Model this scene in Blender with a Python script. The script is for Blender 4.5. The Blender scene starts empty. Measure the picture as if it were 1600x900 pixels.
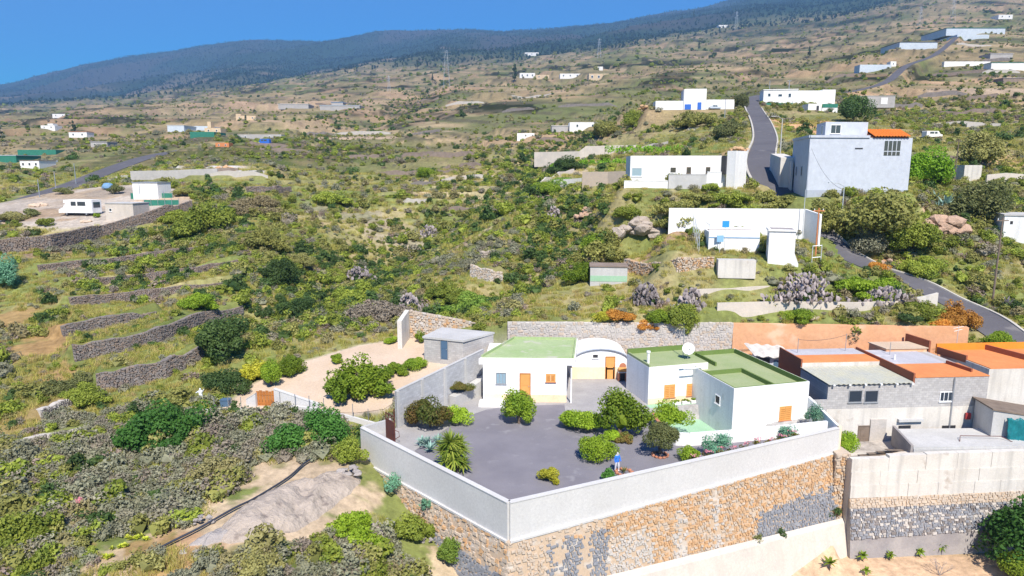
import bpy, bmesh, math, random
import numpy as np
from mathutils import Vector
random.seed(7); RNG = np.random.default_rng(11)
SC = bpy.context.scene
COL = SC.collection
# ------------------------------------------------------------------ camera
F = 1600*24/36.0; TH = math.radians(10.0); CH = 22.0     # focal length in photo pixels, pitch, eye height over the yard
cam_d = bpy.data.cameras.new('camera'); cam_d.sensor_width = 36; cam_d.lens = 24
cam_d.clip_start = 0.5; cam_d.clip_end = 40000
cam = bpy.data.objects.new('camera', cam_d); COL.objects.link(cam)
cam.location = (0, 0, CH); cam.rotation_euler = (math.pi/2 - TH, 0, 0)
SC.camera = cam
# ------------------------------------------------------------------ light
SUN_EL = math.radians(50); SH = Vector((.17, -.985, 0)).normalized()
SUN_DIR = Vector((SH.x*math.cos(SUN_EL), SH.y*math.cos(SUN_EL), math.sin(SUN_EL)))
w = bpy.data.worlds.new('World'); SC.world = w; w.use_nodes = True
nt = w.node_tree; nt.nodes.clear()
sky = nt.nodes.new('ShaderNodeTexSky'); sky.sky_type = 'NISHITA'; sky.sun_disc = False
sky.sun_elevation = SUN_EL; sky.sun_rotation = math.atan2(SH.x, SH.y)
sky.altitude = 500; sky.air_density = 1.0; sky.dust_density = 0.9; sky.ozone_density = 2.5
hs = nt.nodes.new('ShaderNodeHueSaturation'); hs.inputs['Saturation'].default_value = 2.6; hs.inputs['Hue'].default_value = .512; hs.inputs['Value'].default_value = .85
bg = nt.nodes.new('ShaderNodeBackground'); bg.inputs['Strength'].default_value = 0.12
wo = nt.nodes.new('ShaderNodeOutputWorld')
nt.links.new(sky.outputs[0], hs.inputs['Color']); nt.links.new(hs.outputs[0], bg.inputs['Color']); nt.links.new(bg.outputs[0], wo.inputs['Surface'])
sd = bpy.data.lights.new('sun', 'SUN'); sd.energy = 5.0; sd.angle = math.radians(.53); sd.color = (1, .94, .84)
so = bpy.data.objects.new('sun', sd); COL.objects.link(so); so.rotation_euler = SUN_DIR.to_track_quat('Z', 'Y').to_euler(); so.location = (0, 0, 300)
vs = SC.view_settings; vs.view_transform = 'Standard'; vs.look = 'None'; vs.gamma = 1; vs.exposure = 0.66; vs.use_curve_mapping = False
SC.cycles.max_bounces = 6; SC.cycles.transparent_max_bounces = 6; SC.cycles.volume_bounces = 0
# ------------------------------------------------------------------ pixel -> place
def slope(py): return math.tan(math.atan((450-py)/F) - TH)
def ux(px, py): return (px-800)/F/(math.cos(TH) + (450-py)/F*math.sin(TH))
def PY(px, py, Y):                      # the point of that pixel's ray at distance Y
    return Vector((ux(px, py)*Y, Y, CH + slope(py)*Y))
def G(px, py, z=0.0):                   # where that ray meets height z
    Y = (z-CH)/slope(py); return Vector((ux(px, py)*Y, Y, z))
# ------------------------------------------------------------------ noise
def _h(ix, iy, seed):
    n = (ix.astype(np.int64)*374761393 + iy.astype(np.int64)*668265263 + seed*1442695041) & 0x7fffffff
    n = ((n ^ (n >> 13))*1274126177) & 0x7fffffff
    return ((n ^ (n >> 16)) & 0xffff)/65535.0
def vnoise(x, y, seed=0):
    ix, iy = np.floor(x), np.floor(y); fx, fy = x-ix, y-iy
    fx = fx*fx*(3-2*fx); fy = fy*fy*(3-2*fy)
    a, b, c, d = _h(ix, iy, seed), _h(ix+1, iy, seed), _h(ix, iy+1, seed), _h(ix+1, iy+1, seed)
    return (a*(1-fx)+b*fx)*(1-fy) + (c*(1-fx)+d*fx)*fy - .5
def fbm(x, y, wl, seed=0, oct=3):
    r = 0; a = 1.0
    for k in range(oct): r = r + a*vnoise(x/wl+17.3*k, y/wl-9.1*k, seed+k*7); a *= .5; wl *= .47
    return r
def sstep(a, b, v):
    t = np.clip((v-a)/(b-a), 0, 1); return t*t*(3-2*t)
# ------------------------------------------------------------------ terrain control points (photo pixel, distance read from what stands there)
CP = []
def col(px, *pts):
    for py, Y in pts: CP.append(PY(px, py, Y))
col(-250, (900,36),(760,48),(600,66),(500,84),(400,112),(330,150),(260,260),(215,450),(185,1000),(165,2600),(150,5500))
col(0, (895,37),(760,48),(700,54),(600,65),(500,82),(400,108),(335,140),(290,185),(245,290),(215,430),(190,900),(165,2500),(144,6000))
col(120, (880,38),(780,46),(680,56),(600,66),(520,79),(440,98),(370,122),(325,140),(285,185),(240,300),(205,520),(180,1000),(158,2600),(113,6000))
col(250, (880,38),(780,46),(700,53),(640,60),(560,73),(500,84),(420,105),(345,134),(300,165),(250,240),(210,420),(180,800),(160,1900),(140,3500),(91,6200))
col(400, (880,38),(780,45),(700,52.5),(560,72),(500,83),(440,97),(380,118),(320,150),(270,195),(225,290),(190,550),(160,1000),(135,2000),(105,4500),(66,6400))
col(560, (760,48.5),(500,84),(450,98),(400,118),(350,145),(300,180),(260,235),(220,330),(180,560),(150,950),(118,2000),(85,4500),(58,6500))
col(700, (500,83),(450,95),(400,116),(350,140),(300,175),(250,235),(210,340),(170,560),(140,900),(115,1500),(95,2600),(75,4300),(49,6500))
col(800, (490,82),(430,98),(390,108),(340,125),(300,150),(260,200),(230,260),(200,350),(170,500),(140,800),(115,1300),(95,2200),(75,4000),(50,6500))
col(900, (495,79),(440,90),(400,99),(350,110),(300,135),(250,200),(215,270),(180,400),(150,620),(120,1000),(95,1700),(70,3500),(45,6300))
col(1000, (490,77.5),(440,88),(400,97),(350,108),(315,117),(292,124),(250,165),(215,225),(175,300),(150,430),(125,700),(100,1100),(70,2000),(50,3600),(34,6100))
col(1080, (490,77),(440,84),(400,91),(350,99),(300,107),(270,125),(215,200),(175,252),(150,380),(120,700),(90,1300),(60,2400),(21,6000))
col(1150, (490,76),(440,81.5),(400,87),(350,95),(310,104),(270,122),(215,185),(170,250),(140,420),(110,800),(80,1400),(40,2800),(9,5800))
col(1240, (490,76),(430,82),(400,86),(350,97),(310,100),(260,120),(215,170),(165,265),(130,480),(100,800),(60,1700),(30,2900),(-20,5600))
col(1350, (480,77.5),(425,84.5),(390,88),(330,96),(300,103),(260,125),(215,180),(165,290),(120,480),(80,900),(40,1800),(-45,5400))
col(1450, (470,80),(420,86),(370,92),(320,105),(270,125),(212,195),(165,300),(120,460),(70,680),(40,1300),(-10,2400),(-80,5200))
col(1560, (520,73),(470,79.5),(420,86),(360,95),(310,108),(260,130),(215,190),(170,280),(120,420),(70,680),(40,1200),(-10,2200),(-105,5000))
col(1750, (580,67),(500,77),(420,87),(340,102),(260,135),(200,220),(120,420),(60,800),(0,1700),(-140,4800))
for px, py in ((480,63),(520,62),(575,54),(605,50),(640,47),(760,50),(850,49),(930,42)): CP.append(PY(px, py, 6450))
for p in ((-12.4,66,1.6),(-6,72,3.4),(-16,60.5,.4),(-20,62,.5),(-16,70,1.9),(-11,50,-2.2),(-9,46.2,-3.4),(-6,42.6,-5.0),(-3,39,-7),
          (0,36,-9.5),(8,40.3,-12),(17,43.6,-12),(25,46.6,-10.4),(34,48,-9.3),(44,49,-9.3),(30,38,-10),(10,32,-13),(0,28,-8.2),(-10,32,-5.2),
          (-20,24,-4.5),(-45,22,-3),(-30,12,-6),(0,14,-10),(25,20,-11),(50,25,-11),(0,75.5,4.6),(8,76,4.6),(16,76,4.7),(26,76,4.9),(35,75,5.2),(43,72,5.6),
          (0,60,0),(8,50,0),(14,60,0),(20,58,0),(34,60,-2.2),(40,62,-2.2),(64,56,-2.4),(60,30,-9)):
    CP.append(Vector(p))
CPA = np.array([tuple(p) for p in CP])
def _tp(a0, w0, a1, w1):
    r2 = (a0[:, None]-a1[None])**2 + (w0[:, None]-w1[None])**2
    return .5*r2*np.log(r2+1e-9)
_ca, _cw, _ct = 2.2*CPA[:, 0]/CPA[:, 1], np.log(CPA[:, 1]), (CPA[:, 2]-CH)/CPA[:, 1]
_n = len(_ca)
_M = np.zeros((_n+3, _n+3)); _M[:_n, :_n] = _tp(_ca, _cw, _ca, _cw) + np.eye(_n)*4e-4
_P = np.stack([np.ones(_n), _ca, _cw], 1); _M[:_n, _n:] = _P; _M[_n:, :_n] = _P.T
_W = np.linalg.solve(_M, np.concatenate([_ct, np.zeros(3)]))
def rbf(x, y):
    out = np.empty(len(x))
    for i in range(0, len(x), 20000):
        a = 2.2*x[i:i+20000]/y[i:i+20000]; wv = np.log(y[i:i+20000])
        out[i:i+20000] = _tp(a, wv, _ca, _cw)@_W[:_n] + _W[_n] + _W[_n+1]*a + _W[_n+2]*wv
    return CH + out*y
# flat places and roads cut into the slope ------------------------------------------------
PADS = []      # (polygon [(x, y)], height or plane (z0, gx, gy), blend width)
ROADS = []     # (points Nx3, half width, blend)
GULLY = []     # ravines: (line, depth, width)
STEPS = []     # terrace walls: (line [(x, y, z)], height, run behind it)
def seg_d(x, y, A, B):
    dx, dy = B[0]-A[0], B[1]-A[1]; L = dx*dx+dy*dy+1e-9
    t = np.clip(((x-A[0])*dx+(y-A[1])*dy)/L, 0, 1)
    return np.hypot(x-A[0]-t*dx, y-A[1]-t*dy), t
def poly_sd(x, y, poly):               # signed distance, negative inside
    d = np.full(x.shape, 1e9); ins = np.zeros(x.shape, bool); n = len(poly)
    for i in range(n):
        A, B = poly[i], poly[(i+1) % n]
        d = np.minimum(d, seg_d(x, y, A, B)[0])
        c = ((A[1] > y) != (B[1] > y)) & (x < (B[0]-A[0])*(y-A[1])/((B[1]-A[1]) or 1e-9)+A[0])
        ins ^= c
    return np.where(ins, -d, d)
def ground(x, y, detail=True):
    x = np.atleast_1d(np.asarray(x, float)); y = np.atleast_1d(np.asarray(y, float))
    z = rbf(x, y)
    if detail:
        near = 1-sstep(120, 400, y); mid = sstep(90, 300, y)*(1-sstep(2500, 5000, y)); far = sstep(1500, 3500, y)
        z = z + fbm(x, y, 9, 1, 4)*.8*near*sstep(20, 60, y)*(.35+.65*sstep(60,110,y)) + fbm(x, y, 26, 3, 3)*2.6*sstep(75, 130, y)*(1-sstep(300, 500, y))
        for pts, dp, wd in GULLY:
            b_ = np.full(x.shape, 1e9)
            for A, B in zip(pts[:-1], pts[1:]): b_ = np.minimum(b_, seg_d(x, y, A, B)[0])
            z = z - dp*np.exp(-(b_/wd)**2)*(1+.6*fbm(x, y, 12, 77, 2))
        z = z + fbm(x, y, 90, 5, 4)*mid*np.clip(y*.016, 0, 14)
        rg = 1-np.abs(2*fbm(x*1.0, y*.55, 900, 9, 4))
        z = z + far*(rg-.6)*np.clip(y*.022, 0, 130)*(1-.75*sstep(5200, 6400, y))
        # cultivation terraces on the middle slopes
        st = np.where(y < 300, 1.9, 3.6)*np.clip(y/400, .7, 3.0)
        q = z/st; fr = q-np.floor(q); tz = st*(np.floor(q)+sstep(.62, .95, fr))
        mk = sstep(-.22, .0, fbm(x, y, 160, 31, 2))*sstep(105, 200, y)*(1-sstep(1500, 2600, y))
        z = z*(1-mk) + tz*mk
    for pts, h, run in STEPS:
        best = np.full(x.shape, 1e9); sg = np.zeros(x.shape); en = np.zeros(x.shape); n = len(pts)-1
        for i, (A, B) in enumerate(zip(pts[:-1], pts[1:])):
            dx, dy = B[0]-A[0], B[1]-A[1]; L = math.hypot(dx, dy); nx, ny = -dy/L, dx/L
            d, t = seg_d(x, y, A, B); m = d < best
            tt = ((x-A[0])*dx+(y-A[1])*dy)/L
            e = np.ones(x.shape)
            if i == 0: e = e*sstep(-1.2, 0, tt)
            if i == n-1: e = e*sstep(1.2, 0, tt-L) if False else e*(1-sstep(0, 1.2, tt-L))
            best = np.where(m, d, best); sg = np.where(m, (x-A[0])*nx+(y-A[1])*ny, sg); en = np.where(m, e, en)
        z = z + h*en*sstep(.05, .5, sg)*(1-np.clip(sg/run, 0, 1))
    for pts, hw, bl in ROADS:
        best = np.full(x.shape, 1e9); zz = np.zeros(x.shape)
        for A, B in zip(pts[:-1], pts[1:]):
            d, t = seg_d(x, y, A, B); m = d < best
            best = np.where(m, d, best); zz = np.where(m, A[2]+(B[2]-A[2])*t, zz)
        k = sstep(hw+.4, hw+bl, best); z = z*k + (zz-.12)*(1-k)
    for poly, h, bl in PADS:
        m = (x > min(p[0] for p in poly)-bl) & (x < max(p[0] for p in poly)+bl) & (y > min(p[1] for p in poly)-bl) & (y < max(p[1] for p in poly)+bl)
        if not m.any(): continue
        xs, ys = x[m], y[m]
        k = sstep(0, bl, poly_sd(xs, ys, poly))
        hh = h if not isinstance(h, tuple) else h[0]+h[1]*xs+h[2]*ys
        z[m] = z[m]*k + hh*(1-k)
    return z
def gz(x, y): return float(ground(x, y)[0])
def hit(px, py, near=24, far=9000):     # ground point under a photo pixel
    u, s = ux(px, py), slope(py)
    Y = np.exp(np.linspace(math.log(near), math.log(far), 900))
    d = ground(u*Y, Y) - (CH+s*Y)
    i = int(np.argmax(d > 0)) if (d > 0).any() else len(Y)-1
    a, b = Y[max(i-1, 0)], Y[i]
    Ys = np.linspace(a, b, 24); d = ground(u*Ys, Ys) - (CH+s*Ys)
    j = int(np.argmax(d > 0)) if (d > 0).any() else 23
    return Vector((u*Ys[j], Ys[j], float(CH+s*Ys[j])))
# ------------------------------------------------------------------ materials
def lin(r, g, b):
    f = lambda c: ((c/255+.055)/1.055)**2.4 if c > 10 else c/255/12.92
    return (f(r), f(g), f(b))
MATS = {}
def _new(name):
    m = bpy.data.materials.new(name); m.use_nodes = True
    nt = m.node_tree; nt.nodes.clear()
    o = nt.nodes.new('ShaderNodeOutputMaterial'); b = nt.nodes.new('ShaderNodeBsdfPrincipled')
    nt.links.new(b.outputs[0], o.inputs['Surface']); MATS[name] = m
    return m, nt, b
def N(nt, t, **kw):
    n = nt.nodes.new(t)
    for k, v in kw.items():
        if k in n.inputs: n.inputs[k].default_value = v
        else: setattr(n, k, v)
    return n
def mixc(nt, fac, a, b, mode='MIX'):
    n = nt.nodes.new('ShaderNodeMix'); n.data_type = 'RGBA'; n.blend_type = mode
    for s, v in ((n.inputs[0], fac), (n.inputs[6], a), (n.inputs[7], b)):
        if hasattr(v, 'is_output') or isinstance(v, bpy.types.NodeSocket): nt.links.new(v, s)
        elif isinstance(v, (int, float)): s.default_value = v
        else: s.default_value = (*v, 1)[:4]
    return n.outputs[2]
def ramp(nt, sock, a, b):
    r = nt.nodes.new('ShaderNodeMapRange'); nt.links.new(sock, r.inputs[0]); r.inputs[1].default_value = a; r.inputs[2].default_value = b
    return r.outputs[0]
def surf(name, c1, c2, scale=1.0, rough=.85, bump=.3, fine=14.0, spots=None, metal=0, blocks=None, streak=0):
    """painted, plastered, stony or earthy surface: two colours in large and fine noise, stains, block joints, run marks"""
    m, nt, b = _new(name); b.inputs['Roughness'].default_value = rough; b.inputs['Metallic'].default_value = metal
    b.inputs['Specular IOR Level'].default_value = .25
    tc = N(nt, 'ShaderNodeTexCoord'); ge = N(nt, 'ShaderNodeNewGeometry')
    pos = ge.outputs['Position']
    n1 = N(nt, 'ShaderNodeTexNoise', Scale=scale, Detail=5.0, Roughness=.6); nt.links.new(pos, n1.inputs['Vector'])
    n2 = N(nt, 'ShaderNodeTexNoise', Scale=scale*fine, Detail=4.0, Roughness=.7); nt.links.new(pos, n2.inputs['Vector'])
    c = mixc(nt, ramp(nt, n1.outputs['Fac'], .35, .65), c1, c2)
    g = ramp(nt, n2.outputs['Fac'], .2, .8)
    gm = N(nt, 'ShaderNodeMapRange'); nt.links.new(g, gm.inputs[0]); gm.inputs[3].default_value = .84; gm.inputs[4].default_value = 1.14
    vm = N(nt, 'ShaderNodeVectorMath', operation='SCALE'); nt.links.new(c, vm.inputs[0]); nt.links.new(gm.outputs[0], vm.inputs['Scale'])
    c = vm.outputs[0]
    if spots:
        n3 = N(nt, 'ShaderNodeTexNoise', Scale=scale*spots[1], Detail=3.0); nt.links.new(pos, n3.inputs['Vector'])
        c = mixc(nt, ramp(nt, n3.outputs['Fac'], spots[2], spots[2]+.1), c, spots[0])
    if streak:
        mp = N(nt, 'ShaderNodeMapping'); mp.inputs['Scale'].default_value = (1.6, 1.6, .12); nt.links.new(pos, mp.inputs['Vector'])
        n4 = N(nt, 'ShaderNodeTexNoise', Scale=1.0, Detail=4.0); nt.links.new(mp.outputs[0], n4.inputs['Vector'])
        c = mixc(nt, ramp(nt, n4.outputs['Fac'], .5, .8), c, tuple(k*(1-streak) for k in c1))
    h = n2.outputs['Fac']
    if blocks:                                  # (angle of the wall, block length, block height, joint colour, joint width)
        ang, bl, bh, jc, jw = blocks
        sx = N(nt, 'ShaderNodeSeparateXYZ'); nt.links.new(pos, sx.inputs[0])
        a1 = N(nt, 'ShaderNodeMath', operation='MULTIPLY'); a1.inputs[1].default_value = math.cos(ang); nt.links.new(sx.outputs[0], a1.inputs[0])
        a2 = N(nt, 'ShaderNodeMath', operation='MULTIPLY_ADD'); a2.inputs[1].default_value = math.sin(ang); nt.links.new(sx.outputs[1], a2.inputs[0]); nt.links.new(a1.outputs[0], a2.inputs[2])
        cx = N(nt, 'ShaderNodeCombineXYZ'); nt.links.new(a2.outputs[0], cx.inputs[0]); nt.links.new(sx.outputs[2], cx.inputs[1])
        br = N(nt, 'ShaderNodeTexBrick'); nt.links.new(cx.outputs[0], br.inputs['Vector'])
        br.inputs['Scale'].default_value = 1; br.inputs['Brick Width'].default_value = bl; br.inputs['Row Height'].default_value = bh; br.inputs['Mortar Size'].default_value = jw
        br.inputs['Color1'].default_value = (1, 1, 1, 1); br.inputs['Color2'].default_value = (.82, .82, .82, 1)
        br.inputs['Mortar'].default_value = (*[j/max(k, .01) for j, k in zip(jc, c1)], 1)
        c = mixc(nt, 1.0, c, br.outputs['Color'], 'MULTIPLY')
    nt.links.new(c, b.inputs['Base Color'])
    if bump:
        bp = N(nt, 'ShaderNodeBump', Strength=bump, Distance=.03 if bump < .9 else .2); nt.links.new(h, bp.inputs['Height']); nt.links.new(bp.outputs[0], b.inputs['Normal'])
    return m
def plain(name, c, rough=.5, metal=0, spec=.5):
    m, nt, b = _new(name); b.inputs['Base Color'].default_value = (*c, 1); b.inputs['Roughness'].default_value = rough
    b.inputs['Metallic'].default_value = metal; b.inputs['Specular IOR Level'].default_value = spec
    return m
def leafm(name, c1, c2, dry=None, trans=.25, gain=1.75):
    """foliage: colour differs from leaf to leaf (attribute) and from plant to plant"""
    c1, c2 = [tuple(min(.7, k*gain) for k in c_) for c_ in (c1, c2)]; dry = tuple(k*1.45 for k in dry) if dry else None; trans += .18
    m, nt, b = _new(name); b.inputs['Roughness'].default_value = .6; b.inputs['Specular IOR Level'].default_value = .25
    at = N(nt, 'ShaderNodeAttribute', attribute_name='tint'); oi = N(nt, 'ShaderNodeObjectInfo')
    c = mixc(nt, at.outputs['Fac'], c1, c2)
    g = N(nt, 'ShaderNodeMapRange'); nt.links.new(oi.outputs['Random'], g.inputs[0]); g.inputs[3].default_value = .72; g.inputs[4].default_value = 1.3
    vm = N(nt, 'ShaderNodeVectorMath', operation='SCALE'); nt.links.new(c, vm.inputs[0]); nt.links.new(g.outputs[0], vm.inputs['Scale']); c = vm.outputs[0]
    if dry:
        c = mixc(nt, ramp(nt, oi.outputs['Random'], .55, 1.0), c, dry)
    nt.links.new(c, b.inputs['Base Color'])
    tr = N(nt, 'ShaderNodeBsdfTranslucent'); nt.links.new(c, tr.inputs['Color'])
    ms = N(nt, 'ShaderNodeMixShader'); ms.inputs[0].default_value = trans
    nt.links.new(b.outputs[0], ms.inputs[1]); nt.links.new(tr.outputs[0], ms.inputs[2])
    nt.links.new(ms.outputs[0], nt.nodes['Material Output'].inputs['Surface'])
    return m
surf('white', (.80,.79,.77), (.75,.735,.705), .35, .8, .15, 20, spots=((.62,.59,.54), 2.0, .66), streak=.2)
surf('white_old', (.62,.585,.53), (.56,.52,.46), .5, .9, .3, 16, spots=((.42,.36,.30), 1.7, .66), streak=.35)
surf('cream', (.78,.58,.38), (.80,.64,.46), .4, .8, .15)
surf('concrete', (.50,.49,.47), (.43,.42,.40), .4, .9, .25, 18, streak=.18)
surf('concrete_pale', (.58,.565,.545), (.53,.515,.495), .3, .9, .25, 22, streak=.07)
surf('concrete_warm', (.60,.53,.45), (.50,.45,.39), .45, .9, .35, 14, streak=.2)
surf('concrete_dark', (.24,.22,.22), (.34,.31,.29), .5, .9, .4, 12)
surf('blocks', (.47,.45,.43), (.42,.40,.385), .4, .92, .3, 14, blocks=(.07,.42,.21,(.33,.31,.30),.012))
surf('blocks_garden', (.50,.50,.50), (.45,.45,.46), .4, .92, .3, 14, blocks=(.80,.42,.21,(.40,.39,.39),.012))
surf('blocks_shed', (.50,.48,.45), (.42,.40,.38), .5, .92, .35, 14, blocks=(.2,.42,.21,(.36,.34,.32),.012))
surf('roof_green', (.27,.33,.15), (.32,.36,.19), .5, .8, .2, 12)
surf('roof_green_pale', (.36,.43,.23), (.30,.40,.18), .4, .85, .2, 9, spots=((.44,.44,.33), 1.5, .6))
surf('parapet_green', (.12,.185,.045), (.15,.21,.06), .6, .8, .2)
surf('green_paint', (.28,.46,.30), (.33,.50,.35), .6, .7, .1)
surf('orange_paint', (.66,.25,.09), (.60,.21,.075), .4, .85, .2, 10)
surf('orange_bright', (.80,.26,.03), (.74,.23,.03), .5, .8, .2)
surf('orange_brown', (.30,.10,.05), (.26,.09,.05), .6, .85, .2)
surf('orange_wall', (.66,.36,.20), (.61,.32,.165), .35, .92, .3, 9, spots=((.70,.45,.29), 1.2, .58))
surf('roof_grey', (.45,.44,.46), (.40,.39,.41), .5, .85, .2, 10, spots=((.52,.50,.50), 1.3, .6))
surf('sheet_plastic', (.50,.48,.36), (.44,.44,.38), .6, .4, .1, 6)
surf('grey_blue', (.50,.53,.58), (.47,.50,.55), .15, .85, .1, 10, streak=.06)
surf('grey_blue_dark', (.38,.41,.46), (.36,.39,.44), .2, .85, .1)
surf('tile_orange', (.72,.22,.035), (.60,.17,.03), 1.6, .8, .3)
surf('gravel', (.180,.170,.190), (.215,.203,.222), .35, .95, .8, 45, spots=((.245,.235,.25), 2.2, .6))
surf('paving', (.36,.345,.335), (.30,.285,.28), .5, .9, .3, 10)
surf('asphalt', (.115,.110,.118), (.095,.090,.098), .12, .9, .3, 40, spots=((.16,.15,.15), 3, .62))
surf('kerb', (.50,.47,.41), (.40,.37,.32), .7, .9, .3)
surf('sand', (.56,.44,.33), (.50,.38,.27), .3, .95, .5, 18)
surf('sand_orange', (.56,.36,.20), (.50,.31,.17), .5, .95, .5, 14)
surf('mortar', (.50,.365,.245), (.47,.37,.275), .7, .95, .7, 9, spots=((.52,.47,.41), 1.1, .58))
surf('stone_orange', (.52,.31,.155), (.46,.315,.19), 1.3, .9, .6, 6)
surf('stone_pale', (.50,.405,.31), (.44,.365,.29), 1.3, .9, .6, 6)
surf('stone_blue', (.20,.21,.235), (.27,.27,.28), 1.5, .9, .6, 6)
surf('stone_dark', (.17,.15,.14), (.235,.205,.185), .9, .95, .7, 6)
surf('stone_brown', (.205,.16,.13), (.27,.21,.17), .9, .95, .7, 6)
surf('stone_grey', (.43,.40,.36), (.50,.45,.40), .9, .95, .7, 6)
surf('rock', (.44,.37,.305), (.36,.30,.245), .5, .95, 1.0, 6, spots=((.22,.18,.155), 2, .62))
surf('rock_pink', (.50,.33,.23), (.42,.29,.21), .5, .95, 1.0, 6, spots=((.20,.16,.14), 2, .62))
surf('rock_grey', (.40,.36,.33), (.30,.27,.25), .5, .95, 1.0, 6)
surf('wood_orange', (.46,.18,.045), (.38,.14,.035), 1.5, .6, .2)
surf('wood_pale', (.70,.35,.11), (.66,.31,.09), 1.5, .6, .1)
surf('wood_old', (.16,.12,.09), (.22,.17,.13), 1.5, .8, .3)
surf('bark', (.20,.15,.11), (.14,.105,.08), 3, .95, .6, 5)
surf('dead_wood', (.36,.31,.28), (.25,.21,.19), 3, .95, .6, 5)
surf('terracotta', (.45,.20,.12), (.40,.17,.10), 2, .8, .2)
surf('rust', (.10,.035,.028), (.13,.045,.032), 1.5, .6, .2)
surf('tarp_teal', (.01,.13,.15), (.012,.17,.19), 1.5, .45, .4, 4)
surf('net_green', (.03,.16,.11), (.04,.20,.14), 1.5, .8, .2)
surf('far_white', (.78,.76,.73), (.70,.68,.65), .2, .85, .1, 6)
surf('far_cream', (.62,.48,.32), (.58,.44,.28), .2, .85, .1, 6)
surf('far_grey', (.42,.40,.38), (.36,.34,.32), .2, .9, .1, 6)
surf('plastic_sheet', (.55,.60,.64), (.48,.53,.58), .3, .5, .1, 6)
surf('skin', (.50,.33,.25), (.48,.31,.23), 3, .6, 0)
plain('white_paint', (.80,.79,.77), .5); plain('metal_grey', (.42,.43,.45), .45, .6); plain('metal_blue', (.16,.30,.47), .5)
plain('metal_pale', (.62,.65,.68), .4, .4); plain('dark', (.03,.03,.035), .6); plain('glass', (.035,.045,.06), .08, 0, .8)
plain('glass_pale', (.25,.36,.42), .1, 0, .8); plain('door_blue', (.07,.13,.21), .5); plain('blue_paint', (.03,.13,.50), .5); plain('blue_pale', (.22,.42,.60), .5)
plain('red_paint', (.35,.03,.03), .5); plain('orange_metal', (.55,.20,.07), .6); plain('black_rubber', (.022,.024,.03), .55)
plain('sign_blue', (.03,.28,.75), .4); plain('pot_white', (.75,.74,.72), .6); plain('pink_flower', (.70,.14,.25), .6); plain('pipe_dark', (.03,.035,.05), .5)
plain('cloth_blue', (.03,.16,.62), .8); plain('cloth_white', (.74,.74,.76), .8); plain('hair', (.5,.48,.46), .8)
leafm('leaf_green', (.085,.145,.012), (.19,.25,.022)); leafm('leaf_bright', (.13,.21,.012), (.26,.34,.03)); leafm('leaf_yellow', (.20,.20,.012), (.33,.31,.04))
leafm('leaf_dark', (.030,.062,.018), (.075,.115,.03)); leafm('leaf_deep', (.028,.085,.016), (.07,.160,.028)); leafm('leaf_olive', (.085,.10,.035), (.16,.165,.06))
leafm('leaf_grey', (.12,.125,.075), (.215,.21,.14), (.19,.155,.12), .1); leafm('leaf_scrub', (.12,.13,.035), (.235,.225,.06), (.20,.165,.09), .15)
leafm('leaf_moss', (.10,.135,.02), (.21,.235,.035), None, .2); leafm('leaf_brown', (.20,.14,.09), (.30,.22,.15), None, .1); leafm('leaf_rust', (.30,.13,.02), (.42,.21,.04), None, .2)
leafm('leaf_red', (.065,.105,.016), (.15,.085,.028), None, .2); leafm('leaf_agave', (.10,.17,.14), (.19,.27,.23), None, .1); leafm('leaf_blue', (.07,.16,.10), (.13,.26,.16), None, .15)
leafm('leaf_palm', (.09,.14,.015), (.22,.25,.04), None, .2); leafm('cactus_grey', (.17,.145,.14), (.29,.25,.24), None, .05); leafm('grass', (.19,.21,.035), (.36,.31,.09), (.36,.27,.12), .2)
leafm('grass_green', (.10,.18,.025), (.20,.27,.045), None, .2); leafm('leaf_pine', (.018,.034,.016), (.04,.06,.025), None, .1); leafm('leaf_vine', (.12,.24,.012), (.22,.36,.03), None, .25)
leafm('leaf_succulent', (.22,.27,.02), (.40,.42,.06), None, .15); leafm('leaf_dead', (.13,.095,.075), (.21,.165,.135), None, .05)
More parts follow.
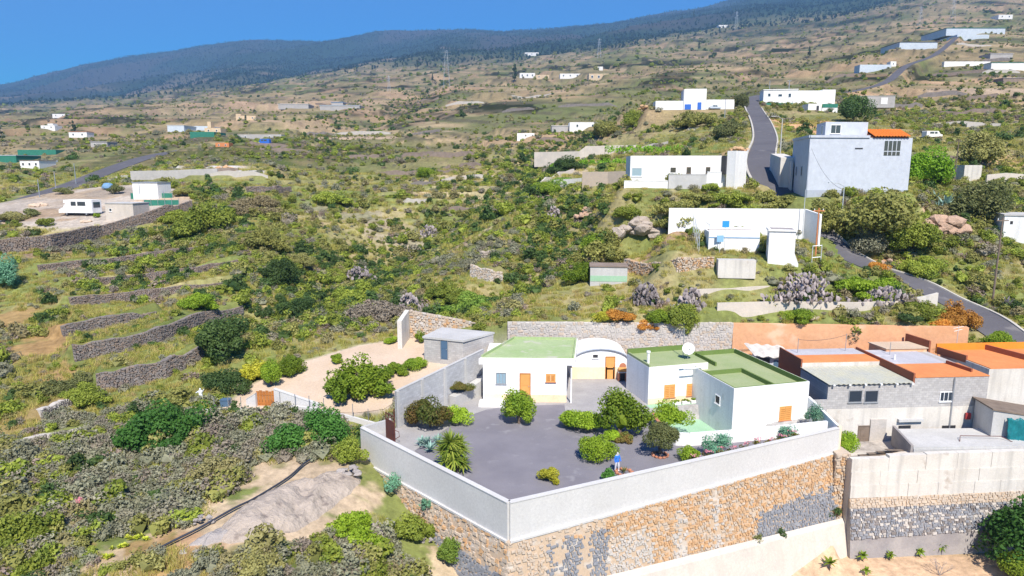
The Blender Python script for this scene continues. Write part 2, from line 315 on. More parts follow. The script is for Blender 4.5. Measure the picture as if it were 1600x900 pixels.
# ------------------------------------------------------------------ mesh building
def setp(o, label=None, cat=None, group=None, kind=None):
    if label: o['label'] = label
    if cat: o['category'] = cat
    if group: o['group'] = group
    if kind: o['kind'] = kind
    return o
def thing(name, label, cat, loc=(0, 0, 0), group=None):
    o = bpy.data.objects.new(name, None); COL.objects.link(o); o.location = loc; o.empty_display_size = .3
    return setp(o, label, cat, group)
_ICO = {}
def ico(sub):
    if sub not in _ICO:
        bm = bmesh.new(); bmesh.ops.create_icosphere(bm, subdivisions=sub, radius=1)
        _ICO[sub] = (np.array([v.co[:] for v in bm.verts]), [tuple(v.index for v in f.verts) for f in bm.faces]); bm.free()
    return _ICO[sub]
FOOT = []      # footprints of what is built, kept clear of scattered plants
class MB:
    def __init__(s): s.v = []; s.f = []; s.t = []
    def add(s, vs, fs, tint=None):
        k = len(s.v); s.v.extend(tuple(p) for p in vs); s.f.extend(tuple(i+k for i in f) for f in fs)
        s.t.extend([random.random() if tint is None else tint]*len(vs)); return s
    def prism(s, poly, z0, z1):
        n = len(poly); a = sum(poly[i][0]*poly[(i+1) % n][1]-poly[(i+1) % n][0]*poly[i][1] for i in range(n))
        if a < 0: poly = poly[::-1]
        FOOT.append([tuple(p[:2]) for p in poly])
        Z0 = z0 if isinstance(z0, (list, tuple)) else [z0]*n; Z1 = z1 if isinstance(z1, (list, tuple)) else [z1]*n
        if a < 0: Z0, Z1 = Z0[::-1], Z1[::-1]
        vs = [(p[0], p[1], z) for p, z in zip(poly, Z0)] + [(p[0], p[1], z) for p, z in zip(poly, Z1)]
        fs = [tuple(range(n-1, -1, -1)), tuple(range(n, 2*n))] + [(i, (i+1) % n, n+(i+1) % n, n+i) for i in range(n)]
        return s.add(vs, fs)
    def wall(s, A, B, th, z0, z1, side=0):      # upright slab along A-B; z1 may be a pair (at A, at B)
        A, B = Vector(A[:2]), Vector(B[:2]); d = (B-A).normalized(); n = Vector((-d.y, d.x))
        a, b = (-th/2, th/2) if side == 0 else ((0, th) if side > 0 else (-th, 0))
        P = [A+n*a, B+n*a, B+n*b, A+n*b]
        za, zb = z1 if isinstance(z1, tuple) else (z1, z1); ya, yb = z0 if isinstance(z0, tuple) else (z0, z0)
        return s.prism([tuple(p) for p in P], [ya, yb, yb, ya], [za, zb, zb, za])
    def box(s, c, h, rz=0, rx=0, ry=0):
        from mathutils import Euler
        R = Euler((rx, ry, rz)).to_matrix(); c = Vector(c)
        vs = [c + R@Vector((sx*h[0], sy*h[1], sz*h[2])) for sz in (-1, 1) for sy in (-1, 1) for sx in (-1, 1)]
        return s.add(vs, [(0,2,3,1),(4,5,7,6),(0,1,5,4),(1,3,7,5),(3,2,6,7),(2,0,4,6)])
    def tube(s, pts, r, n=6, cap=True):
        pts = [Vector(p) for p in pts]; R = r if isinstance(r, (list, tuple)) else [r]*len(pts); vs = []; fs = []
        for i, p in enumerate(pts):
            d = (pts[min(i+1, len(pts)-1)]-pts[max(i-1, 0)]).normalized()
            a = d.cross(Vector((0, 0, 1)) if abs(d.z) < .9 else Vector((1, 0, 0))).normalized(); b = d.cross(a)
            vs += [p + (a*math.cos(2*math.pi*k/n) + b*math.sin(2*math.pi*k/n))*R[i] for k in range(n)]
        for i in range(len(pts)-1):
            fs += [(i*n+k, i*n+(k+1) % n, (i+1)*n+(k+1) % n, (i+1)*n+k) for k in range(n)]
        if cap: fs += [tuple(range(n-1, -1, -1)), tuple((len(pts)-1)*n+k for k in range(n))]
        return s.add(vs, fs)
    def rock(s, c, r, seed=0, sub=1, rough=.25, sq=0.0):       # broken stone: a ball cut by random planes, then roughened
        V, Fc = ico(sub); rg = np.random.default_rng(seed); k = V.copy()
        if sub > 1:
            for _ in range(16):
                n = rg.normal(size=3); n /= np.linalg.norm(n); d = .55+.4*rg.random(); e = np.maximum(0, k@n-d); k = k-e[:, None]*n[None]
        k = k*(1+rough*(.45 if sub > 1 else 1)*(rg.random((len(V), 1))-.5)*2)
        if sq: k = np.sign(k)*np.abs(k)**(1-sq)
        a = rg.random()*6.28; x = k[:, 0]*math.cos(a)-k[:, 1]*math.sin(a); y = k[:, 0]*math.sin(a)+k[:, 1]*math.cos(a)
        return s.add(np.stack([c[0]+x*r[0], c[1]+y*r[1], c[2]+k[:, 2]*r[2]], 1).tolist(), Fc)
    def build(s, name, mat, parent=None, smooth=False):
        me = bpy.data.meshes.new(name); o = None
        b = Vector(parent.location) if parent is not None else Vector((0, 0, 0))
        if parent is not None and parent.parent is not None: b = b + Vector(parent.parent.location)
        me.from_pydata([(p[0]-b.x, p[1]-b.y, p[2]-b.z) for p in s.v], [], s.f)
        at = me.attributes.new('tint', 'FLOAT', 'POINT'); at.data.foreach_set('value', s.t)
        if smooth: me.polygons.foreach_set('use_smooth', [True]*len(me.polygons))
        me.materials.append(MATS[mat]); me.update()
        o = bpy.data.objects.new(name, me); COL.objects.link(o)
        if parent is not None: o.parent = parent
        return o
def one(name, mb, mat, label, cat, group=None, smooth=False):   # a thing that is one mesh, origin at its base
    a = np.array(mb.v); c = ((a[:, 0].min()+a[:, 0].max())/2, (a[:, 1].min()+a[:, 1].max())/2, a[:, 2].min())
    mb.v = [(p[0]-c[0], p[1]-c[1], p[2]-c[2]) for p in mb.v]
    o = mb.build(name, mat, None, smooth); o.location = c
    return setp(o, label, cat, group)
# rays onto an upright wall through A-B
def on_wall(A, B, px, py):
    d = Vector((B[0]-A[0], B[1]-A[1])); L = d.length; d.normalize(); n = Vector((-d.y, d.x))
    u = ux(px, py); Y = (n.x*A[0]+n.y*A[1])/(n.x*u+n.y)
    P = Vector((u*Y, Y)); return (P-Vector(A[:2])).dot(d), CH+slope(py)*Y
def wallbox(mb, A, B, s0, s1, z0, z1, o0, o1):
    d = Vector((B[0]-A[0], B[1]-A[1])).normalized(); n = Vector((d.y, -d.x)); A = Vector(A[:2])
    P = [A+d*s0+n*o0, A+d*s1+n*o0, A+d*s1+n*o1, A+d*s0+n*o1]
    return mb.prism([tuple(p) for p in P], z0, z1)
def rect(A, B, r):
    s0, zt = on_wall(A, B, r[0], r[1]); s1, zb = on_wall(A, B, r[2], r[3])
    return min(s0, s1), max(s0, s1), min(zb, zt), max(zb, zt)
def window(par, A, B, r, style='glass', pane='glass', frame='white_paint', cols=2, raw=False):
    s0, s1, z0, z1 = r if raw else rect(A, B, r)
    f = min(.07, (s1-s0)*.1)
    mb = MB()
    for a, b, c, d in ((s0, s0+f, z0, z1), (s1-f, s1, z0, z1), (s0+f, s1-f, z0, z0+f), (s0+f, s1-f, z1-f, z1)): wallbox(mb, A, B, a, b, c, d, -.03, .05)
    fr = 'wood_pale' if style == 'shutter' else frame
    wn = mb.build('window', fr, par)
    if style == 'shutter':
        m = (s0+s1)/2
        for a, b in ((s0+f, m-.012), (m+.012, s1-f)):
            wallbox(MB(), A, B, a, b, z0+f, z1-f, -.02, .035).build('shutter', 'wood_pale', wn)
            k = MB(); nz = 6
            for i in range(nz):
                zz = z0+f+.06+(z1-z0-2*f-.1)*i/nz; wallbox(k, A, B, a+.05, b-.05, zz, zz+.035, .036, .05)
            k.build('slat_relief', 'wood_orange', wn)
        wallbox(MB(), A, B, s0-.06, s1+.06, z0-.07, z0-.005, -.02, .11).build('sill', 'terracotta', wn)
    else:
        wallbox(MB(), A, B, s0+f, s1-f, z0+f, z1-f, -.03, .015).build('pane', pane, wn)
        if cols > 1:
            k = MB()
            for i in range(1, cols):
                x = s0+(s1-s0)*i/cols; wallbox(k, A, B, x-.025, x+.025, z0+f, z1-f, .016, .04)
            k.build('mullion', fr, wn)
        wallbox(MB(), A, B, s0-.05, s1+.05, z0-.06, z0-.004, -.02, .1).build('sill', frame, wn)
    return wn
def door(par, A, B, r, mat='wood_pale', frame='wood_orange', raw=False):
    s0, s1, z0, z1 = r if raw else rect(A, B, r); mb = MB(); f = .07
    for a, b, c, d in ((s0, s0+f, z0, z1), (s1-f, s1, z0, z1), (s0+f, s1-f, z1-f, z1)): wallbox(mb, A, B, a, b, c, d, -.03, .06)
    d_ = wallbox(MB(), A, B, s0+f, s1-f, z0, z1-f, -.02, .03).build('door', mat, par)
    mb.build('frame', frame, d_)
    k = MB(); w = s1-s0
    for zz0, zz1 in ((z0+.15, z0+(z1-z0)*.45), (z0+(z1-z0)*.52, z1-.25)): wallbox(k, A, B, s0+.2*w, s1-.2*w, zz0, zz1, .031, .05)
    k.build('door_panel', mat, d_)
    wallbox(MB(), A, B, s1-.2, s1-.14, z0+(z1-z0)*.46, z0+(z1-z0)*.5, .03, .1).build('handle', 'metal_grey', d_)
    return d_
# ------------------------------------------------------------------ foliage
def leaves(mb, c, r, n, size, rg, flat=.0, lumps=7, shell=.55, aspect=.6):
    """leaf-sized faces spread through an uneven crown made of lumps"""
    c = np.array(c); r = np.array(r)
    L = rg.normal(size=(lumps, 3)); L /= np.linalg.norm(L, axis=1)[:, None]; L[:, 2] = np.abs(L[:, 2])*1.1-.42
    L *= (.30+.55*rg.random((lumps, 1))); LR = .24+.30*rg.random(lumps)**1.3
    k = rg.integers(0, lumps, n); d = rg.normal(size=(n, 3)); d /= np.linalg.norm(d, axis=1)[:, None]
    rad = shell+(1-shell)*rg.random(n)**.6
    p = L[k] + d*(LR[k]*rad)[:, None]
    p[:, 2] = np.maximum(p[:, 2], -.66+.12*rg.random(n))
    p = c + p*r
    nm = d + .7*rg.normal(size=(n, 3)); nm[:, 2] += flat+.35; nm /= np.linalg.norm(nm, axis=1)[:, None]
    a = np.cross(nm, rg.normal(size=(n, 3))); a /= np.linalg.norm(a, axis=1)[:, None]+1e-9; b = np.cross(nm, a)
    s = size*(.6+.8*rg.random(n)); a *= s[:, None]; b *= (s*aspect)[:, None]
    q = np.stack([p-a, p+b*1.0, p+a, p-b*1.0], 1).reshape(-1, 3)
    k0 = len(mb.v); mb.v.extend(map(tuple, q.tolist())); mb.f.extend((k0+4*i, k0+4*i+1, k0+4*i+2, k0+4*i+3) for i in range(n))
    lt = rg.random(lumps); t = np.clip(.35*rg.random(n)+.65*lt[k], 0, 1)
    mb.t.extend(np.repeat(t, 4).tolist()); return mb
def blades(mb, c, r, n, h, rg, w=.02, lean=.5):
    for i in range(n):
        a = rg.random()*6.28; q = rg.random()**.5*r; x, y = c[0]+q*math.cos(a), c[1]+q*math.sin(a); b = rg.random()*6.28; l = lean*rg.random()*h
        hh = h*(.5+.6*rg.random()); wx, wy = w*math.cos(b+1.57), w*math.sin(b+1.57); mx, my = l*.35*math.cos(b), l*.35*math.sin(b)
        mb.add([(x-wx, y-wy, c[2]), (x+wx, y+wy, c[2]), (x+mx+wx*.7, y+my+wy*.7, c[2]+hh*.6), (x+mx-wx*.7, y+my-wy*.7, c[2]+hh*.6), (x+l*math.cos(b), y+l*math.sin(b), c[2]+hh)], [(0,1,2,3), (3,2,4)], rg.random())
    return mb
def rosette(mb, c, r, n, rg, w=.06, up=(.1, 1.2), droop=.25, seg=3):
    """stiff pointed leaves from one centre: agave, yucca head, aloe"""
    for i in range(n):
        a = 6.2832*(i*.618+rg.random()*.08); e = up[0]+(up[1]-up[0])*rg.random(); L = r*(.75+.35*rg.random()); t = rg.random()
        vs = []; fs = []
        for k in range(seg+1):
            q = k/seg; ww = w*(1-q**1.6)*(.7+.6*min(1, q*3)) + .002; rr = L*q
            x = rr*math.cos(e); z = rr*math.sin(e)-droop*L*q*q
            vs += [(c[0]+x*math.cos(a)-ww*math.sin(a), c[1]+x*math.sin(a)+ww*math.cos(a), c[2]+z), (c[0]+x*math.cos(a)+ww*math.sin(a), c[1]+x*math.sin(a)-ww*math.cos(a), c[2]+z)]
        for k in range(seg): fs.append((2*k, 2*k+1, 2*k+3, 2*k+2))
        mb.add(vs, fs, t)
    return mb
def limbs(c, h, n, rg, r0=.06, spread=.5):
    mb = MB()
    for i in range(n):
        a = 6.28*i/n+rg.random(); e = spread*(.4+.6*rg.random()); top = (c[0]+math.cos(a)*e*h, c[1]+math.sin(a)*e*h, c[2]+h*(.6+.4*rg.random()))
        mid = (c[0]+math.cos(a)*e*h*.3, c[1]+math.sin(a)*e*h*.3, c[2]+h*.35)
        mb.tube([(c[0], c[1], c[2]-.1), mid, top], [r0, r0*.65, r0*.2], 5)
    return mb
def bush(name, label, cat, px, py, wpx, hpx, mat, n=900, size=.13, group=None, at=None, trunk=True, squash=1.0, lumps=9, tall=0, core=True):
    """a shrub or small tree; wpx and hpx are its width and height in the photograph, (px, py) where it meets the ground"""
    P = at if at is not None else hit(px, py); D = math.hypot(P.y, CH-P.z)
    rx = wpx/F*D/2; h = hpx/F*D*1.02; rg = np.random.default_rng(int(px*7+py*13)); z0 = P.z
    t = thing(name, label, cat, P, group)
    ar = 4*math.pi*((rx*rx*1.2+2*rx*h*.6)/3); n = int(min(9000, max(500, 2.4*ar/(1.2*(size*.6)**2)))); size = math.sqrt(2.2*ar/(1.2*n))
    if not core: n = n//3
    mb = MB(); K = 1 if (tall or wpx < 48 or hpx/wpx > .72 or at is not None) else int(min(8, 2+wpx/22))
    if K == 1: leaves(mb, (P.x, P.y, z0+h*(.45 if not tall else .5+tall*.5)), (rx*1.15, rx*1.05*squash, h*(.66 if not tall else .62*(1-tall*.55))), n, size, rg, lumps=lumps+6)
    else:                                       # a thicket: several crowns of different height grown together
        for k in range(K):
            u = (k+.5)/K*2-1; ox = u*rx*.62+rx*.12*rg.normal(); oy = rx*.32*squash*rg.normal(); hk = h*(1-.42*u*u)*(.62+.38*rg.random()); rk = rx*(.34+.26*rg.random())*(1.25 if K < 5 else 1)
            zk = gz(P.x+ox, P.y+oy) if at is None and name != 'wall_plant' else z0
            leaves(mb, (P.x+ox, P.y+oy, min(zk, z0+.6)+hk*.52), (rk*1.4, rk*1.25, hk*.74), int(n*1.15/K), size, rg, lumps=9)
    mb.build('crown', mat, t)
    if core and K == 1:
        k = MB().rock((P.x, P.y, z0+h*(.45 if not tall else .5+tall*.5)), (rx*.45, rx*.42*squash, h*(.28 if not tall else .22)), int(px), 2, .6); k.build('light_block_core', mat, t)  # solid core added unseen inside the crown to block light
    if trunk: limbs((P.x, P.y, z0), h*.75, 5, rg, max(.03, h*.03), .3).build('trunk', 'bark', t)
    return t
# ================================================================== THE SETTING
def plane_fit(P):
    A = np.array([[1, p[0], p[1]] for p in P]); s = np.linalg.lstsq(A, np.array([p[2] for p in P]), rcond=None)[0]
    return tuple(float(k) for k in s)
E1 = Vector((math.cos(math.radians(15)), math.sin(math.radians(15)))); E2 = Vector((-E1.y, E1.x))
# corners of the walled yard
WL, WC, WR = Vector((-12.4, 53.5)), Vector((-.2, 40.7)), Vector((26.9, 53.4))
GW0, GW1 = Vector((-9.9, 55.6)), Vector((-2.9, 66.0))           # block wall between yard and sandy plot
AX = Vector((19.0, 56.0))                                       # front left corner of the annex
GULLY += [([tuple(PY(*q)[:2]) for q in L_], dp, wd) for L_, dp, wd in ((((950,190,340),(860,232,255),(780,288,165),(690,335,148),(600,382,126),(500,432,101),(415,470,90)), 3.6, 9), (((850,310,143),(880,370,106),(820,432,97),(700,470,90)), 2.2, 5), (((330,300,172),(300,380,118),(220,440,98)), 1.2, 6), (((1250,100,800),(1130,120,640),(1000,150,430)), 12, 26), (((700,120,1400),(620,165,720),(520,200,470)), 9, 30))]
ROAD = [PY(*q) for q in ((1680,600,66),(1640,571,67.8),(1600,543,70.2),(1560,515,73.5),(1520,488,77.5),(1470,462,80.8),(1420,436,84),(1360,415,86.8),(1310,390,90.5),(1278,365,95),(1252,335,100),(1225,308,107),(1203,285,114),(1191,262,124),(1190,240,138),(1196,215,165),(1189,190,200),(1179,172,235),(1175,160,265),(1182,150,300),(1215,147,320),(1290,148,335),(1345,140,350),(1388,126,395),(1418,102,480),(1460,86,560),(1490,62,720),(1500,52,840))]
LROAD = [PY(*q) for q in ((-80,352,138),(0,325,150),(60,306,165),(120,286,185),(180,262,215),(235,244,260),(290,234,290),(340,227,320),(400,222,345))]
def smooth_line(P, k=5):
    P = [Vector(p) for p in P]; out = []
    for i in range(len(P)-1):
        p0, p1, p2, p3 = P[max(i-1, 0)], P[i], P[i+1], P[min(i+2, len(P)-1)]
        for j in range(k):
            t = j/k; out.append(.5*((2*p1)+(p2-p0)*t+(2*p0-5*p1+4*p2-p3)*t*t+(3*p1-p0-3*p2+p3)*t**3))
    return out+[P[-1]]
ROAD, LROAD = smooth_line(ROAD, 4), smooth_line(LROAD, 3)
ROADS += [([tuple(p) for p in ROAD], 3.0, 5.0), ([tuple(p) for p in LROAD], 3.2, 6.0)]
SANDPX = ((345,630,60),(430,641,59.5),(555,654,58.3),(600,648,58.8),(640,610,62),(752,575,66.3),(772,528,74),(640,531,76),(560,546,74),(470,570,70),(400,600,65.5))
SANDP = [PY(*q) for q in SANDPX]; SAND_PL = plane_fit(SANDP)
def padpx(pts, bl, z=None):
    P = [PY(*q) for q in pts]; PADS.append(([(p.x, p.y) for p in P], plane_fit(P) if z is None else z, bl)); return P
PADS.append(([(p.x, p.y) for p in SANDP], SAND_PL, 1.5))
YARD = [(WL.x+.5, WL.y+.1), (WC.x, WC.y+.6), (WR.x-.3, WR.y+.3), (26.6, 57.8), (24.8, 69.3), (24.8, 75.5), (-2.2, 75.5), (-2.4, 66.2), (-9.6, 55.9)]
PADS.append((YARD, -.04, .35))
COURT = [(13.3, 52.2), (26.2, 54.6), (26.2, 57.2), (19.2, 56.2), (17.9, 61.2), (12.9, 60.2), (12.2, 56)]
PADS.append((COURT, -1.35, .3))
PADS.append(([(27.3, 53.9), (26.9, 60), (24.6, 69.5), (24.3, 75.6), (25.2, 75.4), (48.0, 69.55), (50, 67.6), (58, 63.5), (58, 55.2), (30, 53.1)], -2.3, .5))
PADS.append(([(26.8, 51.0), (44, 52.4), (58, 53.6), (60, 30), (24, 34)], -9.3, .9))
RVP = padpx(((0,346,134),(92,358,127),(182,352,128),(296,318,141),(292,300,160),(205,290,172),(100,298,168),(0,316,154)), 4)
padpx(((980,292,104),(1150,297,103),(1150,285,112),(980,282,113)), 7)
padpx(((1245,312,98.5),(1425,300,100.5),(1425,290,114),(1238,296,114)), 3)
padpx(((1060,392,85),(1262,412,82),(1262,368,94),(1060,362,95)), 5)
padpx(((1015,173,248),(1150,172,246),(1160,166,262),(1010,167,266)), 6)
padpx(((1185,166,262),(1310,166,262),(1310,158,282),(1185,158,282)), 6)
# terrace walls: label, line in the photograph, height, stone size, stones
TW = [('lowest dark dry stone terrace wall, broken at its end by the white statue', ((152,612),(205,604),(260,590),(318,560)), 1.9, .34, 'd'),
 ('longest dark dry stone terrace wall with a clean squared end', ((116,565),(180,553),(250,535),(320,508),(380,492)), 1.75, .34, 'd'),
 ('short dark dry stone terrace wall above the longest one', ((98,528),(150,517),(200,509),(245,500)), 1.5, .34, 'd'),
 ('crumbling grey terrace wall half hidden by scrub', ((110,478),(180,472),(260,462),(375,446)), 1.2, .34, 'b'),
 ('thin dark terrace wall under the brown rubble bank', ((130,448),(220,440),(310,428),(390,410)), 1.1, .34, 'b'),
 ('faint brown terrace wall just below the rubble bank', ((60,424),(160,414),(250,402),(330,388)), 1.0, .34, 'b'),
 ('brown rubble bank holding up the caravan site', ((-30,402),(80,390),(160,372),(250,345),(300,326)), 2.4, .5, 'b'),
 ('grey stub of terrace wall among cactus on the left slope', ((65,655),(100,640),(112,632)), .9, .3, 'g'),
 ('low grey terrace wall beside a grassy bank', ((20,700),(60,690),(140,672)), .5, .3, 'g'),
 ('pale orange rubble wall below the white pump house', ((975,420),(1010,428),(1060,422),(1115,414)), 1.4, .38, 'o'),
 ('grey terrace wall in the middle of the green slope', ((385,304),(430,303),(455,300)), 1.8, .5, 'b'),
 ('small pale broken wall on the rocky knoll', ((735,432),(765,440),(785,438)), 1.7, .45, 'p')]
_tw = [[hit(*p) for p in q[1]] for q in TW]
for q, P in zip(TW, _tw):
    if 'caravan' not in q[0]: STEPS.append(([tuple(p) for p in P], q[2], q[2]/.2))
# ------------------------------------------------------------------ terrain mesh
def far_drop(y): return np.where(y > 6700, (y-6700)*.55, 0)
NU, NW = 760, 760
uu = np.linspace(-1.3, 1.3, NU)
lw = np.linspace(0, 1, NW); yw = np.exp(math.log(15)+lw*(math.log(8200)-math.log(15)))
# finer rows where the houses stand
yw = np.interp(np.linspace(0, 1, NW), np.array([0, .05, .50, .66, .86, 1]), np.array([0, .13, .29, .42, .70, 1])); yw = np.exp(math.log(15)+yw*(math.log(8200)-math.log(15)))
UU, YW = np.meshgrid(uu, yw); X = (UU*YW).ravel(); Yv = YW.ravel()
Z = ground(X, Yv) - far_drop(Yv)
def terrain_colour(x, y, z):
    n = len(x); c = np.empty((n, 3))
    def mix(m, colr): c[:] = c*(1-m[:, None]) + np.array(colr)[None]*m[:, None]
    c[:] = (.175, .195, .06)                                                    # dry green grass
    a = fbm(x, y, 14, 41, 3); b = fbm(x, y, 45, 51, 3); d = fbm(x, y, 6, 61, 3)
    mix(sstep(.05, .4, a), (.31, .265, .125)); mix(sstep(.05, .45, -a), (.14, .175, .05)); mix(sstep(.2, .55, d)*.55, (.38, .28, .165))
    # higher slopes: tan terraces and olive scrub
    hi = sstep(150, 330, y)*(1-sstep(2200, 3400, y))
    t1 = sstep(-.25, .3, fbm(x, y, 120, 71, 4)); mid = np.where(t1[:, None] > 0, (1-t1)[:, None]*np.array((.115, .13, .05))+t1[:, None]*np.array((.275, .205, .115)), 0)
    c[:] = c*(1-.85*hi[:, None]) + mid*.85*hi[:, None]
    st = np.where(y < 300, 1.9, 3.6)*np.clip(y/400, .7, 3.0); fr = (z/st) % 1
    mix(hi*sstep(.60, .7, fr)*(1-sstep(.9, .98, fr))*.85, (.10, .09, .055))
    mix(hi*sstep(.05, .2, fr)*(1-sstep(.45, .6, fr))*sstep(-.15, .2, fbm(x, y, 60, 85, 2))*.6, (.43, .31, .19))
    mix(hi*sstep(.15, .42, fbm(x, y, 50, 81, 3))*.7, (.38, .255, .15))
    # far mountain: pine forest with burnt brown flanks
    fo = sstep(1900, 3200, y + 900*fbm(x, y, 700, 91, 3))
    mix(fo, (.024, .046, .024)); mix(fo*sstep(.05, .4, fbm(x, y*.6, 800, 95, 4))*.6, (.075, .055, .045))
    mix(sstep(2600, 3300, y)*(1-sstep(3600, 4600, y))*sstep(0, .3, fbm(x, y, 300, 97, 3))*(x < 0)*.7, (.20, .15, .10))
    return c
Cc = terrain_colour(X, Yv, Z)
def blob(px, py, r, colr, k=1.0, stretch=1.0):
    P = hit(px, py); n = fbm(X, Yv, r*.5, 101, 3)*r*.9
    d = np.hypot((X-P.x)/stretch, Yv-P.y)+n; m = (1-sstep(r*.6, r, d))*k
    Cc[:] = Cc*(1-m[:, None]) + np.array(colr)[None]*m[:, None]
SOIL, TAN, GREY, GRN = (.40, .22, .11), (.48, .37, .25), (.30, .25, .21), (.13, .17, .035)
for q in ((60,540,6,SOIL,.7),(20,500,5,SOIL,.6),(30,650,5,SOIL,.4),(90,590,3,SOIL,.6),(480,740,3.0,TAN,1,2.2),(430,800,3.2,TAN,1,2.0),(330,830,2.6,TAN,.9,1.6),(540,700,2.2,TAN,.8,1.4),(250,880,3.2,SOIL,.6,1.6),(180,880,2.2,TAN,.8),(520,775,3,TAN,.9),(690,885,1.6,TAN,.9),
          (60,385,8,(.25,.17,.13),.9,2.2),(560,340,7,GREY,.5,2),(760,300,9,TAN,.5,2.5),(760,275,10,TAN,.6,2.5),(900,270,6,TAN,.6,2),(640,375,5,GREY,.6,2),(700,395,4,(.34,.24,.19),.7,2),(520,430,4,GREY,.5,2),(1030,385,3,(.42,.27,.17),.9,2),(1060,345,4,TAN,.5),
          (1390,400,2.6,SOIL,.9),(1475,350,4,(.50,.34,.24),.9),(1240,195,9,(.46,.27,.15),.9,1.6),(1260,205,9,(.46,.27,.15),.9,1.4),(1560,255,6,(.46,.27,.15),.7),(1480,225,5,(.44,.27,.16),.8,2),(1310,200,7,TAN,.6),(1150,235,5,(.44,.27,.16),.7),(1450,130,16,(.44,.29,.17),.8,2),(1380,150,12,(.44,.29,.17),.8,2),(1530,145,14,(.40,.30,.21),.8,2),
          (350,265,6,(.46,.29,.13),.8),(300,272,10,(.48,.46,.43),.9,2.5),(650,150,40,(.44,.29,.18),.5,2),(520,200,30,(.42,.30,.19),.6,3),(480,165,50,(.42,.29,.19),.6,3),(350,165,60,(.42,.29,.19),.6,3),(600,215,14,(.45,.33,.23),.7,3),(520,217,10,(.45,.33,.23),.7,3),
          (740,470,4,(.34,.28,.13),.8,1.5),(700,480,3,GRN,.6,1.5),(850,290,4,(.12,.21,.04),.9,1.5),(800,320,7,GRN,.7,1),(1000,380,2.5,GRN,.6,2),(1450,850,3,(.52,.33,.18),.3)):
    blob(*q)
def paint_poly(poly, colr, soft=1.0):
    m = 1-sstep(0, soft, poly_sd(X, Yv, poly)); Cc[:] = Cc*(1-m[:, None]) + np.array(colr)[None]*m[:, None]
paint_poly([(p.x, p.y) for p in SANDP], (.50, .41, .32), .8)
paint_poly(YARD, (.34, .325, .315), .3); paint_poly(PADS[3][0], (.40, .36, .32), .3)
paint_poly([(12, 45), (25, 50.5), (52, 51), (58, 30), (12, 34)], (.54, .37, .235), 2)
paint_poly([(p.x, p.y) for p in RVP], (.40, .345, .285), 2)
for q in ((60,338,7,(.36,.26,.17),.9,1.5),(250,315,7,(.38,.28,.19),.9,1.5),(120,305,8,(.36,.27,.18),.8,2),(200,300,6,(.30,.25,.2),.8,2),(90,318,5,(.44,.36,.28),.8,2)): blob(*q)
for q in (((980,292,104),(1160,299,102),(1160,285,112),(980,282,113)), ((1045,392,85),(1262,412,82),(1262,368,94),(1045,362,95))): pass
me = bpy.data.meshes.new('terrain')
ids = np.arange(NU*NW).reshape(NW, NU)
quads = np.stack([ids[:-1, :-1], ids[:-1, 1:], ids[1:, 1:], ids[1:, :-1]], -1).reshape(-1, 4)
me.vertices.add(NU*NW); me.vertices.foreach_set('co', np.stack([X, Yv, Z], 1).ravel())
me.loops.add(quads.size); me.loops.foreach_set('vertex_index', quads.ravel()); me.polygons.add(len(quads))
me.polygons.foreach_set('loop_start', np.arange(0, quads.size, 4)); me.polygons.foreach_set('loop_total', np.full(len(quads), 4)); me.polygons.foreach_set('use_smooth', np.ones(len(quads), bool))
at = me.attributes.new('soil', 'FLOAT_COLOR', 'POINT'); at.data.foreach_set('color', np.concatenate([Cc, np.ones((len(Cc), 1))], 1).ravel())
me.update()
m, nt, b = _new('terrain'); b.inputs['Roughness'].default_value = .95; b.inputs['Specular IOR Level'].default_value = .1
at = N(nt, 'ShaderNodeAttribute', attribute_name='soil'); ge = N(nt, 'ShaderNodeNewGeometry'); pos = ge.outputs['Position']
n1 = N(nt, 'ShaderNodeTexNoise', Scale=1.3, Detail=8.0, Roughness=.72); nt.links.new(pos, n1.inputs['Vector'])
n2 = N(nt, 'ShaderNodeTexNoise', Scale=.09, Detail=8.0, Roughness=.75); nt.links.new(pos, n2.inputs['Vector'])
n3 = N(nt, 'ShaderNodeTexNoise', Scale=.02, Detail=9.0, Roughness=.8); nt.links.new(pos, n3.inputs['Vector'])
mr = N(nt, 'ShaderNodeMapRange'); nt.links.new(n1.outputs['Fac'], mr.inputs[0]); mr.inputs[1].default_value = .25; mr.inputs[2].default_value = .75; mr.inputs[3].default_value = .55; mr.inputs[4].default_value = 1.4
v1 = N(nt, 'ShaderNodeVectorMath', operation='SCALE'); nt.links.new(at.outputs['Color'], v1.inputs[0]); nt.links.new(mr.outputs[0], v1.inputs['Scale'])
mr2 = N(nt, 'ShaderNodeMapRange'); nt.links.new(n2.outputs['Fac'], mr2.inputs[0]); mr2.inputs[1].default_value = .3; mr2.inputs[2].default_value = .7; mr2.inputs[3].default_value = .7; mr2.inputs[4].default_value = 1.28
v2 = N(nt, 'ShaderNodeVectorMath', operation='SCALE'); nt.links.new(v1.outputs[0], v2.inputs[0]); nt.links.new(mr2.outputs[0], v2.inputs['Scale'])
mr3 = N(nt, 'ShaderNodeMapRange'); nt.links.new(n3.outputs['Fac'], mr3.inputs[0]); mr3.inputs[1].default_value = .3; mr3.inputs[2].default_value = .7; mr3.inputs[3].default_value = .75; mr3.inputs[4].default_value = 1.22
v3 = N(nt, 'ShaderNodeVectorMath', operation='SCALE'); nt.links.new(v2.outputs[0], v3.inputs[0]); nt.links.new(mr3.outputs[0], v3.inputs['Scale'])
nt.links.new(v3.outputs[0], b.inputs['Base Color'])
bp = N(nt, 'ShaderNodeBump', Strength=.7, Distance=.12); nt.links.new(n1.outputs['Fac'], bp.inputs['Height']); nt.links.new(bp.outputs[0], b.inputs['Normal'])
me.materials.append(m)
terrain = bpy.data.objects.new('terrain', me); COL.objects.link(terrain); setp(terrain, kind='structure')
